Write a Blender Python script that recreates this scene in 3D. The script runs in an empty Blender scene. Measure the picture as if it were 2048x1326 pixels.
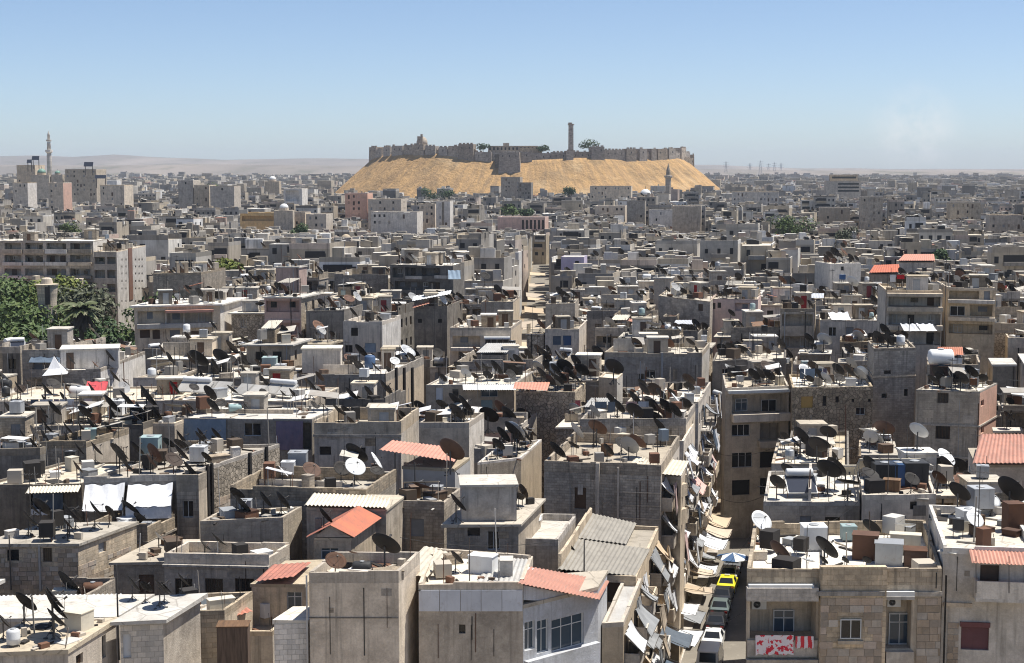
import bpy, math, random
from mathutils import Vector, Matrix, noise
RNG = random.Random(7)
R = math.radians
SC = bpy.context.scene
COL = SC.collection
# ------------------------------------------------------------------ camera, sky, sun, exposure
W, H = 2048.0, 1326.0
FPX = 3151.0
CAMZ = 40.0
HORIZON = 335.0
PITCH = math.atan((H / 2 - HORIZON) / FPX)
cam_data = bpy.data.cameras.new('camera')
cam_data.sensor_width = 36.0
cam_data.lens = 36.0 * FPX / W
cam_data.clip_start = 1.0
cam_data.clip_end = 60000.0
cam = bpy.data.objects.new('camera', cam_data)
COL.objects.link(cam)
cam.location = (0, 0, CAMZ)
cam.rotation_euler = (math.pi / 2 - PITCH, 0, 0)
SC.camera = cam

SUN_EL, SUN_AZ = 68.0, 76.0          # azimuth clockwise from the view direction (+Y)
sd = Vector((math.sin(R(SUN_AZ)) * math.cos(R(SUN_EL)), math.cos(R(SUN_AZ)) * math.cos(R(SUN_EL)), math.sin(R(SUN_EL))))
world = bpy.data.worlds.new('World')
SC.world = world
world.use_nodes = True
wn, wl = world.node_tree.nodes, world.node_tree.links
wn.clear()
w_out = wn.new('ShaderNodeOutputWorld')
w_bg = wn.new('ShaderNodeBackground')
w_sky = wn.new('ShaderNodeTexSky')
w_sky.sky_type = 'NISHITA'
w_sky.sun_disc = False
w_sky.sun_elevation = R(SUN_EL)
w_sky.sun_rotation = R(SUN_AZ)
w_sky.altitude = 300.0
w_sky.air_density = 0.6
w_sky.dust_density = 0.7
w_sky.ozone_density = 2.1
w_bg.inputs['Strength'].default_value = 0.101
wl.new(w_bg.outputs[0], w_out.inputs[0])
# a faint puff of smoke low in the sky
w_tc = wn.new('ShaderNodeTexCoord')
w_nz = wn.new('ShaderNodeTexNoise'); w_nz.inputs['Scale'].default_value = 55.0; w_nz.inputs['Detail'].default_value = 6.0; w_nz.inputs['Roughness'].default_value = 0.6
wl.new(w_tc.outputs['Generated'], w_nz.inputs['Vector'])
w_d = wn.new('ShaderNodeVectorMath'); w_d.operation = 'DISTANCE'
_sm = (FWD_ := Vector((0, math.cos(PITCH), -math.sin(PITCH)))) + Vector((1, 0, 0)) * ((1830 - W / 2) / FPX) + Vector((0, math.sin(PITCH), math.cos(PITCH))) * (-(262 - H / 2) / FPX)
w_d.inputs[1].default_value = _sm.normalized()
wl.new(w_tc.outputs['Generated'], w_d.inputs[0])
w_r = wn.new('ShaderNodeMapRange'); w_r.inputs[1].default_value = 0.0; w_r.inputs[2].default_value = 0.035; w_r.inputs[3].default_value = 1.0; w_r.inputs[4].default_value = 0.0; w_r.interpolation_type = 'SMOOTHSTEP'
wl.new(w_d.outputs['Value'], w_r.inputs[0])
w_n2 = wn.new('ShaderNodeMapRange'); w_n2.inputs[1].default_value = 0.36; w_n2.inputs[2].default_value = 0.75
wl.new(w_nz.outputs[0], w_n2.inputs[0])
w_m = wn.new('ShaderNodeMath'); w_m.operation = 'MULTIPLY'
wl.new(w_r.outputs[0], w_m.inputs[0]); wl.new(w_n2.outputs[0], w_m.inputs[1])
w_m2 = wn.new('ShaderNodeMath'); w_m2.operation = 'MULTIPLY'; w_m2.inputs[1].default_value = 0.75
wl.new(w_m.outputs[0], w_m2.inputs[0])
w_mx = wn.new('ShaderNodeMix'); w_mx.data_type = 'RGBA'
wl.new(w_m2.outputs[0], w_mx.inputs[0]); wl.new(w_sky.outputs[0], w_mx.inputs[6]); w_mx.inputs[7].default_value = (6.9, 6.8, 6.7, 1)
wl.new(w_mx.outputs[2], w_bg.inputs[0])
sun_data = bpy.data.lights.new('sun', 'SUN')
sun_data.energy = 5.0
sun_data.angle = R(0.5)
sun_data.color = (1.0, 0.955, 0.88)
sun = bpy.data.objects.new('sun', sun_data)
COL.objects.link(sun)
sun.location = (0, 0, 200)
sun.rotation_euler = sd.to_track_quat('Z', 'Y').to_euler()
SC.view_settings.view_transform = 'Standard'
SC.view_settings.look = 'None'
SC.view_settings.gamma = 1.0
SC.view_settings.exposure = 0.5
SC.render.engine = 'CYCLES'
SC.cycles.use_denoising = True
SC.cycles.filter_width = 1.1
SC.cycles.sample_clamp_indirect = 4.0
SC.cycles.max_bounces = 6
SC.cycles.diffuse_bounces = 4
SC.cycles.glossy_bounces = 2
SC.cycles.transmission_bounces = 2
SC.cycles.volume_bounces = 0
SC.cycles.caustics_reflective = False
SC.cycles.caustics_refractive = False

FWD = Vector((0, math.cos(PITCH), -math.sin(PITCH)))
UP = Vector((0, math.sin(PITCH), math.cos(PITCH)))
CAM = Vector((0, 0, CAMZ))


def ray(px, py):
    return FWD + Vector((1, 0, 0)) * ((px - W / 2) / FPX) + UP * (-(py - H / 2) / FPX)


def at_z(px, py, z):
    d = ray(px, py)
    return CAM + d * ((z - CAMZ) / d.z)


def at_y(px, py, Y):
    d = ray(px, py)
    return CAM + d * (Y / d.y)


def proj(p):
    v = Vector(p) - CAM
    k = v.dot(FWD)
    return (W / 2 + FPX * v.x / k, H / 2 - FPX * v.dot(UP) / k)


# ------------------------------------------------------------------ materials
MAT = {}


class NG:
    def __init__(s, name):
        s.m = bpy.data.materials.new(name)
        s.m.use_nodes = True
        s.t = s.m.node_tree
        s.t.nodes.clear()
        s.out = s.n('ShaderNodeOutputMaterial')
        s.b = s.n('ShaderNodeBsdfPrincipled')
        s.l(s.b.outputs[0], s.out.inputs[0])
        s.b.inputs['Roughness'].default_value = 0.9
        s.b.inputs['Specular IOR Level'].default_value = 0.25
        MAT[name] = s.m

    def n(s, t, **k):
        o = s.t.nodes.new(t)
        for a, v in k.items():
            setattr(o, a, v)
        return o

    def l(s, a, b):
        s.t.links.new(a, b)

    def math(s, op, a, b=None, clamp=False):
        o = s.n('ShaderNodeMath', operation=op, use_clamp=clamp)
        for i, v in enumerate((a, b)):
            if v is None:
                continue
            if isinstance(v, (int, float)):
                o.inputs[i].default_value = v
            else:
                s.l(v, o.inputs[i])
        return o.outputs[0]

    def mix(s, f, a, b, mode='MIX'):
        o = s.n('ShaderNodeMix', data_type='RGBA', blend_type=mode)
        for i, v in ((0, f), (6, a), (7, b)):
            if isinstance(v, (int, float)):
                o.inputs[i].default_value = v
            elif isinstance(v, tuple):
                o.inputs[i].default_value = (*v[:3], 1)
            else:
                s.l(v, o.inputs[i])
        return o.outputs[2]

    def uv(s, sx=1, sy=1, rnd=True):
        u = s.n('ShaderNodeUVMap').outputs[0]
        m = s.n('ShaderNodeMapping')
        m.inputs['Scale'].default_value = (sx, sy, 1)
        s.l(u, m.inputs[0])
        if rnd:
            oi = s.n('ShaderNodeObjectInfo')
            a = s.math('MULTIPLY', oi.outputs['Random'], 37.0)
            c = s.n('ShaderNodeCombineXYZ')
            s.l(a, c.inputs[0]); s.l(a, c.inputs[1]); s.l(a, c.inputs[2])
            s.l(c.outputs[0], m.inputs['Location'])
        return m.outputs[0]

    def noise(s, vec, scale, detail=4, rough=0.6, lo=0.35, hi=0.7):
        o = s.n('ShaderNodeTexNoise')
        o.inputs['Scale'].default_value = scale
        o.inputs['Detail'].default_value = detail
        o.inputs['Roughness'].default_value = rough
        s.l(vec, o.inputs['Vector'])
        r = s.n('ShaderNodeMapRange')
        r.inputs[1].default_value = lo
        r.inputs[2].default_value = hi
        s.l(o.outputs[0], r.inputs[0])
        return r.outputs[0]

    def rnd_value(s, col, lo=0.8, hi=1.15, sat=0.25):
        oi = s.n('ShaderNodeObjectInfo')
        r = s.n('ShaderNodeMapRange')
        r.inputs[3].default_value = lo
        r.inputs[4].default_value = hi
        s.l(oi.outputs['Random'], r.inputs[0])
        h = s.n('ShaderNodeHueSaturation')
        s.l(r.outputs[0], h.inputs['Value'])
        k = s.math('FRACT', s.math('MULTIPLY', oi.outputs['Random'], 17.3))
        k2 = s.math('ADD', s.math('MULTIPLY', k, 2 * sat), 1 - sat)
        s.l(k2, h.inputs['Saturation'])
        s.l(col, h.inputs['Color'])
        return h.outputs[0]

    def bump(s, h, strength=0.4, dist=0.02):
        b = s.n('ShaderNodeBump')
        b.inputs['Strength'].default_value = strength
        b.inputs['Distance'].default_value = dist
        s.l(h, b.inputs['Height'])
        s.l(b.outputs[0], s.b.inputs['Normal'])

    def base(s, c):
        if isinstance(c, tuple):
            s.b.inputs['Base Color'].default_value = (*c[:3], 1)
        else:
            s.l(c, s.b.inputs['Base Color'])


def wall_mat(name, c1, c2, dirt=(0.085, 0.078, 0.068), dirt_amt=0.72, brick=None, mortar=None, bmix=0.85, rubble=False, vlo=0.8, vhi=1.22, sat=0.3):
    k_ = 1.0 if 'stone_tint' in name or 'castle' in name else 1.08 if max(c1) > .56 else 1.36
    ds_ = .2 if max(c1) - min(c1) < .22 else .05
    c1, c2 = [tuple(min(.82, (v + (sum(c) / 3 - v) * ds_) * k_ * (1.05, 1.0, .95)[i]) for i, v in enumerate(c)) for c in (c1, c2)]
    g = NG(name)
    u = g.uv()
    col = g.mix(g.noise(u, 0.7, 7, 0.75, 0.36, 0.62), c1, c2)
    fine = g.noise(u, 9, 4, 0.7, 0.3, 0.75)
    h = fine
    if brick:
        bw, bh, ms = brick
        bt = g.n('ShaderNodeTexBrick')
        bt.offset = 0.5
        bt.inputs['Scale'].default_value = 1
        bt.inputs['Brick Width'].default_value = bw
        bt.inputs['Row Height'].default_value = bh
        bt.inputs['Mortar Size'].default_value = ms
        bt.inputs['Color1'].default_value = (0.72, 0.72, 0.72, 1)
        bt.inputs['Color2'].default_value = (1.15, 1.12, 1.08, 1)
        bt.inputs['Mortar'].default_value = (*(mortar or (0.8, 0.78, 0.75)), 1)
        g.l(u, bt.inputs['Vector'])
        col = g.mix(bmix, col, bt.outputs[0], 'MULTIPLY')
        h = g.math('SUBTRACT', fine, bt.outputs['Fac'])
    if rubble:
        v = g.n('ShaderNodeTexVoronoi', feature='F1')
        v.inputs['Scale'].default_value = 2.6
        g.l(u, v.inputs['Vector'])
        ve = g.n('ShaderNodeTexVoronoi', feature='DISTANCE_TO_EDGE')
        ve.inputs['Scale'].default_value = 2.6
        g.l(u, ve.inputs['Vector'])
        bw = g.n('ShaderNodeRGBToBW')
        g.l(v.outputs['Color'], bw.inputs[0])
        k = g.math('ADD', g.math('MULTIPLY', bw.outputs[0], 0.8), 0.5)
        cc = g.n('ShaderNodeCombineXYZ')
        for i in range(3):
            g.l(k, cc.inputs[i])
        col = g.mix(0.9, col, cc.outputs[0], 'MULTIPLY')
        e = g.math('MULTIPLY', ve.outputs['Distance'], 9.0, clamp=True)
        col = g.mix(e, (0.16, 0.135, 0.1), col)
        h = g.math('ADD', fine, e)
    col = g.mix(g.math('MULTIPLY', fine, 0.35), col, (0.62, 0.58, 0.5), 'MULTIPLY')
    us = g.uv(2.6, 0.13)
    st = g.noise(us, 1.0, 6, 0.68, 0.47, 0.72)
    blot = g.noise(u, 0.42, 8, 0.78, 0.46, 0.66)
    dm = g.math('MULTIPLY', g.math('MAXIMUM', st, g.math('MULTIPLY', blot, 0.75)), dirt_amt, clamp=True)
    col = g.mix(dm, col, dirt)
    g.base(g.rnd_value(col, vlo, vhi, sat))
    g.bump(h, 0.5, 0.03)
    return g.m


wall_mat('plaster_grey', (0.5, 0.455, 0.385), (0.35, 0.312, 0.26), dirt_amt=.62)
wall_mat('plaster_beige', (0.52, 0.46, 0.365), (0.38, 0.33, 0.26), dirt_amt=.62)
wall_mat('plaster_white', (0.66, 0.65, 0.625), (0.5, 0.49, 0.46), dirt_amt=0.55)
wall_mat('plaster_blue', (0.45, 0.50, 0.58), (0.4, 0.43, 0.47), dirt_amt=0.5, sat=0.05)
wall_mat('plaster_pink', (0.6, 0.42, 0.36), (0.5, 0.36, 0.31), dirt_amt=0.45)
wall_mat('plaster_cream', (0.6, 0.53, 0.42), (0.48, 0.42, 0.34), dirt_amt=0.5)
wall_mat('plaster_yellow', (0.66, 0.46, 0.2), (0.55, 0.4, 0.2), dirt_amt=0.4, sat=0.05)
wall_mat('plaster_lilac', (0.46, 0.42, 0.6), (0.38, 0.35, 0.5), dirt_amt=0.25, sat=0.05)
wall_mat('concrete', (0.41, 0.385, 0.34), (0.28, 0.259, 0.227), dirt_amt=0.7, brick=(0.42, 0.21, 0.012), bmix=0.5)
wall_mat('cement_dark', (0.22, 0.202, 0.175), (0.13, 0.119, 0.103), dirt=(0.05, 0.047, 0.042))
wall_mat('block_wall', (0.38, 0.34, 0.278), (0.26, 0.23, 0.187), brick=(0.42, 0.21, 0.012), mortar=(0.55, 0.52, 0.48))
wall_mat('ashlar', (0.46, 0.408, 0.325), (0.35, 0.308, 0.245), brick=(0.62, 0.3, 0.012), mortar=(0.6, 0.55, 0.5))
wall_mat('rubble_stone', (0.5, 0.435, 0.335), (0.37, 0.322, 0.25), rubble=True, dirt_amt=0.5)
wall_mat('castle_stone', (0.5, 0.45, 0.39), (0.34, 0.305, 0.265), brick=(2.4, 1.1, 0.05), dirt_amt=0.6)
wall_mat('tile_white', (0.68, 0.68, 0.66), (0.6, 0.6, 0.58), brick=(0.45, 0.3, 0.012), mortar=(0.5, 0.5, 0.48), dirt_amt=0.3)
for i, (c1, c2) in enumerate((((0.5, 0.41, 0.31), (0.41, 0.335, 0.255)), ((0.58, 0.47, 0.37), (0.47, 0.385, 0.31)), ((0.41, 0.34, 0.26), (0.33, 0.28, 0.22)), ((0.55, 0.5, 0.43), (0.46, 0.42, 0.36)))):
    wall_mat('stone_tint_%d' % i, c1, c2, dirt_amt=0.3, vlo=0.85, vhi=1.1, sat=0.15)


def roof_mat(name, c1, c2, c3):
    g = NG(name)
    u = g.uv()
    col = g.mix(g.noise(u, 0.4, 6, 0.7, 0.38, 0.66), c1, c2)
    col = g.mix(g.math('MULTIPLY', g.noise(u, 0.9, 6, 0.75, 0.52, 0.72), 0.7), col, c3)
    ud = g.uv(0.5, 0.5)
    w = g.n('ShaderNodeTexVoronoi', feature='DISTANCE_TO_EDGE')
    w.inputs['Scale'].default_value = 0.7
    g.l(ud, w.inputs['Vector'])
    e = g.math('LESS_THAN', w.outputs['Distance'], 0.012)
    col = g.mix(g.math('MULTIPLY', e, 0.5), col, c3)
    g.base(g.rnd_value(col, 0.72, 1.12, 0.3))
    g.bump(g.noise(u, 6, 5, 0.7), 0.4, 0.03)


roof_mat('roof_pale', (0.58, 0.525, 0.44), (0.45, 0.4, 0.32), (0.19, 0.165, 0.13))
roof_mat('roof_white', (0.68, 0.64, 0.565), (0.55, 0.505, 0.43), (0.27, 0.235, 0.19))
roof_mat('roof_dusty', (0.48, 0.42, 0.33), (0.38, 0.33, 0.26), (0.15, 0.13, 0.1))


def sheet_mat(name, c1, c2, rust=(0.2, 0.1, 0.06), amt=0.5, metal=0.0, rough=0.6, vlo=0.85, vhi=1.1):
    g = NG(name)
    u = g.uv()
    col = g.mix(g.noise(u, 0.9, 4, 0.6), c1, c2)
    st = g.noise(g.uv(3.0, 0.3), 1.0, 5, 0.65, 0.55, 0.8)
    sp = g.noise(u, 2.2, 6, 0.75, 0.56, 0.74)
    col = g.mix(g.math('MULTIPLY', g.math('MAXIMUM', st, sp), amt), col, rust)
    g.base(g.rnd_value(col, vlo, vhi, 0.15))
    g.b.inputs['Metallic'].default_value = metal
    g.b.inputs['Roughness'].default_value = rough
    g.bump(g.noise(u, 5, 3), 0.15, 0.02)


sheet_mat('tin_red', (0.5, 0.185, 0.12), (0.34, 0.14, 0.1), (0.2, 0.115, 0.08), 0.95)
sheet_mat('tin_red_faded', (0.55, 0.255, 0.175), (0.4, 0.19, 0.135), (0.34, 0.26, 0.2), 0.95)
sheet_mat('tin_cream', (0.62, 0.57, 0.46), (0.52, 0.47, 0.38), (0.3, 0.22, 0.14), 0.5)
sheet_mat('tin_grey', (0.42, 0.41, 0.39), (0.33, 0.32, 0.3), (0.2, 0.15, 0.11), 0.5)
sheet_mat('asbestos', (0.34, 0.315, 0.27), (0.27, 0.25, 0.215), (0.14, 0.12, 0.1), 0.6)
sheet_mat('panel_white', (0.56, 0.58, 0.62), (0.47, 0.49, 0.53), (0.22, 0.19, 0.16), 0.45)
sheet_mat('metal_rust', (0.14, 0.078, 0.052), (0.095, 0.056, 0.04), (0.06, 0.035, 0.025), 0.6, 0.2, 0.75, 0.5, 1.5)
sheet_mat('metal_dark', (0.03, 0.027, 0.025), (0.022, 0.02, 0.019), (0.06, 0.034, 0.024), 0.5, 0.0, 0.75, 0.5, 1.4)
sheet_mat('metal_grey', (0.42, 0.43, 0.44), (0.34, 0.35, 0.355), (0.2, 0.14, 0.1), 0.4, 0.35, 0.5)
sheet_mat('metal_pale', (0.62, 0.63, 0.63), (0.55, 0.56, 0.56), (0.3, 0.22, 0.17), 0.3, 0.1, 0.5)
sheet_mat('pole_metal', (0.11, 0.105, 0.1), (0.075, 0.07, 0.065), (0.12, 0.07, 0.045), 0.5, 0.2, 0.6)
sheet_mat('tank_white', (0.75, 0.76, 0.76), (0.68, 0.68, 0.67), (0.4, 0.33, 0.26), 0.3)
sheet_mat('tank_teal', (0.33, 0.43, 0.43), (0.27, 0.36, 0.36), (0.25, 0.2, 0.15), 0.35)
sheet_mat('tank_black', (0.03, 0.03, 0.032), (0.045, 0.045, 0.045), (0.1, 0.09, 0.08), 0.4)
sheet_mat('tank_blue', (0.05, 0.1, 0.22), (0.06, 0.11, 0.2), (0.1, 0.1, 0.12), 0.3)
sheet_mat('tank_red', (0.55, 0.05, 0.05), (0.45, 0.05, 0.045), (0.3, 0.1, 0.08), 0.3)
sheet_mat('frame_white', (0.66, 0.66, 0.64), (0.56, 0.56, 0.54), (0.3, 0.26, 0.2), 0.3)
sheet_mat('frame_brown', (0.12, 0.075, 0.05), (0.09, 0.06, 0.042), (0.05, 0.04, 0.03), 0.4)
sheet_mat('shutter_grey', (0.26, 0.27, 0.28), (0.2, 0.21, 0.22), (0.12, 0.1, 0.08), 0.5)
sheet_mat('shutter_maroon', (0.16, 0.065, 0.065), (0.13, 0.055, 0.055), (0.07, 0.04, 0.03), 0.4)
sheet_mat('door_yellow', (0.5, 0.3, 0.06), (0.42, 0.26, 0.06), (0.2, 0.12, 0.05), 0.4)
sheet_mat('door_red', (0.3, 0.03, 0.035), (0.24, 0.03, 0.03), (0.1, 0.04, 0.03), 0.4)


def cloth_mat(name, c1, c2, rough=0.9):
    g = NG(name)
    u = g.uv()
    col = g.mix(g.noise(u, 1.3, 5, 0.6), c1, c2)
    g.base(g.rnd_value(col, 0.8, 1.1, 0.2))
    g.b.inputs['Roughness'].default_value = rough
    g.bump(g.noise(g.uv(1, 0.4), 3, 4), 0.5, 0.05)


cloth_mat('cloth_white', (0.7, 0.71, 0.73), (0.58, 0.59, 0.61))
cloth_mat('cloth_tan', (0.52, 0.42, 0.31), (0.45, 0.37, 0.28))
cloth_mat('cloth_grey', (0.33, 0.34, 0.35), (0.25, 0.26, 0.27))
cloth_mat('cloth_pink', (0.62, 0.42, 0.38), (0.55, 0.38, 0.35))
cloth_mat('cloth_blue', (0.26, 0.33, 0.41), (0.2, 0.27, 0.34))
cloth_mat('cloth_slate', (0.12, 0.15, 0.19), (0.09, 0.115, 0.15))
cloth_mat('cloth_purple', (0.22, 0.18, 0.23), (0.16, 0.15, 0.21))
cloth_mat('cloth_red', (0.6, 0.06, 0.07), (0.5, 0.05, 0.06))
cloth_mat('cloth_orange', (0.62, 0.2, 0.11), (0.55, 0.17, 0.1))
cloth_mat('cloth_yellow', (0.7, 0.6, 0.2), (0.6, 0.5, 0.2))


def simple(name, c, rough=0.8, metal=0.0, spec=0.25):
    g = NG(name)
    g.base(c)
    g.b.inputs['Roughness'].default_value = rough
    g.b.inputs['Metallic'].default_value = metal
    g.b.inputs['Specular IOR Level'].default_value = spec


simple('glass_dark', (0.016, 0.018, 0.021), 0.12, 0, 0.5)
simple('glass_blue', (0.05, 0.075, 0.1), 0.1, 0, 0.5)
simple('collector', (0.03, 0.035, 0.05), 0.15, 0, 0.5)
simple('rubber', (0.02, 0.02, 0.02), 0.8)
simple('chrome', (0.5, 0.5, 0.5), 0.3, 0.9)
simple('lamp_red', (0.35, 0.02, 0.02), 0.3)
simple('lamp_clear', (0.6, 0.6, 0.58), 0.2)
simple('cable_black', (0.025, 0.025, 0.025), 0.7)
simple('plate', (0.7, 0.7, 0.68), 0.5)
for nm, c in (('white', (0.72, 0.72, 0.7)), ('silver', (0.42, 0.43, 0.44)), ('black', (0.018, 0.018, 0.02)), ('grey', (0.15, 0.155, 0.16)), ('yellow', (0.78, 0.68, 0.03)), ('dark_blue', (0.03, 0.045, 0.08)), ('green_grey', (0.12, 0.15, 0.145))):
    g = NG('paint_' + nm)
    g.base(c)
    g.b.inputs['Roughness'].default_value = 0.35
    g.b.inputs['Specular IOR Level'].default_value = 0.5
    g.b.inputs['Coat Weight'].default_value = 0.3
g = NG('plank_wood')
u = g.uv(1, 1)
g.base(g.rnd_value(g.mix(g.noise(g.uv(8, 0.8), 1.0, 5, 0.6), (0.16, 0.105, 0.07), (0.08, 0.055, 0.04)), 0.7, 1.4))
g = NG('tarmac')
u = g.n('ShaderNodeTexCoord').outputs['Object']
c = g.mix(g.noise(u, 0.15, 6, 0.7), (0.235, 0.21, 0.175), (0.16, 0.145, 0.12))
c = g.mix(g.math('MULTIPLY', g.noise(u, 1.2, 6, 0.75, 0.5, 0.7), 0.5), c, (0.33, 0.3, 0.25))
g.base(c)
g.bump(g.noise(u, 8, 4), 0.3, 0.02)
g = NG('dust_ground')
u = g.n('ShaderNodeTexCoord').outputs['Object']
c = g.mix(g.noise(u, 0.0007, 8, 0.65, 0.42, 0.62), (0.30, 0.235, 0.165), (0.18, 0.165, 0.11))
c = g.mix(g.math('MULTIPLY', g.noise(u, 0.02, 6, 0.7, 0.45, 0.65), 0.6), c, (0.13, 0.12, 0.09))
g.base(c)
g = NG('hill_soil')
u = g.n('ShaderNodeTexCoord').outputs['Object']
mp = g.n('ShaderNodeMapping'); mp.inputs['Scale'].default_value = (1, 0.25, 4); g.l(u, mp.inputs[0])
c = g.mix(g.noise(mp.outputs[0], 0.0016, 7, 0.62, 0.4, 0.62), (0.25, 0.215, 0.185), (0.16, 0.142, 0.125))
c = g.mix(g.math('MULTIPLY', g.noise(mp.outputs[0], 0.008, 5, 0.7, 0.52, 0.66), 0.7), c, (0.1, 0.1, 0.07))
g.base(c)
g = NG('dry_grass')
tc = g.n('ShaderNodeTexCoord').outputs['Object']
sep = g.n('ShaderNodeSeparateXYZ'); g.l(tc, sep.inputs[0])
at = g.math('ARCTAN2', sep.outputs[1], sep.outputs[0])
cb = g.n('ShaderNodeCombineXYZ'); g.l(g.math('MULTIPLY', at, 30.0), cb.inputs[0]); g.l(g.math('MULTIPLY', sep.outputs[2], 0.05), cb.inputs[1])
c = g.mix(g.noise(cb.outputs[0], 1.0, 7, 0.7, 0.4, 0.6), (0.52, 0.325, 0.145), (0.35, 0.228, 0.118))
c = g.mix(g.math('MULTIPLY', g.noise(tc, 0.05, 7, 0.75, 0.5, 0.68), 0.7), c, (0.24, 0.175, 0.1))
c = g.mix(g.math('MULTIPLY', g.noise(tc, 0.02, 6, 0.7, 0.56, 0.7), 0.6), c, (0.56, 0.42, 0.25))
g.base(c)
g.bump(g.noise(tc, 0.12, 7, 0.75), 0.8, 1.5)


def leaf_mat(name, c1, c2, c3):
    g = NG(name)
    geo = g.n('ShaderNodeNewGeometry')
    r = geo.outputs['Random Per Island']
    col = g.mix(r, c1, c2)
    col = g.mix(g.math('GREATER_THAN', g.math('FRACT', g.math('MULTIPLY', r, 7.7)), 0.85), col, c3)
    g.base(col)
    g.b.inputs['Roughness'].default_value = 0.6
    g.b.inputs['Subsurface Weight'].default_value = 0.0


leaf_mat('leaf_green', (0.048, 0.08, 0.024), (0.085, 0.125, 0.036), (0.12, 0.155, 0.05))
leaf_mat('leaf_deep', (0.03, 0.06, 0.022), (0.05, 0.085, 0.028), (0.08, 0.11, 0.035))
leaf_mat('leaf_yellow', (0.1, 0.13, 0.025), (0.15, 0.175, 0.035), (0.2, 0.21, 0.06))
leaf_mat('leaf_grey', (0.075, 0.085, 0.05), (0.11, 0.12, 0.075), (0.05, 0.06, 0.035))
leaf_mat('leaf_palm', (0.07, 0.09, 0.035), (0.11, 0.125, 0.06), (0.17, 0.17, 0.1))
simple('bark', (0.1, 0.08, 0.06))

# palettes for the far town, chosen per building
g = NG('town_walls')
geo = g.n('ShaderNodeNewGeometry')
r = geo.outputs['Random Per Island']
ramp = g.n('ShaderNodeValToRGB')
ramp.color_ramp.interpolation = 'CONSTANT'
pal = [(0, (0.4, 0.35, 0.28)), (.15, (0.48, 0.41, 0.31)), (.3, (0.3, 0.262, 0.21)), (.42, (0.42, 0.38, 0.32)), (.55, (0.53, 0.465, 0.365)), (.66, (0.36, 0.32, 0.265)), (.76, (0.6, 0.565, 0.5)), (.84, (0.22, 0.195, 0.16)), (.9, (0.56, 0.43, 0.33)), (.94, (0.68, 0.66, 0.62)), (.98, (0.46, 0.33, 0.245))]
el = ramp.color_ramp.elements
el[0].position, el[0].color = 0, (*pal[0][1], 1)
el[1].position, el[1].color = pal[1][0], (*pal[1][1], 1)
for p, c in pal[2:]:
    e = el.new(p); e.color = (*[min(.8, (v + (sum(c) / 3 - v) * .35) * 1.04) for v in c], 1)
g.l(r, ramp.inputs[0])
u = g.uv(1, 1, False)
dm = g.math('MAXIMUM', g.noise(g.uv(0.9, 0.07, False), 1.0, 5, 0.65, 0.5, 0.75), g.math('MULTIPLY', g.noise(u, 0.12, 6, 0.7, 0.45, 0.7), 0.7))
g.base(g.mix(g.math('MULTIPLY', dm, 0.85), ramp.outputs[0], (0.1, 0.09, 0.076)))
g = NG('town_roofs')
geo = g.n('ShaderNodeNewGeometry')
r = geo.outputs['Random Per Island']
ramp = g.n('ShaderNodeValToRGB')
ramp.color_ramp.interpolation = 'CONSTANT'
pal = [(0, (0.5, 0.45, 0.37)), (.2, (0.6, 0.55, 0.47)), (.4, (0.4, 0.35, 0.28)), (.55, (0.7, 0.67, 0.62)), (.72, (0.34, 0.3, 0.25)), (.85, (0.55, 0.49, 0.4)), (.93, (0.78, 0.77, 0.75)), (.985, (0.5, 0.2, 0.14))]
el = ramp.color_ramp.elements
el[0].position, el[0].color = 0, (*pal[0][1], 1)
el[1].position, el[1].color = pal[1][0], (*pal[1][1], 1)
for p, c in pal[2:]:
    e = el.new(p); e.color = (*c, 1)
g.l(r, ramp.inputs[0])
u = g.uv(1, 1, False)
g.base(g.mix(g.math('MULTIPLY', g.noise(u, 0.3, 6, 0.7, 0.45, 0.68), 0.6), ramp.outputs[0], (0.2, 0.18, 0.14)))
simple('town_windows_and_shade', (0.03, 0.03, 0.032), 0.3)  # also colours the panels that paint shade into far open storeys
# ------------------------------------------------------------------ mesh and object helpers
import numpy as np


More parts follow.
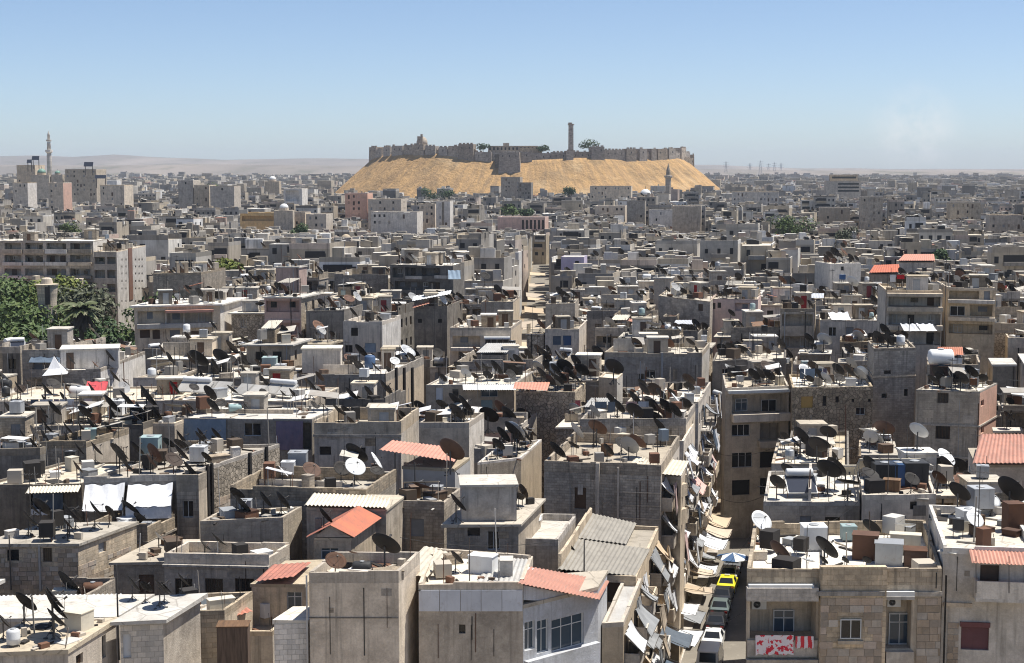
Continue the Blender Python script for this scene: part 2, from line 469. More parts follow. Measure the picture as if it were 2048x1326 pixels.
class MB:
    def __init__(s):
        s.v, s.f, s.m = [], [], []

    def add(s, vs, fs, mi=0):
        o = len(s.v)
        s.v.extend([tuple(p) for p in vs])
        s.f.extend([tuple(i + o for i in f) for f in fs])
        s.m.extend([mi] * len(fs))
        return s

    def quad(s, a, b, c, d, mi=0):
        return s.add((a, b, c, d), ((0, 1, 2, 3),), mi)

    def hexa(s, lo, hi, mi=0, bottom=True):
        """lo, hi: four CCW points each"""
        fs = [(4, 5, 6, 7)] + [(i, (i + 1) % 4, 4 + (i + 1) % 4, 4 + i) for i in range(4)]
        if bottom:
            fs.append((3, 2, 1, 0))
        return s.add(list(lo) + list(hi), fs, mi)

    def box(s, c, size, rz=0.0, mi=0):
        cx, cy, cz = c
        hx, hy, hz = size[0] / 2, size[1] / 2, size[2] / 2
        co, si = math.cos(rz), math.sin(rz)
        p = [(cx + x * co - y * si, cy + x * si + y * co) for x, y in ((-hx, -hy), (hx, -hy), (hx, hy), (-hx, hy))]
        return s.hexa([(x, y, cz - hz) for x, y in p], [(x, y, cz + hz) for x, y in p], mi)

    def bar(s, a, b, r, n=5, mi=0, r2=None, cap=True):
        a, b = Vector(a), Vector(b)
        d = (b - a)
        if d.length < 1e-6:
            return s
        d.normalize()
        t = d.orthogonal().normalized()
        w = d.cross(t)
        r2 = r if r2 is None else r2
        vs = []
        for q, rr in ((a, r), (b, r2)):
            for i in range(n):
                k = 2 * math.pi * i / n
                vs.append(q + (t * math.cos(k) + w * math.sin(k)) * rr)
        fs = [(i, (i + 1) % n, n + (i + 1) % n, n + i) for i in range(n)]
        if cap:
            fs += [tuple(range(n - 1, -1, -1)), tuple(range(n, 2 * n))]
        return s.add(vs, fs, mi)

    def lathe(s, prof, n=12, c=(0, 0, 0), mi=0, cap=True):
        vs = []
        for r, z in prof:
            for i in range(n):
                k = 2 * math.pi * i / n
                vs.append((c[0] + r * math.cos(k), c[1] + r * math.sin(k), c[2] + z))
        fs = []
        for j in range(len(prof) - 1):
            for i in range(n):
                fs.append((j * n + i, j * n + (i + 1) % n, (j + 1) * n + (i + 1) % n, (j + 1) * n + i))
        if cap:
            fs.append(tuple(range(n - 1, -1, -1)))
            fs.append(tuple(range((len(prof) - 1) * n, len(prof) * n)))
        return s.add(vs, fs, mi)

    def mesh(s, name, mats, smooth=False):
        me = bpy.data.meshes.new(name)
        me.from_pydata(s.v, [], s.f)
        for m in mats:
            me.materials.append(MAT[m])
        np_uv(me)
        if len(mats) > 1:
            me.polygons.foreach_set('material_index', np.array(s.m, dtype=np.int32))
        if smooth:
            me.polygons.foreach_set('use_smooth', np.ones(len(me.polygons), dtype=bool))
        return me


def np_uv(me):
    n = len(me.loops)
    np_ = len(me.polygons)
    if not n:
        return
    vi = np.empty(n, dtype=np.int32); me.loops.foreach_get('vertex_index', vi)
    co = np.empty(len(me.vertices) * 3, dtype=np.float32); me.vertices.foreach_get('co', co); co = co.reshape(-1, 3)
    no = np.empty(np_ * 3, dtype=np.float32); me.polygons.foreach_get('normal', no); no = no.reshape(-1, 3)
    lt = np.empty(np_, dtype=np.int32); me.polygons.foreach_get('loop_total', lt)
    pn = np.repeat(no, lt, axis=0)
    p = co[vi]
    flat = np.abs(pn[:, 2]) > 0.75
    ln = np.maximum(np.hypot(pn[:, 0], pn[:, 1]), 1e-6)
    tx, ty = -pn[:, 1] / ln, pn[:, 0] / ln
    u = np.where(flat, p[:, 0], p[:, 0] * tx + p[:, 1] * ty)
    v = np.where(flat, p[:, 1], p[:, 2])
    lay = me.uv_layers.new(name='UVMap')
    lay.data.foreach_set('uv', np.stack([u, v], 1).astype(np.float32).ravel())


THINGS = []
JIT = random.Random(99)
HOUSES = []


def set_tags(o, label=None, cat=None, group=None, kind=None):
    if label: o['label'] = label
    if cat: o['category'] = cat
    if group: o['group'] = group
    if kind: o['kind'] = kind
    return o


def obj(name, me, parent=None, loc=(0, 0, 0), rot=None, scale=None):
    o = bpy.data.objects.new(name, me)
    COL.objects.link(o)
    o.location = loc
    if rot is not None:
        if isinstance(rot, (int, float)):
            o.rotation_euler = (0, 0, rot)
        elif len(rot) == 4:
            o.rotation_mode = 'QUATERNION'
            o.rotation_quaternion = rot
        else:
            o.rotation_euler = rot
    if scale is not None:
        o.scale = scale if hasattr(scale, '__len__') else (scale, scale, scale)
    if parent is not None:
        o.parent = parent
    return o


OCC = {}
OCC_R = {'satellite dish': .55, 'water tank': .8, 'solar heater': 1.3, 'box': .7, 'antenna': .2, 'awning': 0}


def occupy(x, y, r):
    OCC.setdefault((int(x // 4), int(y // 4)), []).append((x, y, r))


def taken(x, y, r):
    i, j = int(x // 4), int(y // 4)
    for a in (i - 1, i, i + 1):
        for b in (j - 1, j, j + 1):
            for (u, v, q) in OCC.get((a, b), ()):
                if (u - x) ** 2 + (v - y) ** 2 < (q + r) ** 2:
                    return True
    return False


def thing(name, cat, loc, label=None, group=None, desc=None, rot=None, mesh=None):
    """a top-level thing; label now, or desc for a label made at the end from its neighbours"""
    o = obj(name, mesh, None, loc, rot)
    set_tags(o, label, cat, group)
    THINGS.append(dict(o=o, cat=cat, p=Vector(loc), label=label, desc=desc))
    if cat in OCC_R:
        occupy(loc[0], loc[1], OCC_R[cat])
    return o


CACHE = {}


def cached(key, fn):
    if key not in CACHE:
        CACHE[key] = fn()
    return CACHE[key]


def pick(rng, opts):
    t = sum(w for _, w in opts)
    k = rng.random() * t
    for o, w in opts:
        k -= w
        if k <= 0:
            return o
    return opts[-1][0]


# ------------------------------------------------------------------ footprints
def isect(p, d, q, e):
    den = d.x * e.y - d.y * e.x
    t = ((q.x - p.x) * e.y - (q.y - p.y) * e.x) / den
    return p + d * t


def inset(quad, t):
    n = len(quad)
    lines = []
    for i in range(n):
        a, b = quad[i], quad[(i + 1) % n]
        d = (b - a).normalized()
        nin = Vector((-d.y, d.x))
        lines.append((a + nin * t, d))
    return [isect(lines[i - 1][0], lines[i - 1][1], lines[i][0], lines[i][1]) for i in range(n)]


def convex_hit(P, Q, gap=0.0):
    for A, B in ((P, Q), (Q, P)):
        for i in range(len(A)):
            a, b = A[i], A[(i + 1) % len(A)]
            n = Vector((b.y - a.y, a.x - b.x)).normalized()
            if min((q - a).dot(n) for q in B) > -gap + 1e-6:
                return False
    return True


def face_mesh(mb, a, b, z0, z1, ops, mi=0, depth=0.22):
    """vertical wall from a to b (outward normal on the right of a->b) with recessed openings (u0,v0,u1,v1[,depth])"""
    d = (b - a)
    w = d.length
    d = d / w
    n = Vector((d.y, -d.x))
    P = lambda u, v, k=0.0: (a.x + d.x * u - n.x * k, a.y + d.y * u - n.y * k, v)
    ops = [o for o in ops if o[0] > 0.02 and o[2] < w - 0.02 and o[1] > z0 and o[3] < z1]
    us = sorted({0.0, w, *[o[0] for o in ops], *[o[2] for o in ops]})
    vs = sorted({z0, z1, *[o[1] for o in ops], *[o[3] for o in ops]})
    for i in range(len(us) - 1):
        # merge vertical runs
        j = 0
        while j < len(vs) - 1:
            cu, = ((us[i] + us[i + 1]) / 2,)
            cv = (vs[j] + vs[j + 1]) / 2
            if any(o[0] < cu < o[2] and o[1] < cv < o[3] for o in ops):
                j += 1
                continue
            k = j + 1
            while k < len(vs) - 1 and not any(o[0] < cu < o[2] and o[1] < (vs[k] + vs[k + 1]) / 2 < o[3] for o in ops):
                k += 1
            mb.quad(P(us[i], vs[j]), P(us[i + 1], vs[j]), P(us[i + 1], vs[k]), P(us[i], vs[k]), mi)
            j = k
    for o in ops:
        u0, v0, u1, v1 = o[:4]
        k = o[4] if len(o) > 4 and o[4] else depth
        mb.quad(P(u0, v0), P(u1, v0), P(u1, v0, k), P(u0, v0, k), mi)
        mb.quad(P(u0, v1, k), P(u1, v1, k), P(u1, v1), P(u0, v1), mi)
        mb.quad(P(u0, v0), P(u0, v0, k), P(u0, v1, k), P(u0, v1), mi)
        mb.quad(P(u1, v0, k), P(u1, v0), P(u1, v1), P(u1, v1, k), mi)
        mb.quad(P(u0, v0, k), P(u1, v0, k), P(u1, v1, k), P(u0, v1, k), mi)


# ------------------------------------------------------------------ windows and doors (local x along wall, -y outward, z up, origin bottom centre)
def win_frame(w, h, style):
    def mk():
        mb = MB()
        t = 0.055
        y = -0.03
        for x in (-w / 2 + t / 2, w / 2 - t / 2):
            mb.box((x, y, h / 2), (t, 0.06, h))
        for z in (t / 2, h - t / 2):
            mb.box((0, y, z), (w - 2 * t, 0.056, t))
        n = 1 if w < 0.8 else (2 if w < 1.9 else max(3, int(w / 0.8)))
        for i in range(1, n):
            mb.box((-w / 2 + w * i / n, y, h / 2), (0.05, 0.05, h - 2 * t))
        if style == 'bars':
            k = max(3, int(w / 0.13))
            for i in range(1, k):
                mb.box((-w / 2 + w * i / k, y - 0.06, h / 2), (0.018, 0.018, h))
        if style == 'trans':
            mb.box((0, y, h * 0.72), (w - 2 * t, 0.05, 0.045))
        return mb.mesh('window', ['frame_white' if style in ('pane', 'trans') else 'frame_brown'])
    return cached(('win', round(w, 1), round(h, 1), style), mk)


def win_pane(w, h, mat):
    return cached(('pane', round(w, 1), round(h, 1), mat), lambda: MB().box((0, -0.012, h / 2), (w - 0.02, 0.02, h - 0.02)).mesh('pane', [mat]))


def shutter_mesh(w, h, mat):
    def mk():
        mb = MB()
        n = max(4, int(h / 0.12))
        for i in range(n):
            z = h * (i + 0.5) / n
            mb.hexa([(-w / 2, -0.05, z - h / n / 2), (w / 2, -0.05, z - h / n / 2), (w / 2, -0.0, z - h / n / 2), (-w / 2, -0.0, z - h / n / 2)],
                    [(-w / 2, -0.022, z + h / n / 2), (w / 2, -0.022, z + h / n / 2), (w / 2, -0.0, z + h / n / 2), (-w / 2, -0.0, z + h / n / 2)])
        return mb.mesh('shutter', [mat])
    return cached(('shut', round(w, 1), round(h, 1), mat), mk)


def door_mesh(w, h, mat):
    def mk():
        mb = MB()
        mb.box((0, -0.03, h / 2), (w, 0.05, h))
        for s in (-1, 1):
            for z0, z1 in ((0.12, 0.45), (0.52, 0.92)):
                mb.box((s * w * 0.23, -0.062, h * (z0 + z1) / 2), (w * 0.36, 0.02, h * (z1 - z0)))
        return mb.mesh('door', [mat])
    return cached(('door', round(w, 1), round(h, 1), mat), mk)


class House:
    pass


def q2(p):
    return Vector((p[0], p[1]))


def house(quad, z, z0=0.0, par=(0.9, 0.9, 0.9, 0.9), wall='plaster_grey', roof='roof_pale', label=None, desc=None, name='house', cat='house',
          group=None, ops=None, overhang=None, wall2=None, band=None, subs=True, deco_roof=True, side_wall=None, key_plain=True):
    """quad: four CCW ground points (front-left, front-right, back-right, back-left). z: top of the roof slab.
    ops: {face: [(u0,v0,u1,v1,style)]} styles pane, trans, bars, shutter:<mat>, door:<mat>, hole, loggia:<depth>"""
    Hs = House()
    o = sum(quad, Vector((0, 0))) / 4
    org = Vector((o.x, o.y, z0))
    Hs.quad, Hs.z, Hs.z0, Hs.org = quad, z, z0, org
    HOUSES.append(Hs)
    root = thing(name, cat, org, label, group, desc)
    THINGS[-1]['top'] = Vector(((quad[0].x + quad[1].x) / 2, (quad[0].y + quad[1].y) / 2, z))
    THINGS[-1]['H'] = Hs
    Hs.root = root
    L = [q - o for q in quad]
    ops = ops or {}
    zt, zb = z - z0, 0.0
    mb = MB()
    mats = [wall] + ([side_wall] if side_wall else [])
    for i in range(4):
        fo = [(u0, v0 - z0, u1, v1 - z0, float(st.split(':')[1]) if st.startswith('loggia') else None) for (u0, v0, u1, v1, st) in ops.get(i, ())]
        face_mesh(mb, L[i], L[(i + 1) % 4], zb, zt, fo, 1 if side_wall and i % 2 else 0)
    obj('wall', mb.mesh('wall', mats), root)
    t = 0.2
    ins = inset(L, t)
    if overhang is None and any(p > 0.05 for p in par):
        mb = MB()
        for i in range(4):
            j = (i + 1) % 4
            h = par[i]
            if h < 0.05:
                h = 0.06
            a, b, c, d = L[i], L[j], ins[j], ins[i]
            ns = max(1, min(7, int((b - a).length / 1.6)))
            for s in range(ns):
                s0, s1 = s / ns, (s + 1) / ns
                pa, pb, pc, pd = a.lerp(b, s0), a.lerp(b, s1), d.lerp(c, s1), d.lerp(c, s0)
                k0 = h * (1 + JIT.uniform(-.05, .03)) - (JIT.uniform(.1, .35) * min(1, h) if JIT.random() < .13 else 0)
                k1 = k0 + JIT.uniform(-.05, .05) * min(1, h)
                k0, k1 = max(.03, k0), max(.03, k1)
                mb.hexa([(p.x, p.y, zt) for p in (pa, pb, pc, pd)], [(pa.x, pa.y, zt + k0), (pb.x, pb.y, zt + k1), (pc.x, pc.y, zt + k1), (pd.x, pd.y, zt + k0)], 0, False)
        obj('parapet', mb.mesh('parapet', [wall2 or wall]), root)
        mb = MB()
        mb.hexa([(p.x, p.y, zt - 0.15) for p in ins], [(p.x, p.y, zt + 0.02) for p in ins])
        obj('roof', mb.mesh('roof', [roof]), root)
    else:
        ov = inset(L, -(overhang or 0.15))
        mb = MB()
        ov = [p + Vector((JIT.uniform(-.08, .08), JIT.uniform(-.08, .08))) for p in ov]
        mb.hexa([(p.x, p.y, zt + 0.002) for p in ov], [(p.x, p.y, zt + 0.2 + JIT.uniform(-.05, .07)) for p in ov])
        obj('roof', mb.mesh('roof', [roof]), root)
        Hs.z = z + 0.2
    if band:
        for zz in band:
            ou = inset(L, -0.09)
            mb = MB()
            for i in range(4):
                j = (i + 1) % 4
                mb.hexa([(p.x, p.y, zz - z0) for p in (ou[i], ou[j], L[j], L[i])], [(p.x, p.y, zz - z0 + 0.16) for p in (ou[i], ou[j], L[j], L[i])])
            obj('cornice', mb.mesh('cornice', [wall2 or wall]), root)
    for i, lst in ops.items():
        a, b = L[i], L[(i + 1) % 4]
        d = (b - a).normalized()
        n = Vector((d.y, -d.x))
        rz = math.atan2(d.y, d.x)
        for (u0, v0, u1, v1, st) in lst:
            w, h = u1 - u0, v1 - v0
            if st.startswith('loggia'):
                k = float(st.split(':')[1])
                if key_plain and w > 1.6 and h > 1.2:
                    nw = max(1, min(4, int(w / 2.0)))
                    for c in range(nw):
                        if JIT.random() < .15:
                            continue
                        p = a + d * (u0 + w * (c + .5 + JIT.uniform(-.12, .12)) / nw) - n * (k - .03)
                        dr = JIT.random() < .5
                        hh = min(h - .25, 2.05)
                        vb = v0 if dr else v0 + hh * .38
                        window_on(root, (p.x, p.y, vb - z0 + .02), rz, JIT.choice((.8, .9, 1.1)), hh if dr else hh * .6, JIT.choice(('trans', 'hole', 'door:frame_brown', 'pane')) if dr else JIT.choice(('pane', 'hole', 'shutter:shutter_grey')), False)
                continue
            p = a + d * (u0 + u1) / 2 - n * 0.2
            loc = (p.x, p.y, v0 - z0)
            window_on(root, loc, rz, w, h, st, subs)
    return Hs


def window_on(root, loc, rz, w, h, st, subs=True):
    if st.startswith('door'):
        dm = st.split(':')[1] if ':' in st else 'frame_brown'
        return obj('door', door_mesh(w, h, dm), root, loc, rz)
    if st.startswith('shutter'):
        return obj('window_shutter', shutter_mesh(w, h, st.split(':')[1]), root, loc, rz)
    if st == 'hole':  # unglazed opening: a dark pane paints in the shade inside
        return obj('window', win_pane(w, h, 'glass_dark'), root, loc, rz)
    wo = obj('window', win_frame(w, h, st), root, loc, rz)
    if subs:
        obj('pane', win_pane(w, h, 'glass_dark' if st != 'trans' else 'glass_blue'), wo)
    return wo


def face_uv(Hs, i, px, py):
    """pixel -> (u, z) on wall i"""
    a = Hs_quad(Hs)[i]
    b = Hs_quad(Hs)[(i + 1) % 4]
    d = (b - a).normalized()
    n = Vector((d.y, -d.x))
    r = ray(px, py)
    t = (a - Vector((0, 0))).dot(n) / (r.x * n.x + r.y * n.y)
    p = CAM + r * t
    return (Vector((p.x, p.y)) - a).dot(d), p.z


def Hs_quad(h):
    return h.quad if isinstance(h, House) else h


def px_ops(quad, face, lst):
    """[(x0,y0,x1,y1,style)] in picture coordinates -> wall coordinates"""
    out = []
    for (x0, y0, x1, y1, st) in lst:
        xm, ym = (x0 + x1) / 2, (y0 + y1) / 2
        ua, ub = face_uv(quad, face, x0, ym)[0], face_uv(quad, face, x1, ym)[0]
        va, vb = face_uv(quad, face, xm, y1)[1], face_uv(quad, face, xm, y0)[1]
        if ub - ua > 0.1 and vb - va > 0.1:
            out.append((ua, va, ub, vb, st))
    return out


def grid_ops(rng, w, z, floors, style_w=None, top_gap=0.7, fh=3.1, density=0.7, margin=0.6, winh=1.3, doors=0.15):
    """storeys of windows counted down from the roof"""
    out = []
    n = max(1, int((w - 2 * margin + 0.9) / 2.3))
    step = (w - 2 * margin) / n
    ww = rng.choice((0.8, 0.9, 1.0, 1.1))
    cols = [rng.random() < density for _ in range(n)]
    for f in range(floors):
        vb = z - fh * f - top_gap - winh
        if vb < 1.0:
            break
        for c in range(n):
            if not cols[c] and rng.random() < 0.75:
                continue
            if rng.random() < 0.13:
                continue
            u = margin + step * (c + 0.5)
            st = style_w or pick(rng, (('pane', 4), ('bars', 2), ('hole', 3.5), ('shutter:shutter_grey', 2), ('shutter:frame_brown', 1)))
            if rng.random() < doors:
                out.append((u - 0.5, vb - 0.75, u + 0.5, vb + winh, 'door:frame_brown' if rng.random() < 0.5 else 'trans'))
            else:
                out.append((u - ww / 2, vb, u + ww / 2, vb + winh, st))
    return out


def balcony(Hs, i, u0, u1, v, out=1.1, h=0.95, mat='plaster_grey', rail=False, railmat='pole_metal'):
    """balcony slab on wall i, from u0 to u1, floor at height v"""
    o = Hs.org
    a = Hs.quad[i] - q2(o)
    b = Hs.quad[(i + 1) % 4] - q2(o)
    d = (b - a).normalized()
    n = Vector((d.y, -d.x))
    P = lambda u, k: a + d * u + n * k
    def slab(ua, ub, ka, kb, z0, z1, mb):
        c = [P(ua, kb), P(ub, kb), P(ub, ka), P(ua, ka)]
        mb.hexa([(p.x, p.y, z0 - o.z) for p in c], [(p.x, p.y, z1 - o.z) for p in c])
    mb = MB()
    slab(u0, u1, 0.003, out, v - 0.18, v, mb)
    bo = obj('balcony', mb.mesh('balcony', [mat]), Hs.root)
    mb = MB()
    if rail:
        for z in (0.1, h):
            for (p, q) in ((P(u0 + .05, 0.02), P(u0 + .05, out - .05)), (P(u0 + .05, out - .05), P(u1 - .05, out - .05)), (P(u1 - .05, out - .05), P(u1 - .05, 0.02))):
                mb.bar((p.x, p.y, v + z - o.z), (q.x, q.y, v + z - o.z), 0.022, 4)
        k = max(4, int((u1 - u0) / 0.16))
        for s in range(k + 1):
            p = P(u0 + .05 + (u1 - u0 - .1) * s / k, out - .05)
            mb.bar((p.x, p.y, v - o.z), (p.x, p.y, v + h - o.z), 0.013, 3)
        obj('railing', mb.mesh('railing', [railmat]), bo)
    else:
        slab(u0, u1, out - 0.12, out - 0.003, v, v + h, mb)
        slab(u0 + 0.003, u0 + 0.12, 0.003, out - 0.12, v, v + h, mb)
        slab(u1 - 0.12, u1 - 0.003, 0.003, out - 0.12, v, v + h, mb)
        obj('balcony_wall', mb.mesh('balcony_wall', [mat]), bo)
    return bo


def hut(Hs, c, size, h, wall='plaster_grey', roof='roof_pale', rz=None, door=True, ov=0.12, rng=RNG, z=None):
    """stair hut standing on the roof of a house, its part"""
    o = Hs.org
    if rz is None:
        d = Hs.quad[1] - Hs.quad[0]
        rz = math.atan2(d.y, d.x)
    zb = (Hs.z if z is None else z) + 0.02 - o.z
    mb = MB()
    w, dp = size
    c0 = Vector((c[0] - o.x, c[1] - o.y))
    co, si = math.cos(rz), math.sin(rz)
    Q = [c0 + Vector((x * co - y * si, x * si + y * co)) for x, y in ((-w / 2, -dp / 2), (w / 2, -dp / 2), (w / 2, dp / 2), (-w / 2, dp / 2))]
    du = 0.25 + rng.random() * max(0.05, w - 1.4)
    ops = [(du, zb + 0.03, du + 0.85, zb + min(2.0, h - 0.25))] if door and w > 1.3 and h > 1.2 else []
    for i in range(4):
        face_mesh(mb, Q[i], Q[(i + 1) % 4], zb, zb + h, ops if i == 0 else [], 0, 0.15)
    ho = obj('stair_hut', mb.mesh('stair_hut', [wall]), Hs.root)
    mb = MB()
    Q2 = inset(Q, -ov)
    mb.hexa([(p.x, p.y, zb + h + 0.002) for p in Q2], [(p.x, p.y, zb + h + 0.16) for p in Q2])
    obj('hut_roof', mb.mesh('hut_roof', [roof]), ho)
    if ops:
        d = (Q[1] - Q[0]).normalized()
        n = Vector((d.y, -d.x))
        p = Q[0] + d * (du + 0.425) - n * 0.13
        dm = pick(rng, (('frame_brown', 2), ('metal_grey', 2), ('shutter_grey', 1), ('door_red', .5)))
        obj('hut_door', door_mesh(0.85, ops[0][3] - ops[0][1], dm), ho, (p.x, p.y, zb + 0.03), rz)
    for a in (.2, .5, .8):
        for b in (.2, .5, .8):
            m_ = Q[0].lerp(Q[1], a).lerp(Q[3].lerp(Q[2], a), b)
            occupy(m_.x + o.x, m_.y + o.y, max(w, dp) * .22)
    return zb + h + 0.16 + o.z


def corr_sheet(p0, p1, p2, p3, pitch=0.22, amp=0.035, th=0.012, org=(0, 0, 0), rag=0.0, rng=RNG):
    """corrugated sheet; ribs run from the edge p0-p1 to the edge p3-p2"""
    p0, p1, p2, p3 = [Vector(p) - Vector(org) for p in (p0, p1, p2, p3)]
    n = max(4, int((p1 - p0).length / pitch) * 2)
    nr = (p1 - p0).cross(p3 - p0).normalized()
    mb = MB()
    vs = []
    for s in (0, -th):
        for i in range(n + 1):
            k = i / n
            w = amp if i % 2 else -amp
            j0 = rng.uniform(-rag, rag) if i % 8 == 0 else 0
            a = p0.lerp(p1, k)
            b = p3.lerp(p2, k)
            dirn = (b - a)
            vs.append(a + nr * (w + s) + dirn * (j0 if i % 2 else 0))
            vs.append(b + nr * (w + s))
    fs = []
    m = 2 * (n + 1)
    for i in range(n):
        a = 2 * i
        fs.append((a, a + 2, a + 3, a + 1))
        fs.append((m + a, m + a + 1, m + a + 3, m + a + 2))
        fs.append((a, m + a, m + a + 2, a + 2))
        fs.append((a + 1, a + 3, m + a + 3, m + a + 1))
    mb.add(vs, fs)
    return mb


def roof_sheet(Hs, p0, p1, p2, p3, mat, pitch=0.22, name='sheet_roof', amp=0.035):
    return obj(name, corr_sheet(p0, p1, p2, p3, pitch, amp, org=Hs.org).mesh(name, [mat]), Hs.root)


# ------------------------------------------------------------------ roof-top things
def dish_mesh():
    mb = MB()
    n, rings = 22, 4
    vs, fs = [], []
    for s, off in ((0, 0.0), (1, -0.03)):
        for j in range(rings + 1):
            r = j / rings
            z = 0.2 * r * r + off * (1 if j < rings else 0.35)
            for i in range(n):
                k = 2 * math.pi * i / n
                vs.append((r * math.cos(k), r * math.sin(k), z))
    L = (rings + 1) * n
    for j in range(rings):
        for i in range(n):
            a, b = j * n + i, j * n + (i + 1) % n
            fs.append((a, b, b + n, a + n))
            fs.append((L + a, L + a + n, L + b + n, L + b))
    for i in range(n):
        a, b = rings * n + i, rings * n + (i + 1) % n
        fs.append((a, b, L + b, L + a))
    mb.add(vs, fs)
    return mb


def feed_mesh():
    mb = MB()
    for k in (0.5, 2.6, 4.7):
        mb.bar((0.8 * math.cos(k), 0.8 * math.sin(k), 0.13), (0.03 * math.cos(k), 0.03 * math.sin(k), 0.72), 0.014, 4)
    mb.bar((0, 0, 0.66), (0, 0, 0.8), 0.06, 6)
    mb.box((0, 0, 0.84), (0.14, 0.09, 0.09))
    return mb


DISHES = []


def dish(loc, r=0.75, n=(0.62, 0.28, 0.73), mast=1.3, mat='metal_dark', label=None, desc=None):
    DISHES.append(1)
    n = Vector(n).normalized()
    root = thing('satellite_dish', 'satellite dish', loc, label, 'rooftop satellite dishes', desc)
    THINGS[-1]['top'] = Vector(loc) + Vector((0, 0, mast))
    obj('mast', cached('mast', lambda: MB().bar((0, 0, 0), (0, 0, 1), 0.045, 6).mesh('mast', ['pole_metal'])), root, scale=(r / 0.75, r / 0.75, mast))
    def foot():
        mb = MB()
        for k in range(3):
            a = k * 2.094
            mb.bar((0.42 * math.cos(a), 0.42 * math.sin(a), 0.02), (0.0, 0.0, 0.4), 0.02, 4)
            mb.box((0.42 * math.cos(a), 0.42 * math.sin(a), 0.03), (0.14, 0.14, 0.06), a)
        return mb.mesh('tripod', ['pole_metal'])
    obj('tripod', cached('tripod', foot), root, scale=r / 0.75)
    q = n.to_track_quat('Z', 'Y')
    ref = obj('reflector', cached(('refl', mat), lambda: dish_mesh().mesh('reflector', [mat], True)), root, Vector((0, 0, mast)) + n * 0.06, tuple(q), r)
    obj('feed_arm', cached(('feed', mat), lambda: feed_mesh().mesh('feed_arm', ['pole_metal'])), ref)
    return root


DISH_DIRS = [((0.72, 0.36, 0.58), 4), ((0.68, 0.44, 0.58), 4), ((0.6, 0.55, 0.58), 2.5), ((0.78, 0.26, 0.57), 2), ((0.5, 0.62, 0.6), 1.2), ((0.6, -0.35, 0.72), .8), ((0.3, -0.5, 0.8), .5), ((0.1, 0.25, 0.96), .5)]


def rnd_dish(rng, loc, big=1.0, desc=None, label=None, host=None):
    n = pick(rng, DISH_DIRS)
    n = tuple(c + rng.uniform(-0.08, 0.08) for c in n)
    mat = pick(rng, (('metal_dark', 6.5), ('metal_rust', 1.1), ('metal_grey', 0.9), ('metal_pale', 0.6)))
    r = pick(rng, ((0.6, 1.5), (0.75, 2.5), (0.9, 3), (1.05, 2))) * big * rng.uniform(0.92, 1.08)
    word = {'metal_dark': 'dark', 'metal_rust': 'rust-brown', 'metal_grey': 'grey', 'metal_pale': 'pale'}[mat]
    return dish(loc, r, n, r * rng.uniform(1.15, 1.9), mat, label, desc or (word + ' satellite dish'))


def tank(loc, kind='box', mat='metal_grey', size=1.0, rz=0.0, label=None, desc=None, stand=0.35):
    root = thing('water_tank', 'water tank', loc, label, 'rooftop water tanks', desc or ({'metal_grey': 'grey metal', 'metal_pale': 'pale metal', 'tank_white': 'white', 'tank_teal': 'teal-grey', 'tank_black': 'black', 'tank_blue': 'blue', 'tank_red': 'red', 'metal_rust': 'rusty'}.get(mat, '') + {'box': ' box', 'drum': ' upright drum', 'lying': ' lying drum'}[kind] + ' water tank'), rz)
    THINGS[-1]['top'] = Vector(loc) + Vector((0, 0, stand + size * 0.5))
    def body_box():
        mb = MB()
        mb.box((0, 0, 0.5), (1, 1, 1))
        for x in (-0.25, 0.25):
            mb.box((x, -0.505, 0.5), (0.03, 0.02, 0.96)); mb.box((x, 0.505, 0.5), (0.03, 0.02, 0.96))
        mb.box((0, 0, 0.965), (1.05, 1.05, 0.05))
        return mb.mesh('tank_body', [mat])
    def body_drum():
        return MB().lathe([(0.46, 0), (0.5, 0.03), (0.5, 0.36), (0.515, 0.4), (0.5, 0.44), (0.5, 0.95), (0.4, 1.08), (0.16, 1.14)], 14).mesh('tank_body', [mat], True)
    def body_ly():
        m = MB().lathe([(0.3, -0.06), (0.45, 0), (0.5, 0.08), (0.5, 1.42), (0.45, 1.5), (0.3, 1.56)], 16)
        m.v = [(z - 0.75, y, x + 0.5) for (x, y, z) in m.v]
        return m.mesh('tank_body', [mat], True)
    b = obj('tank_body', cached(('tb', kind, mat), {'box': body_box, 'drum': body_drum, 'lying': body_ly}[kind]), root, (0, 0, stand), None, size)
    def lid():
        return MB().lathe([(0.2, 0), (0.22, 0.04), (0.12, 0.07)], 10).mesh('lid', ['metal_grey'])
    obj('lid', cached('tlid', lid), b, (0, 0, {'box': 0.99, 'drum': 1.13, 'lying': 0.99}[kind]))
    if stand > 0.05:
        def legs():
            mb = MB()
            for x in (-0.42, 0.42):
                for y in (-0.42, 0.42):
                    mb.box((x, y, 0.5), (0.07, 0.07, 1))
            for y in (-0.42, 0.42):
                mb.box((0, y, 0.94), (0.9, 0.06, 0.1))
            mb.box((0, 0, 0.93), (0.08, 0.9, 0.09))
            return mb.mesh('stand', ['pole_metal'])
        obj('stand', cached('tstand', legs), root, (0, 0, 0), None, (size, size, stand))
    return root


def rnd_tank(rng, loc, rz=0.0, desc=None):
    kind = pick(rng, (('box', 5), ('drum', 2), ('lying', 1.3)))
    mat = pick(rng, (('metal_grey', 4.5), ('metal_pale', 1.3), ('tank_white', .9), ('tank_teal', 1.3), ('tank_black', 2.2), ('metal_rust', 1.8), ('tank_red', 0.12), ('tank_blue', 0.4)))
    return tank(loc, kind, mat, rng.uniform(0.6, 1.0), rz + rng.uniform(-.3, .3), None, desc, rng.choice((0.1, 0.3, 0.5)))


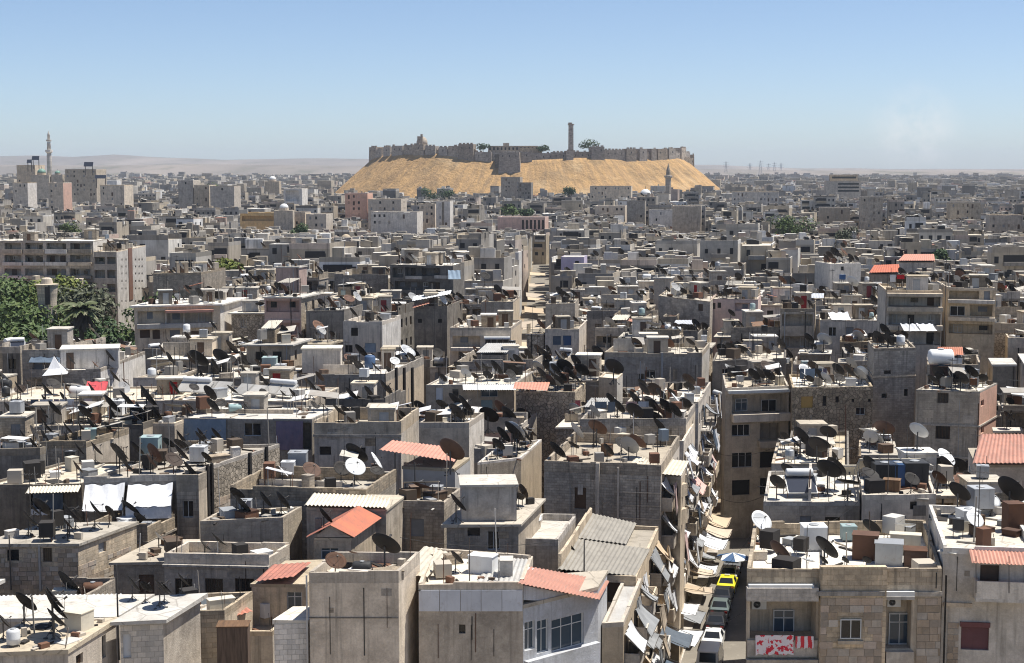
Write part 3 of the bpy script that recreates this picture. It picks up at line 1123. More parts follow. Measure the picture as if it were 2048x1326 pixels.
def solar(loc, rz=0.0, n=1, label=None, desc='solar water heater', w=1.9, h=1.9, mat='collector', frame='metal_grey', with_tank=True, tankmat='tank_white'):
    """tilted collector with a lying tank above; local +x is the sunny side"""
    root = thing('solar_heater', 'solar heater', loc, label, 'rooftop solar heaters', desc, rz)
    THINGS[-1]['top'] = Vector(loc) + Vector((0, 0, 1))
    W_ = w * n
    def fr():
        mb = MB()
        for x in np.linspace(-W_ / 2, W_ / 2, n + 1):
            mb.bar((x, -h * 0.4, 0), (x, -h * 0.4, 0.35), 0.03, 4)
            mb.bar((x, h * 0.42, 0), (x, h * 0.42, 1.25), 0.03, 4)
            mb.bar((x, -h * 0.4, 0.3), (x, h * 0.42, 1.2), 0.025, 4)
            mb.bar((x, h * 0.42, 0.05), (x, -h * 0.2, 0.5), 0.02, 4)
        mb.bar((-W_ / 2, h * .42, 1.22), (W_ / 2, h * .42, 1.22), 0.025, 4)
        return mb.mesh('frame', [frame])
    obj('frame', cached(('sfr', n, w, h, frame), fr), root)
    def pan():
        mb = MB()
        a = math.atan2(0.9, h * 0.82)
        L = math.hypot(0.9, h * 0.82) + 0.1
        for (zz, ww, m) in ((0.0, w - 0.06, 0), (0.045, w - 0.2, 1)):
            c, s = math.cos(a), math.sin(a)
            hl = L / 2 - (0.0 if m == 0 else 0.07)
            def T(x, l, t):
                return (x, l * c - t * s, 0.82 + l * s + t * c)
            lo = [T(-ww / 2, -hl, zz), T(ww / 2, -hl, zz), T(ww / 2, hl, zz), T(-ww / 2, hl, zz)]
            hi = [T(-ww / 2, -hl, zz + .05), T(ww / 2, -hl, zz + .05), T(ww / 2, hl, zz + .05), T(-ww / 2, hl, zz + .05)]
            mb.hexa(lo, hi, m)
        return mb.mesh('collector_panel', ['metal_grey' if mat == 'collector' else mat, mat])
    for i in range(n):
        obj('collector_panel', cached(('span', w, h, mat), pan), root, (-W_ / 2 + w * (i + .5), 0, 0))
    if with_tank:
        def bt():
            m = MB().lathe([(0.2, -0.03), (0.27, 0), (0.28, 0.05), (0.28, W_ * 0.86 - .05), (0.27, W_ * 0.86), (0.2, W_ * 0.86 + .03)], 12)
            m.v = [(z - W_ * 0.43, x + h * 0.36, y + 1.52) for (x, y, z) in m.v]
            return m.mesh('tank_body', [tankmat], True)
        obj('tank_body', cached(('stank', n, w, h, tankmat), bt), root)
    return root


def antenna(loc, h=4.0, label=None, desc='thin rooftop aerial mast', yagi=True, rz=0.3, r=0.035):
    root = thing('antenna_mast', 'antenna', loc, label, 'rooftop aerial masts', desc, rz)
    THINGS[-1]['top'] = Vector(loc) + Vector((0, 0, h))
    obj('pole', cached(('apole', r), lambda: MB().bar((0, 0, 0), (0, 0, 1), r, 5, 0, r * 0.7).mesh('pole', ['pole_metal'])), root, scale=(1, 1, h))
    if yagi:
        def yg():
            mb = MB()
            mb.bar((-0.6, 0, 0), (0.6, 0, 0), 0.015, 4)
            for i in range(7):
                x = -0.55 + i * 0.18
                mb.bar((x, -0.45 + i * .03, 0.01), (x, 0.45 - i * .03, 0.01), 0.01, 4)
            return mb.mesh('aerial', ['pole_metal'])
        obj('aerial', cached('yagi', yg), root, (0, 0, h * 0.93))
    return root


def ac_unit(loc, rz, label=None, desc='white air conditioner box', s=1.0):
    root = thing('air_conditioner', 'air conditioner', loc, label, 'wall air conditioners', desc, rz)
    obj('casing', cached('accase', lambda: MB().box((0, 0.14, 0.3), (0.85, 0.3, 0.58)).box((0, 0.14, 0.6), (0.87, 0.32, 0.03)).mesh('casing', ['frame_white'])), root, scale=s)
    def fan():
        mb = MB()
        n = 18
        ro, ri = 0.23, 0.2
        vs = []
        for rr, y in ((ro, -0.02), (ri, -0.02)):
            vs += [(-0.12 + rr * math.cos(6.2832 * i / n), y, 0.3 + rr * math.sin(6.2832 * i / n)) for i in range(n)]
        mb.add(vs, [(i, (i + 1) % n, n + (i + 1) % n, n + i) for i in range(n)], 0)
        mb.add(vs[n:] + [(-0.12, -0.012, 0.3)], [(i, (i + 1) % n, n) for i in range(n)], 1)
        for k in range(6):
            a = k * math.pi / 6
            mb.bar((-0.12 - .2 * math.cos(a), -0.026, 0.3 - .2 * math.sin(a)), (-0.12 + .2 * math.cos(a), -0.026, 0.3 + .2 * math.sin(a)), 0.005, 3, 0)
        return mb.mesh('fan_grille', ['metal_grey', 'rubber'])
    obj('fan_grille', cached('acfan', fan), root, scale=s)
    return root


def cloth_sheet(p0, p1, p2, p3, nu=8, nv=6, sag=0.15, wav=0.04, org=(0, 0, 0), th=0.01, rng=RNG, ragged=0.0):
    p0, p1, p2, p3 = [Vector(p) - Vector(org) for p in (p0, p1, p2, p3)]
    nr = (p1 - p0).cross(p3 - p0).normalized()
    ph = rng.random() * 6
    vs, fs = [], []
    for s in (0, -th):
        for j in range(nv + 1):
            for i in range(nu + 1):
                a, b = i / nu, j / nv
                p = p0.lerp(p1, a).lerp(p3.lerp(p2, a), b)
                p = p + nr * s
                p.z -= sag * 4 * a * (1 - a) * 0.5 + sag * 4 * b * (1 - b) * 0.5
                p += nr * wav * math.sin(a * 17 + ph + b * 3) * (0.3 + b)
                if ragged and j == nv:
                    p.z -= ragged * math.sin(i * 2.3 + ph)
                vs.append(p)
    m = (nu + 1) * (nv + 1)
    for j in range(nv):
        for i in range(nu):
            a = j * (nu + 1) + i
            fs.append((a, a + 1, a + nu + 2, a + nu + 1))
            fs.append((m + a, m + a + nu + 1, m + a + nu + 2, m + a + 1))
    mb = MB()
    mb.add(vs, fs)
    return mb


def awning(p0, p1, out, drop, mat, label=None, skew=0.0, **kw):
    p0, p1 = Vector(p0), Vector(p1)
    return _awning(p0, p1, out, drop, mat, label, skew=skew, **kw)


def _awning(p0, p1, out, drop, mat, label=None, skew=0.0, desc=None, group='cloth awnings and tarpaulins', poles=True, valance=0.0, sag=0.12, name='awning'):
    """cloth from the wall line p0-p1 out by vector out and down by drop"""
    p0, p1, out = Vector(p0), Vector(p1), Vector(out)
    q0, q1 = p0 + out * (1 - skew * .4) - Vector((0, 0, drop + skew)), p1 + out * (1 + skew * .3) - Vector((0, 0, drop - skew * .6))
    org = (p0 + p1) / 2
    root = thing(name, 'awning', org, label, group, desc)
    THINGS[-1]['top'] = (p0 + p1 + q0 + q1) / 4
    cl = obj('cloth', cloth_sheet(q0, q1, p1, p0, 12, 7, sag=sag, wav=.07, org=org).mesh('cloth', [mat], True), root)
    if valance:
        dn = Vector((0, 0, -valance))
        obj('valance', cloth_sheet(q0 + dn + out * .02, q1 + dn + out * .02, q1, q0, 8, 2, 0, 0.03, org, ragged=0.08).mesh('valance', [mat], True), cl)
    if poles:
        mb = MB()
        for a, b in ((p0, q0), (p1, q1)):
            mb.bar(a - org - Vector((0, 0, .03)), b - org - Vector((0, 0, .03)), 0.025, 4)
        mb.bar(q0 - org - Vector((0, 0, .03)), q1 - org - Vector((0, 0, .03)), 0.025, 4)
        obj('pole_frame', mb.mesh('pole_frame', ['pole_metal']), root)
    return root
# ------------------------------------------------------------------ ground, hills, haze
def lerp_list(L, x):
    if x <= L[0][0]:
        return L[0][1]
    for (a, b), (c, d) in zip(L, L[1:]):
        if x <= c:
            return b + (d - b) * (x - a) / (c - a)
    return L[-1][1]


mb = MB()
S = 30000.0
mb.quad((-S, -300, 0), (S, -300, 0), (S, 40000, 0), (-S, 40000, 0))
set_tags(obj('ground', mb.mesh('ground', ['dust_ground'])), kind='structure')

RIDGE = [(-400, 316), (0, 314), (80, 312.5), (150, 315), (235, 310.5), (300, 315), (400, 319), (450, 321), (560, 319), (640, 318), (740, 319), (1000, 326), (1440, 331), (1500, 334), (1600, 337.5), (1700, 336.5), (1800, 338.5), (1900, 337.5), (2048, 338), (2400, 337)]


def hill_mesh(ya, yb, ridge, nx, ny, seed, rough):
    vs, fs = [], []
    for j in range(ny + 1):
        t = j / ny
        Y = ya + (yb - ya) * t
        for i in range(nx + 1):
            px = -500 + 3048 * i / nx
            X = (px - W / 2) / FPX * yb * (0.6 + 0.4 * t) * 1.05
            px2 = W / 2 + X / Y * FPX
            zr = CAMZ + (HORIZON - lerp_list(ridge, px2)) / FPX * yb
            s = min(1.0, t / 0.82)
            s = s * s * (3 - 2 * s)
            nz = noise.noise((X * 0.0011 + seed, Y * 0.0011, 0)) * rough + noise.noise((X * 0.004 + seed, Y * 0.003, 3)) * rough * .35
            z = zr * s + nz * math.sin(math.pi * min(1, t * 1.05)) - 0.8 * (1 - s)
            if t > 0.9:
                z *= 1 - (t - 0.9) * 2
            vs.append((X, Y, max(z, -0.9)))
    for j in range(ny):
        for i in range(nx):
            a = j * (nx + 1) + i
            fs.append((a, a + 1, a + nx + 2, a + nx + 1))
    m = MB()
    m.add(vs, fs)
    return m


set_tags(obj('hills', hill_mesh(6800, 10500, RIDGE, 160, 24, 2.0, 16).mesh('hills', ['hill_soil'], True)), kind='structure')
LOW = [(-400, 331), (0, 330), (200, 331), (400, 329), (640, 331), (760, 333), (1000, 336), (1440, 338), (1600, 340.5), (2048, 341), (2400, 341)]
set_tags(obj('hills', hill_mesh(4300, 6000, LOW, 160, 16, 9.0, 5).mesh('hills', ['hill_soil'], True)), kind='structure')

mb = MB()
mb.hexa([(-9000, -60, -1.6), (9000, -60, -1.6), (9000, 12500, -1.6), (-9000, 12500, -1.6)], [(-9000, -60, 165), (9000, -60, 165), (9000, 12500, 165), (-9000, 12500, 165)])
hm = bpy.data.materials.new('haze_air')
hm.use_nodes = True
hn = hm.node_tree.nodes
hn.clear()
ho = hn.new('ShaderNodeOutputMaterial')
hv = hn.new('ShaderNodeVolumePrincipled')
hv.inputs['Color'].default_value = (0.78, 0.87, 1.0, 1)
hv.inputs['Density'].default_value = 5.5e-5
hv.inputs['Anisotropy'].default_value = 0.0
hm.node_tree.links.new(hv.outputs[0], ho.inputs['Volume'])
MAT['haze_air'] = hm
set_tags(obj('haze', mb.mesh('haze', ['haze_air'])), 'thin pale summer haze over the whole town', 'haze', kind='stuff')

# ------------------------------------------------------------------ keep-clear records for what stands in front
KEEP = []      # (px0, px1, lowest picture row to stay visible, distance, quad)


def keep(quad, z, ybot, pad=2):
    ps = [proj((p.x, p.y, z)) for p in quad]
    # a dark gap beside it is fine, so only its own span counts
    KEEP.append((min(p[0] for p in ps) - pad, max(p[0] for p in ps) + pad, ybot, min(p.y for p in quad), quad))


# ------------------------------------------------------------------ the citadel
CY, CXPX = 1560.0, 1060.0
CX = (CXPX - W / 2) / FPX * CY
TA, TB, BA, BB = 153.0, 95.0, 200.0, 142.0
EDGE = [(735, 315), (760, 312), (800, 307.5), (850, 306.5), (900, 309), (940, 316), (985, 322), (1040, 323), (1070, 320), (1100, 319), (1150, 316), (1200, 316), (1250, 320), (1300, 319), (1350, 315), (1390, 324)]


def rim(px):
    """point on the front rim of the mound under a picture column"""
    Y = CY
    for _ in range(6):
        X = (px - W / 2) / FPX * Y
        k = max(-0.995, min(0.995, (X - CX) / TA))
        Y = CY - TB * math.sqrt(1 - k * k)
    z = CAMZ + (HORIZON - lerp_list(EDGE, px)) / FPX * Y
    return Vector((X, Y, z))


N, M = 220, 22
vs, fs = [], []
for j in range(M + 1):
    t = j / M
    for i in range(N):
        k = 2 * math.pi * i / N
        gx, gy = math.cos(k), math.sin(k)
        topx = CX + TA * gx
        px = W / 2 + topx / (CY + TB * gy * (1 if gy < 0 else 0)) * FPX
        zt = CAMZ + (HORIZON - lerp_list(EDGE, px)) / FPX * (CY + TB * min(gy, 0))
        gul = noise.noise((k * 9, t * 1.2, 0)) * 0.05 + noise.noise((k * 30, t * 1.5, 5)) * 0.045 + noise.noise((k * 70, t * 2, 9)) * .02
        s = t + gul * math.sin(math.pi * min(1, t * 1.3))
        x = CX + (TA + (BA - TA) * s * 1.25) * gx
        y = CY + (TB + (BB - TB) * s * 1.25) * gy
        z = zt - (zt + 3) * t ** 0.97 + noise.noise((x * .05, y * .05, t * 4)) * 1.2 * math.sin(math.pi * t)
        vs.append((x - CX, y - CY, z))
for j in range(M):
    for i in range(N):
        a, b = j * N + i, j * N + (i + 1) % N
        fs.append((a, a + N, b + N, b))
vs.append((0, 0, 52.0))
for i in range(N):
    fs.append((i, (i + 1) % N, len(vs) - 1))
m = MB(); m.add(vs, fs)
set_tags(obj('citadel_mound', m.mesh('citadel_mound', ['dry_grass'], True), None, (CX, CY, 0)), kind='structure')

cit = thing('citadel', 'citadel', (CX, CY, 44), 'grey stone citadel walls and towers crowning the steep golden mound')
CO = Vector((CX, CY, 44))


def zpx(py, Y):
    return CAMZ + (HORIZON - py) / FPX * Y


def castle_block(name, x0, x1, ytop, ybase, depth=9.0, fwd=0.0, mat='castle_stone', merlon=True, taper=0.0):
    a, b = rim(x0), rim(x1)
    d = Vector((b.x - a.x, b.y - a.y)).normalized()
    n = Vector((d.y, -d.x))
    zt = zpx(ytop, (a.y + b.y) / 2 - fwd)
    zb = zpx(ybase, (a.y + b.y) / 2 - fwd) - 4
    A, B = q2(a) + n * fwd - q2(CO), q2(b) + n * fwd - q2(CO)
    Q = [A, B, B - n * (depth + fwd), A - n * (depth + fwd)]
    Qb = inset(Q, -taper) if taper else Q
    m = MB()
    m.hexa([(p.x, p.y, zb - 44) for p in Qb], [(p.x, p.y, zt - 44) for p in Q])
    o = obj(name, m.mesh(name, [mat]), cit)
    if merlon:
        w = (B - A).length
        k = max(2, int(w / 3.2))
        m = MB()
        for i in range(k):
            if RNG.random() < 0.25:
                continue
            c = A + d * (w * (i + .5) / k) - n * 0.8
            m.box((c.x, c.y, zt - 44 + 0.55), (w / k * 0.6, 1.3, 1.1 + RNG.uniform(-.2, .5)), math.atan2(d.y, d.x))
        if m.f:
            set_tags(obj('battlement', m.mesh('battlement', [mat]), o), kind='stuff')
    # arrow slits
    if (B - A).length > 7:
        m = MB()
        k = int((B - A).length / 6)
        for i in range(k):
            c = A + d * ((B - A).length * (i + .5) / k) + n * (0.02 + taper * .4)
            m.box((c.x, c.y, zt - 44 - 3.4), (0.7, 0.25, 1.6), math.atan2(d.y, d.x))
        set_tags(obj('arrow_slits', m.mesh('arrow_slits', ['town_windows_and_shade']), o), kind='stuff')
    return o


c2 = lambda x: 640 + x / 2.4976
r2 = lambda y: 220 + y / 2.4976
# curtain walls between the towers
for x0, x1, yt, yb in ((252, 372, 204, 242), (372, 480, 193, 234), (480, 650, 196, 236), (650, 780, 198, 242), (770, 862, 214, 252), (855, 1010, 210, 258), (1000, 1165, 212, 246), (1160, 1270, 208, 246), (1260, 1420, 205, 244), (1415, 1530, 205, 248), (1525, 1660, 214, 250), (1650, 1800, 218, 246), (1795, 1866, 236, 266)):
    castle_block('curtain_wall', c2(x0), c2(x1), r2(yt) + 1.6, r2(yb), 5.0, -.5)
for x0, x1, yt, yb, fw in ((255, 290, 188, 240, 3), (290, 318, 200, 240, 4), (326, 358, 186, 236, 3), (368, 420, 181, 232, 3.5), (425, 470, 178, 232, 2.5), (475, 525, 175, 233, 5), (530, 580, 183, 232, 2.5), (598, 640, 188, 232, 3), (645, 692, 182, 238, 3), (696, 770, 173, 242, 6), (776, 857, 212, 252, 4), (1005, 1058, 211, 244, 3), (1228, 1262, 206, 246, 4), (1352, 1415, 186, 242, 4), (1418, 1520, 202, 246, 1.5), (1524, 1572, 196, 248, 4), (1590, 1626, 196, 246, 3), (1648, 1672, 196, 240, 3), (1680, 1726, 197, 240, 3), (1734, 1766, 195, 240, 3), (1770, 1790, 215, 242, 2), (1795, 1818, 192, 246, 3), (1820, 1840, 215, 258, 2), (1845, 1863, 225, 268, 2)):
    castle_block('tower', c2(x0), c2(x1), r2(yt) - .6, r2(yb), 7.0, fw * .38, taper=0.3)
castle_block('gate_tower', c2(903), c2(1000), r2(212), r2(296), 16.0, 12.0, merlon=True, taper=1.2)
castle_block('gate_flank', c2(880), c2(906), r2(222), r2(300), 10.0, 7.0, mat='cement_dark', merlon=False)
# palace, dome, ruined tower behind the walls
def inner(name, x0, x1, yt, yb, back, mat='castle_stone', depth=10.0):
    a, b = rim(x0), rim(x1)
    Y = (a.y + b.y) / 2 + back
    A, B = at_y(x0, yt, Y), at_y(x1, yt, Y)
    zb = 44.0
    m = MB()
    m.hexa([(A.x - CX, Y - CY, zb - 44), (B.x - CX, Y - CY, zb - 44), (B.x - CX, Y + depth - CY, zb - 44), (A.x - CX, Y + depth - CY, zb - 44)],
           [(A.x - CX, Y - CY, A.z - 44), (B.x - CX, Y - CY, A.z - 44), (B.x - CX, Y + depth - CY, A.z - 44), (A.x - CX, Y + depth - CY, A.z - 44)])
    o = obj(name, m.mesh(name, [mat]), cit)
    return o, A, B, Y


pal_, A, B, Y = inner('palace', c2(840), c2(1090), r2(179), r2(206), 14, 'ashlar')
m = MB()
for i in range(13):
    x = A.x + (B.x - A.x) * (i + .5) / 13
    m.box((x - CX, Y - CY - .05, A.z - 44 - 2.6), (1.5, 0.3, 2.4))
set_tags(obj('palace_windows', m.mesh('palace_windows', ['town_windows_and_shade']), pal_), kind='stuff')
inner('palace_wing', c2(915), c2(945), r2(165), r2(206), 18)
inner('palace_wing', c2(1000), c2(1110), r2(190), r2(206), 10, 'ashlar')
a = rim(c2(510))
m = MB()
m.lathe([(5.2, 0), (5.2, 3.5), (5.0, 4.2), (4.2, 6.3), (2.6, 7.9), (0.2, 8.7)], 16)
obj('dome', m.mesh('dome', ['ashlar'], True), cit, (a.x - CX, a.y + 9 - CY, zpx(r2(178), a.y) - 44))
a = rim(c2(502))
obj('ruined_turret', MB().box((0, 0, 4), (5, 4, 9)).box((1.5, 0, 9), (2, 3, 3)).mesh('ruined_turret', ['castle_stone']), cit, (a.x - CX, a.y + 3 - CY, zpx(r2(178), a.y) - 44))
# square minaret of the citadel
a = rim(c2(1253))
mn = thing('square_minaret', 'minaret', (at_y(c2(1253), r2(205), a.y + 12).x, a.y + 12, 46), 'tall square stone minaret rising above the citadel wall')
zt = zpx(r2(78), a.y + 12) - 46
hw = 12.5 / 2.4976 / FPX * (a.y + 12)
m = MB(); m.hexa([(-hw * 1.05, -hw * 1.05, -2), (hw * 1.05, -hw * 1.05, -2), (hw * 1.05, hw * 1.05, -2), (-hw * 1.05, hw * 1.05, -2)], [(-hw * .95, -hw * .95, zt), (hw * .95, -hw * .95, zt), (hw * .95, hw * .95, zt), (-hw * .95, hw * .95, zt)])
obj('shaft', m.mesh('shaft', ['castle_stone']), mn)
obj('gallery', MB().box((0, 0, zt + .5), (hw * 2.5, hw * 2.5, 1.0)).box((-hw * .3, 0, zt + 1.6), (hw * 1.5, hw * 1.8, 1.4)).mesh('gallery', ['castle_stone']), mn)
m = MB()
for z in (0.3, 0.5, 0.7, 0.88):
    m.box((0, -hw * 1.0, zt * z), (0.7, 0.3, 1.5))
set_tags(obj('slit_windows', m.mesh('slit_windows', ['town_windows_and_shade']), mn), kind='stuff')


# ------------------------------------------------------------------ trees
def tree(loc, h, rx, mat='leaf_green', n=1600, leaf=0.42, seed=1, label=None, desc=None, group=None, name='tree', lobes=7, squash=0.75, trunk_h=0.35):
    rng = random.Random(seed)
    root = thing(name, 'tree', loc, label, group, desc)
    THINGS[-1]['top'] = Vector(loc) + Vector((0, 0, h * .6))
    mb = MB()
    th = h * trunk_h
    tips = []
    mb.bar((0, 0, 0), (0.1, 0, th), 0.05 * h * 0.55, 7, 0, 0.032 * h * .55)
    lob = []
    for i in range(lobes):
        a = i * 2.4 + rng.random()
        rr = rx * (0.15 + 0.55 * rng.random()) if i else 0
        z = th + (h - th) * (0.3 + 0.5 * rng.random()) if i else th + (h - th) * 0.6
        c = Vector((rr * math.cos(a), rr * math.sin(a), z))
        s = rx * rng.uniform(0.38, 0.62)
        lob.append((c, s))
        mb.bar((0.1, 0, th * 0.95), tuple(c), 0.02 * h * .5, 5, 0, 0.01 * h * .4)
    obj('trunk', mb.mesh('trunk', ['bark']), root)
    vs, fs = [], []
    for k in range(n):
        c, s = lob[rng.randrange(len(lob))]
        d = Vector((rng.gauss(0, 1), rng.gauss(0, 1), rng.gauss(0, 1))).normalized()
        rad = s * (0.55 + 0.5 * rng.random() ** 0.6)
        f = 1 + 0.25 * noise.noise(d * 2.5 + c)
        p = c + Vector((d.x, d.y, d.z * squash)) * rad * f
        if p.z < th * 0.6:
            continue
        nn = (d + Vector((rng.uniform(-.8, .8), rng.uniform(-.8, .8), rng.uniform(-.3, .9)))).normalized()
        t = nn.orthogonal().normalized()
        t.rotate(Matrix.Rotation(rng.random() * 6.28, 3, nn))
        w = nn.cross(t)
        ls = leaf * rng.uniform(0.6, 1.25)
        o = len(vs)
        vs += [p - t * ls, p + w * ls * 0.55 + nn * ls * .15, p + t * ls, p - w * ls * 0.55 + nn * ls * .15]
        fs.append((o, o + 1, o + 2, o + 3))
    m = MB(); m.add(vs, fs)
    obj('crown', m.mesh('crown', [mat]), root)
    return root


def palm(loc, h, label, fr=26, seed=3):
    rng = random.Random(seed)
    root = thing('palm_tree', 'palm', loc, label)
    THINGS[-1]['top'] = Vector(loc) + Vector((0, 0, h))
    mb = MB()
    mb.lathe([(0.55, 0), (0.42, h * .3), (0.38, h * .8), (0.45, h * .92), (0.5, h)], 9)
    obj('trunk', mb.mesh('trunk', ['bark']), root)
    def fronds(els, n, L, droop, mat, nm):
        mb = MB()
        for i in range(n):
            a = i * 2.39996 + rng.random() * .3
            e = rng.uniform(*els)
            hd = Vector((math.cos(a), math.sin(a), 0))
            sd_ = Vector((-math.sin(a), math.cos(a), 0))
            pts = []
            Lf = L * rng.uniform(.85, 1.1)
            for s in range(8):
                t = s / 7
                pts.append(Vector((0, 0, h)) + hd * Lf * t * math.cos(e * (1 - t * .3)) + Vector((0, 0, Lf * (t * math.sin(e) - droop * t * t))))
            for s in range(7):
                wv = 0.62 * (1 - (s / 7) ** 2) + 0.12
                for sgn in (-1, 1):
                    p, q = pts[s], pts[s + 1]
                    mb.add([p, q, q + sd_ * sgn * wv * .8 + Vector((0, 0, -.22)) + hd * .35, p + sd_ * sgn * wv + Vector((0, 0, -.28)) + hd * .3], [(0, 1, 2, 3)])
        return obj(nm, mb.mesh(nm, [mat]), root)
    fronds((-0.1, 1.1), fr, 3.4, 0.55, 'leaf_palm', 'fronds')
    fronds((-1.25, -0.7), 20, 2.4, 0.35, 'bark', 'dead_fronds')
    return root


def cit_tree(px, py0, py1, mat, seed, label, rx):
    a = rim(px)
    Y = a.y + 10
    b = at_y(px, py1, Y)
    t = at_y(px, py0, Y)
    tree((b.x, Y, b.z - 1), t.z - b.z + 1, rx, mat, 420, 0.9, seed, label, 'trees on the citadel', trunk_h=0.3)


cit_tree(c2(817), r2(170), r2(208), 'leaf_deep', 5, 'dark tree left of the palace on the citadel', 6)
cit_tree(c2(1115), r2(182), r2(206), 'leaf_deep', 6, 'low dark tree right of the palace on the citadel', 7)
cit_tree(c2(1340), r2(153), r2(196), 'leaf_deep', 8, 'round dark tree right of the square citadel minaret', 10.5)


# ------------------------------------------------------------------ pylons far right of the citadel
def pylon(px, ytop, Y, label):
    p = at_y(px, ytop, Y)
    z0 = 8.0
    h = p.z - z0
    root = thing('power_pylon', 'pylon', (p.x, Y, z0), label, 'power pylons on the horizon')
    THINGS[-1]['top'] = Vector((p.x, Y, p.z))
    m = MB()
    w = h * .11
    for sx, sy in ((-1, -1), (1, -1), (1, 1), (-1, 1)):
        m.bar((sx * w, sy * w, 0), (sx * w * .15, sy * w * .15, h), 0.4, 4)
    for k in range(6):
        z0_, z1_ = h * k / 6, h * (k + 1) / 6
        wa, wb = w * (1 - .85 * k / 6), w * (1 - .85 * (k + 1) / 6)
        m.bar((-wa, -wa, z0_), (wb, -wb, z1_), 0.25, 3)
        m.bar((wa, -wa, z0_), (-wb, -wb, z1_), 0.25, 3)
    obj('lattice', m.mesh('lattice', ['metal_grey']), root)
    for k, z in enumerate((.68, .8, .92)):
        obj('crossarm', MB().bar((-h * .2 + k * .6, 0, h * z), (h * .2 - k * .6, 0, h * z), 0.45, 4).mesh('crossarm', ['metal_grey']), root)


for i, (x, y, Y) in enumerate(((1452, 323, 5200), (1500, 326, 5600), (1521, 321, 5000), (1537, 327, 5800), (1549, 325, 5400), (1562, 326, 5500))):
    pylon(x, y, Y, ('faint lattice pylon on the horizon, %s from the left of six right of the citadel' % ('first', 'second', 'third', 'fourth', 'fifth', 'sixth')[i]))
# ------------------------------------------------------------------ houses between the ones built one by one
TAN = math.tan(R(13))
STREETS = []     # (quad) strips kept free


def strip(p, q, w):
    d = (q - p).normalized()
    n = Vector((d.y, -d.x)) * w / 2
    return [p + n * -1 + d * 0, p + n, q + n, q - n][::1]


def ccw(Q):
    a = sum(Q[i].x * Q[(i + 1) % len(Q)].y - Q[(i + 1) % len(Q)].x * Q[i].y for i in range(len(Q)))
    return Q if a > 0 else Q[::-1]


STREETS.append(ccw(strip(Vector((7.4, 78)), Vector((24.0, 157)), 8.0)))
STREETS.append(ccw(strip(Vector((2.0, 226)), Vector((12.2, 650)), 6.2)))


def min_top_row(quad, z):
    """lowest allowed roof row for something standing here (keeps what is behind in view)"""
    ps = [proj((p.x, p.y, z)) for p in quad]
    a, b = min(p[0] for p in ps), max(p[0] for p in ps)
    yn = min(p.y for p in quad)
    row = -1e9
    for (x0, x1, yb, Y, q) in KEEP:
        if Y > yn + 0.5 and x0 < b and x1 > a:
            row = max(row, yb)
    return row


def free(quad, gap=0.0):
    y0 = quad[0].y
    for k in KEEP:
        if abs(k[4][0].y - y0) < 120 and convex_hit(quad, k[4], gap):
            return False
    for s in STREETS:
        if convex_hit(quad, s, 0):
            return False
    return True


def roof_point(rng, Hs, m=0.6):
    q = inset(Hs.quad, m)
    for _ in range(9):
        a, b = rng.random(), rng.random()
        p = q[0].lerp(q[1], a).lerp(q[3].lerp(q[2], a), b)
        if not taken(p.x, p.y, .5):
            break
    return Vector((p.x, p.y, Hs.z + 0.02))


def dress_roof(rng, Hs, nd, nt, ns=0, na=0, big=1.0, spot=None):
    used = list(spot or [])
    def place(sep=1.3, tries=12):
        for _ in range(tries):
            p = roof_point(rng, Hs)
            if all((q2(p) - u[0]).length > sep * .5 + u[1] for u in used):
                used.append((q2(p), sep * .5))
                return p
        return None
    d = Hs.quad[1] - Hs.quad[0]
    rz = math.atan2(d.y, d.x)
    for _ in range(ns):
        p = place(2.6)
        if p:
            solar(p, rz - R(rng.uniform(-60, 110)) , 1, None, 'small solar water heater')
    for _ in range(nt):
        p = place(1.4)
        if p: rnd_tank(rng, p, rz)
    for _ in range(nd):
        p = place(1.5)
        if p: rnd_dish(rng, p, big)
    for _ in range(na):
        p = place(0.6)
        if p: antenna(p, rng.uniform(2.5, 5.5), yagi=rng.random() < 0.6, rz=rng.random() * 3)


WALLS = (('plaster_grey', 2.6), ('concrete', 3), ('plaster_beige', 1.4), ('block_wall', 2.4), ('ashlar', 1.4), ('plaster_white', 0.7), ('cement_dark', 3.2), ('rubble_stone', 1), ('plaster_cream', 0.35), ('plaster_pink', 0.15))
WWORD = {'plaster_grey': 'grey plastered', 'concrete': 'bare concrete', 'plaster_beige': 'beige plastered', 'block_wall': 'bare block', 'ashlar': 'cut-stone', 'plaster_white': 'off-white', 'cement_dark': 'dark cement', 'rubble_stone': 'rubble-stone', 'plaster_cream': 'cream', 'plaster_pink': 'pinkish', 'castle_stone': 'stone', 'plaster_blue': 'blue-grey', 'plaster_yellow': 'yellow'}
ROOFS = (('roof_pale', 3), ('roof_white', 2.4), ('roof_dusty', 1.6))


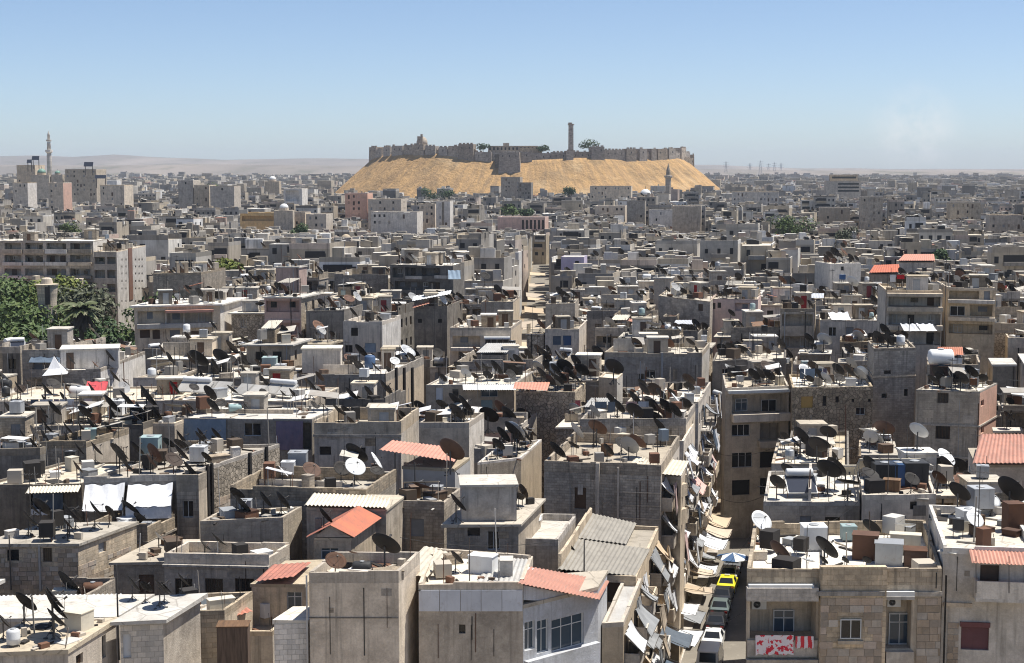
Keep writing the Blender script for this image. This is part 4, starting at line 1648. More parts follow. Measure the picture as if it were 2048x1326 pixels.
def fill_house(rng, quad, z, far=False):
    wall = pick(rng, WALLS)
    roof = pick(rng, ROOFS)
    Y = quad[0].y
    w0 = (quad[1] - quad[0]).length
    w1 = (quad[2] - quad[1]).length
    floors = 3 if Y < 230 else 2
    ops = {}
    dens = rng.choice((0.25, 0.5, 0.75, 0.9))
    if rng.random() < .38 and w0 > 4.5:
        ops[0] = []
        nb_ = 1 if w0 < 6 else 2
        for f in range(floors):
            for b_ in range(nb_):
                if rng.random() < .12:
                    continue
                ua, ub = w0 * b_ / nb_ + .25, w0 * (b_ + 1) / nb_ - .25
                ops[0].append((ua, z - 3.1 * f - 1.95, ub, z - 3.1 * f - .32, 'loggia:1.3'))
    else:
        ops[0] = grid_ops(rng, w0, z, floors, density=max(dens, .5))
    cx = (quad[0].x + quad[1].x) / 2
    side = 1 if proj((cx, Y, z))[0] < W / 2 + FPX * TAN else 3
    ops[side] = grid_ops(rng, w1, z, 2, density=0.35, doors=0)
    kind = rng.random()
    par = [rng.choice((0.0, 0.5, 0.9, 1.1, 1.3)) for _ in range(4)]
    if kind < 0.62:
        ov = None
        feat = ''
        band = [z - 0.15] if rng.random() < 0.4 else None
    else:
        ov = rng.uniform(0.05, 0.45)
        band = None
        feat = 'flat slab roof'
    Hs = house(quad, z, 0, par, wall, roof, None, 'x', ops=ops, overhang=ov, band=band, subs=Y < 210,
               side_wall=pick(rng, (('rubble_stone', 1), ('block_wall', 1), ('plaster_beige', 1), (None, 3))), wall2=pick(rng, ((None, 2), ('block_wall', 1), ('concrete', 1))))
    feats = []
    # balconies
    if rng.random() < 0.5 and w0 > 5:
        u0 = rng.uniform(0.3, w0 * .3)
        u1 = min(w0 - 0.3, u0 + rng.uniform(2.5, 5))
        rail = rng.random() < 0.35
        bm = rng.choice((wall, 'concrete', 'plaster_white', 'plaster_grey'))
        for f in range(2):
            balcony(Hs, 0, u0, u1, z - 2.75 - 3.1 * f, 1.0, 0.95, bm, rail)
        feats.append('balconies')
        if rng.random() < 0.6:
            a = Vector((quad[0].x, quad[0].y, 0)); d3 = (quad[1] - quad[0]).normalized()
            P0 = q2(a) + d3 * u0; P1 = q2(a) + d3 * u1
            n = Vector((d3.y, -d3.x))
            m = pick(rng, (('cloth_white', 2), ('cloth_grey', 1.5), ('cloth_tan', 1), ('cloth_blue', .7), ('cloth_slate', 1)))
            zz = z - 0.35 - 3.1 * rng.choice((0, 1))
            awning((P0.x + n.x * .05, P0.y + n.y * .05, zz), (P1.x + n.x * .05, P1.y + n.y * .05, zz), (n.x * 1.2, n.y * 1.2, 0), rng.uniform(.3, 1.0), m, desc={'cloth_white': 'white', 'cloth_grey': 'grey', 'cloth_tan': 'tan', 'cloth_blue': 'blue', 'cloth_slate': 'dark slate'}[m] + ' balcony awning')
    dq = (quad[1] - quad[0]).normalized()
    nq = Vector((dq.y, -dq.x))
    for _ in range(rng.choice((0, 1, 1, 2)) if Y < 300 else 0):
        c = quad[0] + dq * rng.uniform(.15, w0 - .15) + nq * .07 - q2(Hs.org)
        obj('drain_pipe', cached(('dpipe', _ % 2), lambda: MB().bar((0, 0, -1), (0, 0, 0), .065, 6).mesh('drain_pipe', [('metal_dark', 'metal_grey')[_ % 2]])), Hs.root, (c.x, c.y, z), None, (1, 1, rng.uniform(5, 11)))
    if rng.random() < .5:
        mb_ = MB()
        zc = z - rng.choice((3.0, 3.2, 6.1))
        cc = (quad[0] + quad[1]) / 2 + nq * .05 - q2(Hs.org)
        obj('floor_band', mb_.box((0, 0, 0), (w0 * .998, .1, .22)).mesh('floor_band', [rng.choice(('concrete', 'plaster_grey', wall))]), Hs.root, (cc.x, cc.y, zc), math.atan2(dq.y, dq.x))
    spot = []
    k = rng.random()
    if k < 0.56 and w0 > 4.5 and w1 > 4.5:
        q = inset(quad, 1.7)
        p = q[0].lerp(q[1], rng.random()).lerp(q[3].lerp(q[2], rng.random()), rng.choice((0.2, 0.8, 0.95)))
        sx, sy = rng.uniform(2.0, min(4.0, w0 * .5)), rng.uniform(2.0, min(3.2, w1 * .5))
        hz = rng.uniform(1.9, 2.8)
        zt = hut(Hs, (p.x, p.y), (sx, sy), hz, rng.choice((wall, 'plaster_grey', 'block_wall', 'concrete', 'plaster_white')), pick(rng, ROOFS), rng=rng)
        spot.append((p, max(sx, sy) * .62))
        feats.append('stair hut')
        if rng.random() < 0.45:
            rnd_tank(rng, (p.x, p.y, zt + 0.02))
        elif rng.random() < 0.6 and Y < 330:
            rnd_dish(rng, (p.x, p.y, zt))
    elif k < 0.8 and w0 > 5:
        # tin lean-to over part of the roof
        q = inset(quad, 0.3)
        a0 = rng.uniform(0, 0.4); a1 = a0 + rng.uniform(.3, .55)
        b0, b1 = rng.uniform(0.0, .3), rng.uniform(.6, 1)
        f = lambda a, b: q[0].lerp(q[1], a).lerp(q[3].lerp(q[2], a), b)
        P = [f(a0, b0), f(a1, b0), f(a1, b1), f(a0, b1)]
        zl, zh = Hs.z + rng.uniform(1.7, 2.1), Hs.z + rng.uniform(2.1, 2.7)
        zz = (zl, zl, zh, zh) if rng.random() < .5 else (zl, zh, zh, zl)
        mt = pick(rng, (('tin_grey', 2.5), ('tin_cream', 2), ('asbestos', 2.5), ('tin_red_faded', .35), ('panel_white', 1.5)))
        roof_sheet(Hs, *[(p.x, p.y, c) for p, c in zip(P, zz)], mt)
        for p, c in zip(P, zz):
            obj('shed_post', cached('spost', lambda: MB().bar((0, 0, 0), (0, 0, 1), 0.05, 4).mesh('shed_post', ['pole_metal'])), Hs.root, (p.x - Hs.org.x, p.y - Hs.org.y, Hs.z - Hs.org.z), None, (1, 1, c - .04 - Hs.z))
        if rng.random() < .6:
            mb = MB()
            i2 = [p - q2(Hs.org) for p in inset(P, .1)]
            mb.hexa([(p.x, p.y, Hs.z + .02 - Hs.org.z) for p in i2], [(p.x, p.y, Hs.z + 1.6 - Hs.org.z) for p in i2])
            obj('shed_wall', mb.mesh('shed_wall', [rng.choice(('block_wall', 'tin_grey', 'plaster_grey', 'panel_white'))]), Hs.root)
        c = sum(P, Vector((0, 0))) / 4
        spot.append((c, (P[1] - P[0]).length * .55))
        feats.append({'tin_grey': 'grey tin shed', 'tin_cream': 'cream tin shed', 'asbestos': 'corrugated shed', 'tin_red_faded': 'red tin shed', 'panel_white': 'white sheet shed'}[mt])
    # partial upper storey
    if rng.random() < 0.22 and not spot and w0 > 6:
        q = inset(quad, 0.0)
        a = rng.choice((0.45, 0.55))
        lft = rng.random() < .5
        f = lambda a_, b: q[0].lerp(q[1], a_).lerp(q[3].lerp(q[2], a_), b)
        a0, a1 = (0.02, a) if lft else (a, 0.98)
        P = [f(a0, .25), f(a1, .25), f(a1, .97), f(a0, .97)]
        c = sum(P, Vector((0, 0))) / 4
        L = [p - q2(Hs.org) for p in P]
        zb, h = Hs.z + .02 - Hs.org.z, 2.9
        mb = MB()
        wo = [(0.5, zb + .9, 1.4, zb + 2.1), ((L[1] - L[0]).length - 1.4, zb + .03, (L[1] - L[0]).length - .5, zb + 2.1)] if (L[1] - L[0]).length > 3 else []
        for i in range(4):
            face_mesh(mb, L[i], L[(i + 1) % 4], zb, zb + h, wo if i == 0 else [])
        up = obj('upper_storey', mb.mesh('upper_storey', [rng.choice((wall, 'plaster_white', 'block_wall'))]), Hs.root)
        mb = MB()
        o2 = inset(L, -.2)
        mb.hexa([(p.x, p.y, zb + h + .002) for p in o2], [(p.x, p.y, zb + h + .18) for p in o2])
        obj('upper_roof', mb.mesh('upper_roof', [pick(rng, ROOFS)]), up)
        d3 = (L[1] - L[0]).normalized(); n = Vector((d3.y, -d3.x)); rz = math.atan2(d3.y, d3.x)
        for wdw in wo:
            p = L[0] + d3 * (wdw[0] + wdw[2]) / 2 - n * .2
            obj('window', win_pane(wdw[2] - wdw[0], wdw[3] - wdw[1], 'glass_dark'), up, (p.x, p.y, wdw[1]), rz)
        spot.append((c, max((L[1] - L[0]).length, (L[2] - L[1]).length) * .55))
        feats.append('part upper storey')
        if rng.random() < .6 and Y < 360:
            for _ in range(rng.choice((1, 2))):
                t = P[0].lerp(P[1], rng.uniform(.2, .8)).lerp(P[2], rng.uniform(.2, .6))
                rnd_dish(rng, (t.x, t.y, zb + h + .18 + Hs.org.z))
    nd = 0
    if len(DISHES) < 300 and Y < 340:
        nd = rng.choice((0, 1, 1, 2, 3, 4)) if Y < 240 else rng.choice((0, 0, 1, 1, 2))
    dress_roof(rng, Hs, nd, rng.choice((0, 0, 1, 1, 2)) if Y < 330 else rng.choice((0, 0, 0, 1)), 1 if rng.random() < 0.1 and Y < 300 else 0, 1 if rng.random() < 0.3 and Y < 260 else 0, 1.0, spot)
    ft = (' with ' + ' and '.join(feats[:1])) if feats else (' with ' + feat if feat else '')
    for T in THINGS:
        if T['o'] is Hs.root:
            T['desc'] = WWORD[wall] + ' house' + ft
    return Hs


def n_houses():
    return sum(1 for t in THINGS if t['cat'] in ('house', 'building'))


def lots():
    rng = random.Random(21)
    out = []
    t = 62.0
    row = 0
    while t < 640:
        dp = rng.uniform(6.5, 10.4)
        half = 0.36 * t + 30
        s = -half - t * TAN
        e = half - t * TAN
        k = 0
        while s < e:
            w = rng.uniform(4.6, 10.2)
            k += 1
            jit = rng.uniform(-0.7, 0.7)
            x0 = s + t * TAN
            d = dp + rng.uniform(-1.2, 0.3)
            ang = R(13) + rng.uniform(-.03, .03)
            yaw = rng.uniform(-.07, .06)
            A = Vector((x0, t + jit))
            B = Vector((x0 + w, t + jit + w * math.sin(yaw)))
            sv = Vector((math.sin(ang), math.cos(ang))) * d
            out.append([A, B, B + sv, A + sv])
            s += w + (0.06 if rng.random() < 0.8 else rng.uniform(0.6, 1.6))
            if k % 6 == 0:
                s += rng.uniform(2.5, 5.0)
        t += dp + (0.25 if row % 2 == 0 else rng.uniform(2.0, 4.5))
        row += 1
    return out


FAR_LOTS = []
XD = MB()


def stuff_dish(rng, p, r, n8=12):
    nn = (Vector(pick(rng, DISH_DIRS)) + Vector((rng.uniform(-.2, .2), rng.uniform(-.2, .2), rng.uniform(-.2, .2)))).normalized()
    t1 = nn.orthogonal().normalized(); t2 = nn.cross(t1)
    h_ = r * rng.uniform(1.2, 1.9)
    C3 = Vector(p) + Vector((0, 0, h_))
    a = 2 * math.pi / n8
    vs = [C3 + (t1 * math.cos(i * a) + t2 * math.sin(i * a)) * r + nn * r * .2 for i in range(n8)] + [C3 + (t1 * math.cos(i * a) + t2 * math.sin(i * a)) * r * .55 + nn * r * .06 for i in range(n8)] + [C3, C3 - nn * .05]
    c = 2 * n8
    fs = []
    for i in range(n8):
        j = (i + 1) % n8
        fs += [(i, j, n8 + j, n8 + i), (n8 + i, n8 + j, c), (j, i, c + 1)]
    XD.add(vs, fs)
    XD.bar(p, C3, .045, 4)
    f = C3 + nn * r * .75
    XD.bar(C3 + t1 * r * .8 + nn * r * .13, f, .02, 3)
    XD.bar(C3 - t1 * r * .5 + t2 * r * .6 + nn * r * .13, f, .02, 3)


def small_lots():
    rng = random.Random(31)
    out = []
    t = 88.0
    while t < 215:
        half = 0.36 * t + 8
        x = -half
        while x < half:
            w = rng.uniform(3.0, 5.0)
            d = rng.uniform(3.2, 5.0)
            A = Vector((x, t + rng.uniform(-.6, .6)))
            ang = R(13) + rng.uniform(-.04, .04)
            B = A + Vector((w, w * rng.uniform(-.05, .05)))
            sv = Vector((math.sin(ang), math.cos(ang))) * d
            out.append([A, B, B + sv, A + sv])
            x += w * .55
        t += 2.0
    return out


def run_fill(limit, src, rng, only=False):
    if only:
        rng.shuffle(src)
    for Q in src:
        if only and n_houses() >= limit:
            break
        if Q[0].y < 88:
            continue
        zc = 16.3 + 2.2 * noise.noise((Q[0].x * .02, Q[0].y * .02, 1)) + rng.uniform(-2.0, 2.0)
        if Q[0].y > 200:
            zc += 0.6
        if rng.random() < (0.08 if Q[0].y < 190 else .24):
            zc += rng.uniform(2, 5.5)
        ps = [proj((p.x, p.y, zc)) for p in Q]
        if max(p[0] for p in ps) < -25 or min(p[0] for p in ps) > W + 25:
            continue
        if min(p[1] for p in ps) > H + 90:
            continue
        if not free(Q, 0.02):
            Q = inset(Q, 1.3)
            if not free(Q, 0.02):
                continue
        row = min_top_row(Q, zc)
        yn = min(p.y for p in Q)
        zmax = CAMZ - (row + 4 - HORIZON) / FPX * yn * 1.0
        if row > 0 and zmax < zc + 2.2:
            zc = zmax - 1.6 if zmax - 1.6 > 5 else zmax - .8
        if zc < 4.0:
            continue
        if n_houses() < limit:
            fill_house(rng, Q, zc)
            KEEP.append((1e9, 1e9, 0, 1e9, Q))
        elif not only:
            FAR_LOTS.append((Q, zc))


def far_town():
    rng = random.Random(11)
    mbw = MB()
    dm = XD
    boxes = list(FAR_LOTS)
    # beyond the built lots
    t = 640.0
    while t < 4600:
        half = 0.345 * t + 20
        x = -half + rng.uniform(0, 10)
        while x < half:
            w = rng.uniform(5, 13) * (1 if t < 1700 else 1.5)
            d = rng.uniform(6, 11) * (1 if t < 1700 else 1.5)
            z = 13.5 + 4.5 * noise.noise((x * .006, t * .006, 4)) + rng.uniform(-4.5, 4.0)
            if rng.random() < 0.09:
                z += rng.uniform(3, 8)
            if t > 2200:
                z += rng.uniform(-1, 4)
            if rng.random() < (0.9 if t < 1800 else 0.72):
                yy = t + rng.uniform(-4, 4)
                yaw = R(rng.uniform(-16, 10))
                e = Vector((math.cos(yaw), math.sin(yaw))) * w
                ang = R(rng.uniform(2, 20))
                sv = Vector((math.sin(ang), math.cos(ang))) * d
                A = Vector((x, yy))
                boxes.append(([A, A + e, A + e + sv, A + sv], z))
            x += w + rng.choice((0.3, 0.3, .3, 2, 4)) + (t * .001)
        t += rng.uniform(7, 10) * (1 + t / 1700.0)
    nb = 0
    for Q, z in boxes:
        yn = min(p.y for p in Q)
        c = sum(Q, Vector((0, 0))) / 4
        if ((c.x - CX) / (BA + 8)) ** 2 + ((c.y - CY) / (BB + 8)) ** 2 < 1:
            continue
        if not free(Q, 0.0):
            continue
        row = min_top_row(Q, z)
        if row > 0:
            z = min(z, CAMZ - (row + 1.5 - HORIZON) / FPX * yn - 0.8)
            if z < 3:
                continue
        nb += 1
        o = len(mbw.v)
        mbw.v += [(p.x, p.y, 0) for p in Q] + [(p.x, p.y, z) for p in Q]
        mbw.f += [(o + i, o + (i + 1) % 4, o + 4 + (i + 1) % 4, o + 4 + i) for i in range(4)] + [(o + 4, o + 5, o + 6, o + 7)]
        mbw.m += [0, 0, 0, 0, 1]
        e = (Q[1] - Q[0]); w = e.length; e = e / w
        n = Vector((e.y, -e.x))
        f = Q[3] - Q[0]
        rz = math.atan2(e.y, e.x)
        # parapet as low rim on two sides
        if yn < 1500:
            hp = rng.choice((0.4, 0.9, 1.2))
            for a, b in ((Q[0], Q[1]), (Q[1], Q[2]), (Q[2], Q[3]), (Q[3], Q[0])):
                if rng.random() < .7:
                    dd = (b - a).normalized(); nn = Vector((-dd.y, dd.x)) * .25
                    mbw.hexa([(p.x, p.y, z + .003) for p in (a, b, b + nn, a + nn)], [(p.x, p.y, z + hp) for p in (a, b, b + nn, a + nn)], 0, False)
        # huts and boxes on the roof
        for _ in range(rng.choice((1, 2, 3, 4, 5)) if yn < 650 else rng.choice((0, 1, 1, 2, 3)) if yn < 1800 else rng.choice((0, 0, 1))):
            p = Q[0] + (Q[1] - Q[0]) * rng.uniform(.15, .85) + f * rng.uniform(.15, .85)
            sx, sy, sz = rng.uniform(.8, 4), rng.uniform(.8, 3), rng.uniform(.7, 2.8)
            o = len(mbw.v)
            mbw.box((p.x, p.y, z + sz / 2 + .01), (sx, sy, sz), rz)
            mbw.m[-6] = 1
        if yn < 1150:
            for fl in range(3):
                zb = z - 2.2 - 3.1 * fl
                if zb < 3:
                    break
                k = int(w / 2.3)
                for i in range(k):
                    if rng.random() < .38:
                        continue
                    p = Q[0] + e * (w * (i + .5) / k) + n * 0.01
                    ww = rng.uniform(.7, 1.3)
                    mbw.box((p.x, p.y, zb + .65), (ww, 0.07, rng.uniform(1.0, 1.5)), rz, 2)
            sd_ = (Q[2] - Q[1]); L = sd_.length; sd_ = sd_ / L; n2 = Vector((sd_.y, -sd_.x))
            if rng.random() < .45 and proj((c.x, c.y, z))[0] < 1500:
                for fl in range(2):
                    for i in range(int(L / 3)):
                        if rng.random() < .5:
                            p = Q[1] + sd_ * (L * (i + .5) / int(L / 3))
                            mbw.box((p.x, p.y, z - 1.6 - 3.1 * fl), (.8, .07, 1.1), math.atan2(sd_.y, sd_.x), 2)
            # dark panels painting in the shade of open storeys, low wall in front
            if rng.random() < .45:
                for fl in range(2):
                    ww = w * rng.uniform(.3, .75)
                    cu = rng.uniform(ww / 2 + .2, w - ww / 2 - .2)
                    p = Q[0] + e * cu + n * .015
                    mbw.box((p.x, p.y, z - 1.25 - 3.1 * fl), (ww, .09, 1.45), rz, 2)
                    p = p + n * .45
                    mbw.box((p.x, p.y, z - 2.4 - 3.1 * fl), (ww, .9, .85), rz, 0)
            # pale sheets over the roof
            for _ in range(rng.choice((0, 0, 1, 2))):
                p = Q[0] + (Q[1] - Q[0]) * rng.uniform(.2, .8) + f * rng.uniform(.1, .7)
                sx, sy, hz = rng.uniform(.7, 1.8), rng.uniform(.5, 1.2), rng.uniform(1.0, 2.1)
                t0 = rng.uniform(-.3, .3)
                tp = [(p.x + a, p.y + b, z + hz + a * t0) for a, b in ((-sx, -sy), (sx, -sy), (sx, sy), (-sx, sy))]
                mbw.hexa([(a, b, c - .06) for a, b, c in tp], tp, 1)
                mbw.box((p.x, p.y, z + hz * .45), (sx * 1.5, sy * 1.2, hz * .8), 0, 2 if rng.random() < .5 else 0)
            # balcony slabs
            if rng.random() < .4:
                for fl in range(2):
                    p = Q[0] + e * w * .5 + n * .5
                    mbw.box((p.x, p.y, z - 2.6 - 3.1 * fl), (w * rng.uniform(.4, .9), 1.0, .9), rz, 0)
        if yn < 900:
            for _ in range(rng.choice((0, 1, 2, 3, 4))):
                p = Q[0] + (Q[1] - Q[0]) * rng.uniform(.1, .9) + f * rng.uniform(.1, .9)
                stuff_dish(rng, (p.x, p.y, z), rng.uniform(.55, .95), 8)
    me = mbw.mesh('far_town', ['town_walls', 'town_roofs', 'town_windows_and_shade'])
    set_tags(obj('far_town', me), 'countless pale flat-roofed houses packed out to the horizon', 'houses', kind='stuff')
    if dm.f:
        set_tags(obj('far_dishes', dm.mesh('far_dishes', ['dish_mix'])), 'countless tiny dark satellite dishes on the distant roofs', 'satellite dishes', kind='stuff')
    print('far boxes', nb, 'faces', len(mbw.f), 'fill houses', n_houses(), 'dishes', len(DISHES))
# ------------------------------------------------------------------ houses built one by one from the photograph
HERO = {}


def hero(key, label, xl, yl, xr, yr, z, depth, ang=12.0, par=0.6, ybot=None, wall='plaster_grey', roof='roof_pale', front=None, right=None, left=None, auto=0.0,
         floors=3, pars=None, overhang=None, side_wall=None, wall2=None, band=None, name='house', cat='house', nd=0, nt=0, ns=0, na=0, quad=None, big=1.0, right_auto=0.0, z0=0.0, seed=None, subs=True, fh=3.1, winh=1.3):
    zt = z + (par if overhang is None else 0.2)
    rng = random.Random(seed if seed is not None else sum(map(ord, key)))
    if quad is None:
        A, B = q2(at_z(xl, yl, zt)), q2(at_z(xr, yr, zt))
        sv = Vector((math.sin(R(ang)), math.cos(R(ang)))) * depth
        quad = [A, B, B + sv, A + sv]
    ops = {}
    if front:
        ops[0] = px_ops(quad, 0, front)
    if auto:
        ops[0] = ops.get(0, []) + grid_ops(rng, (quad[1] - quad[0]).length, z, floors, density=auto, fh=fh, winh=winh)
    if right:
        ops[1] = px_ops(quad, 1, right)
    if right_auto:
        ops[1] = ops.get(1, []) + grid_ops(rng, (quad[2] - quad[1]).length, z, floors, density=right_auto, doors=0, winh=1.2)
    if left:
        ops[3] = px_ops(quad, 3, left)
    Hs = house(quad, z, z0, pars or (par,) * 4, wall, roof, label, ops=ops, overhang=overhang, wall2=wall2, side_wall=side_wall, band=band, key_plain=key not in ('R1', 'L3', 'L6', 'L11', 'R7', 'F4', 'F14', 'C8e'), name=name, cat=cat, subs=subs, group='houses of the town')
    HERO[key] = Hs
    Hs.key = key
    keep(quad, z, ybot if ybot is not None else yl + 45)
    if nd or nt or ns or na:
        Hs.dress = (rng, nd, nt, ns, na, big)
    return Hs


def add_win(Hs, face, x0, y0, x1, y1, style, inset_=0.0, mk=None):
    q = Hs.quad
    a, b = q[face], q[(face + 1) % 4]
    d = (b - a).normalized(); n = Vector((d.y, -d.x))
    q2_ = [p - n * inset_ for p in q]
    xm, ym = (x0 + x1) / 2, (y0 + y1) / 2
    ua, ub = face_uv(q2_, face, x0, ym)[0], face_uv(q2_, face, x1, ym)[0]
    va, vb = face_uv(q2_, face, xm, y1)[1], face_uv(q2_, face, xm, y0)[1]
    p = q2_[face] + d * (ua + ub) / 2 + n * 0.02 - q2(Hs.org)
    loc = (p.x, p.y, va - Hs.org.z)
    rz = math.atan2(d.y, d.x)
    return window_on(Hs.root, loc, rz, ub - ua, vb - va, style)


def on_wall(Hs, face, px, py, out=0.0):
    q = Hs.quad
    a, b = q[face], q[(face + 1) % 4]
    d = (b - a).normalized(); n = Vector((d.y, -d.x))
    qq = [p + n * out for p in q]
    u, v = face_uv(qq, face, px, py)
    p = qq[face] + d * u
    return Vector((p.x, p.y, v)), math.atan2(d.y, d.x), n, d


def px_box(Hs, name, face, x0, y0, x1, y1, out, mat, depth=None, parent=None):
    """a slab standing out of a wall, given by its picture rectangle on that wall"""
    xm, ym = (x0 + x1) / 2, (y0 + y1) / 2
    p, rz, n, d = on_wall(Hs, face, x0, ym, 0)
    p2, _, _, _ = on_wall(Hs, face, x1, ym, 0)
    w = (q2(p2) - q2(p)).length
    zl_, zh_ = face_uv(Hs, face, xm, y1)[1], face_uv(Hs, face, xm, y0)[1]
    h = zh_ - zl_
    p.z = zl_
    c = q2(p) + d * w / 2 + n * (out / 2 + .002) - q2(Hs.org)
    return obj(name, MB().box((0, 0, 0), (w, out, h)).mesh(name, [mat]), parent or Hs.root, (c.x, c.y, p.z + h / 2 - Hs.org.z), rz)


def block_face(Hs, face, x0, y0, x1, y1, bw, bh, skip=(), out=0.03, mats=4, nm='stone_block', seed=1, limit=300, jitter=0.35):
    """separate facing stones over a picture rectangle of a wall"""
    rng = random.Random(seed)
    ua, va = face_uv(Hs, face, x0, y1)
    ub, vb = face_uv(Hs, face, x1, y0)
    sk = []
    for (a, b, c, d) in skip:
        s0 = face_uv(Hs, face, a, d); s1 = face_uv(Hs, face, c, b)
        sk.append((s0[0] - .03, s0[1] - .03, s1[0] + .03, s1[1] + .03))
    a = Hs.quad[face]; b = Hs.quad[(face + 1) % 4]
    d = (b - a).normalized(); n = Vector((d.y, -d.x)); rz = math.atan2(d.y, d.x)
    def mk(m):
        return lambda: MB().hexa([(-.5, -1, -.5), (.5, -1, -.5), (.5, 0, -.5), (-.5, 0, -.5)], [(-.5, -1, .5), (.5, -1, .5), (.5, 0, .5), (-.5, 0, .5)]).mesh(nm, ['stone_tint_%d' % m])
    z = vb
    cnt = 0
    while z - bh > va - 0.01 and cnt < limit:
        u = ua - rng.random() * bw * .4
        while u < ub - 0.05 and cnt < limit:
            w = bw * rng.uniform(1 - jitter, 1 + jitter)
            u0, u1 = max(u, ua), min(u + w, ub)
            cu, cz = (u0 + u1) / 2, z - bh / 2
            if u1 - u0 > 0.07 and not any(s[0] < u1 - .02 and s[2] > u0 + .02 and s[1] < z - .02 and s[3] > z - bh + .02 for s in sk):
                p = a + d * cu - q2(Hs.org)
                m = rng.choice((0, 0, 1, 2, 3)) if mats == 4 else 0
                obj(nm, cached(('blk', nm, m), mk(m)), Hs.root, (p.x + n.x * .002, p.y + n.y * .002, cz - Hs.org.z), rz, (u1 - u0 - .018, out * rng.uniform(.6, 1.4), bh - .018))
                cnt += 1
            u += w
        z -= bh


def px_dish(Hs, cx, cy, rpx, kind='e', mat='metal_dark', zroof=None):
    DIRS = {'e': (0.70, 0.40, 0.58), 'w': (0.45, 0.66, 0.6), 'f': (0.42, -0.55, 0.72), 'u': (0.15, 0.2, 0.97), 's': (0.8, 0.02, 0.6)}
    zr = (Hs.z if zroof is None else zroof) + 0.02
    r = 0.8
    for _ in range(2):
        mast = max(0.9, r * 1.7)
        p = at_z(cx, cy, zr + mast)
        r = rpx * p.y / FPX
    mast = max(0.8, r * 1.6)
    p = at_z(cx, cy, zr + mast)
    n = Vector(DIRS[kind]) + Vector((RNG.uniform(-.09, .09), RNG.uniform(-.09, .09), RNG.uniform(-.06, .06)))
    word = {'metal_dark': 'dark', 'metal_rust': 'rust-brown', 'metal_grey': 'grey', 'metal_pale': 'pale'}[mat]
    return dish((p.x, p.y, zr), r, n, mast, mat, None, word + {'e': ' edge-on', 'w': ' wide-turned', 'f': ' open-faced', 'u': ' upturned', 's': ' edge-on'}[kind] + ' satellite dish')


def px_sheet(Hs, pts, mat, pitch=0.22, name='sheet_roof', amp=0.03):
    """pts: four (px, py, Y) corners, eave-left, eave-right, back-right, back-left"""
    P = [at_y(*p) for p in pts]
    return roof_sheet(Hs, *P, mat, pitch, name, amp)


def storage_box(loc, size, mat, rz=0.0, desc='box', label=None):
    root = thing('storage_box', 'box', loc, label, 'boxes and cabinets left on roofs', desc, rz)
    sx, sy, sz = size
    obj('cabinet', MB().box((0, 0, sz / 2), (sx, sy, sz)).mesh('cabinet', [mat]), root)
    obj('cabinet_lid', MB().box((0, 0, sz + .025), (sx * 1.06, sy * 1.06, .05)).mesh('cabinet_lid', [mat if mat != 'tank_black' else 'metal_rust']), root)
    return root


# --- right foreground block with balconies
h = hero('R1', 'stone-faced block with red-and-white bedding on its balcony', 1494, 1137, 1884, 1137, 16.5, 12.5, 10.5, 0.95, 1326, 'plaster_beige', 'roof_white',
         front=[(1500, 1200, 1632, 1277, 'loggia:1.5'), (1772, 1196, 1822, 1297, 'loggia:0.9'), (1500, 1330, 1632, 1400, 'loggia:1.5')], wall2='ashlar')
add_win(h, 0, 1546, 1219, 1588, 1276, 'trans', 1.46)
add_win(h, 0, 1777, 1226, 1819, 1288, 'trans', 0.86)
px_box(h, 'floor_slab', 0, 1492, 1172, 1634, 1198, 0.5, 'concrete')
px_box(h, 'awning_box', 0, 1496, 1167, 1626, 1173, 0.35, 'frame_white')
px_box(h, 'floor_slab', 0, 1492, 1316, 1634, 1328, 0.4, 'concrete')
px_box(h, 'balcony_front', 0, 1494, 1279, 1634, 1312, 0.16, 'plaster_grey')
bay = px_box(h, 'bay', 0, 1636, 1130, 1767, 1420, 0.45, 'ashlar')
px_box(h, 'awning_box', 0, 1770, 1181, 1827, 1190, 0.3, 'frame_white')
px_box(h, 'floor_slab', 0, 1768, 1190, 1826, 1196, 0.4, 'concrete')
px_box(h, 'balcony_front', 0, 1769, 1300, 1824, 1328, 0.4, 'plaster_grey')
bayh = House()
n0 = (h.quad[1] - h.quad[0]).normalized(); n0 = Vector((n0.y, -n0.x))
bayh.quad = [p + n0 * 0.452 for p in h.quad]; bayh.org = h.org; bayh.root = h.root; bayh.z = h.z
block_face(bayh, 0, 1637, 1196, 1766, 1420, 0.62, 0.42, skip=((1679, 1234, 1723, 1287),), seed=4)
px_box(bayh, 'bay_cornice', 0, 1633, 1182, 1769, 1191, 0.12, 'concrete')
add_win(bayh, 0, 1680, 1238, 1722, 1277, 'pane', -0.03)
px_box(bayh, 'window_sill', 0, 1675, 1280, 1726, 1287, 0.2, 'plaster_beige')
block_face(h, 0, 1829, 1196, 1883, 1420, 0.62, 0.42, seed=9)
px_box(h, 'cornice', 0, 1826, 1183, 1884, 1192, 0.12, 'concrete')
px_box(h, 'drain_pipe', 0, 1886.5, 1150, 1889.5, 1420, 0.1, 'metal_dark')
p, rz, n, d = on_wall(h, 0, 1518, 1219, -1.3); ac_unit(p, rz, 'air conditioner in the balcony above the bedding')
p, rz, n, d = on_wall(h, 0, 1788, 1214, -0.55); ac_unit(p, rz, 'air conditioner over the narrow barred balcony', s=.9)
R1 = h

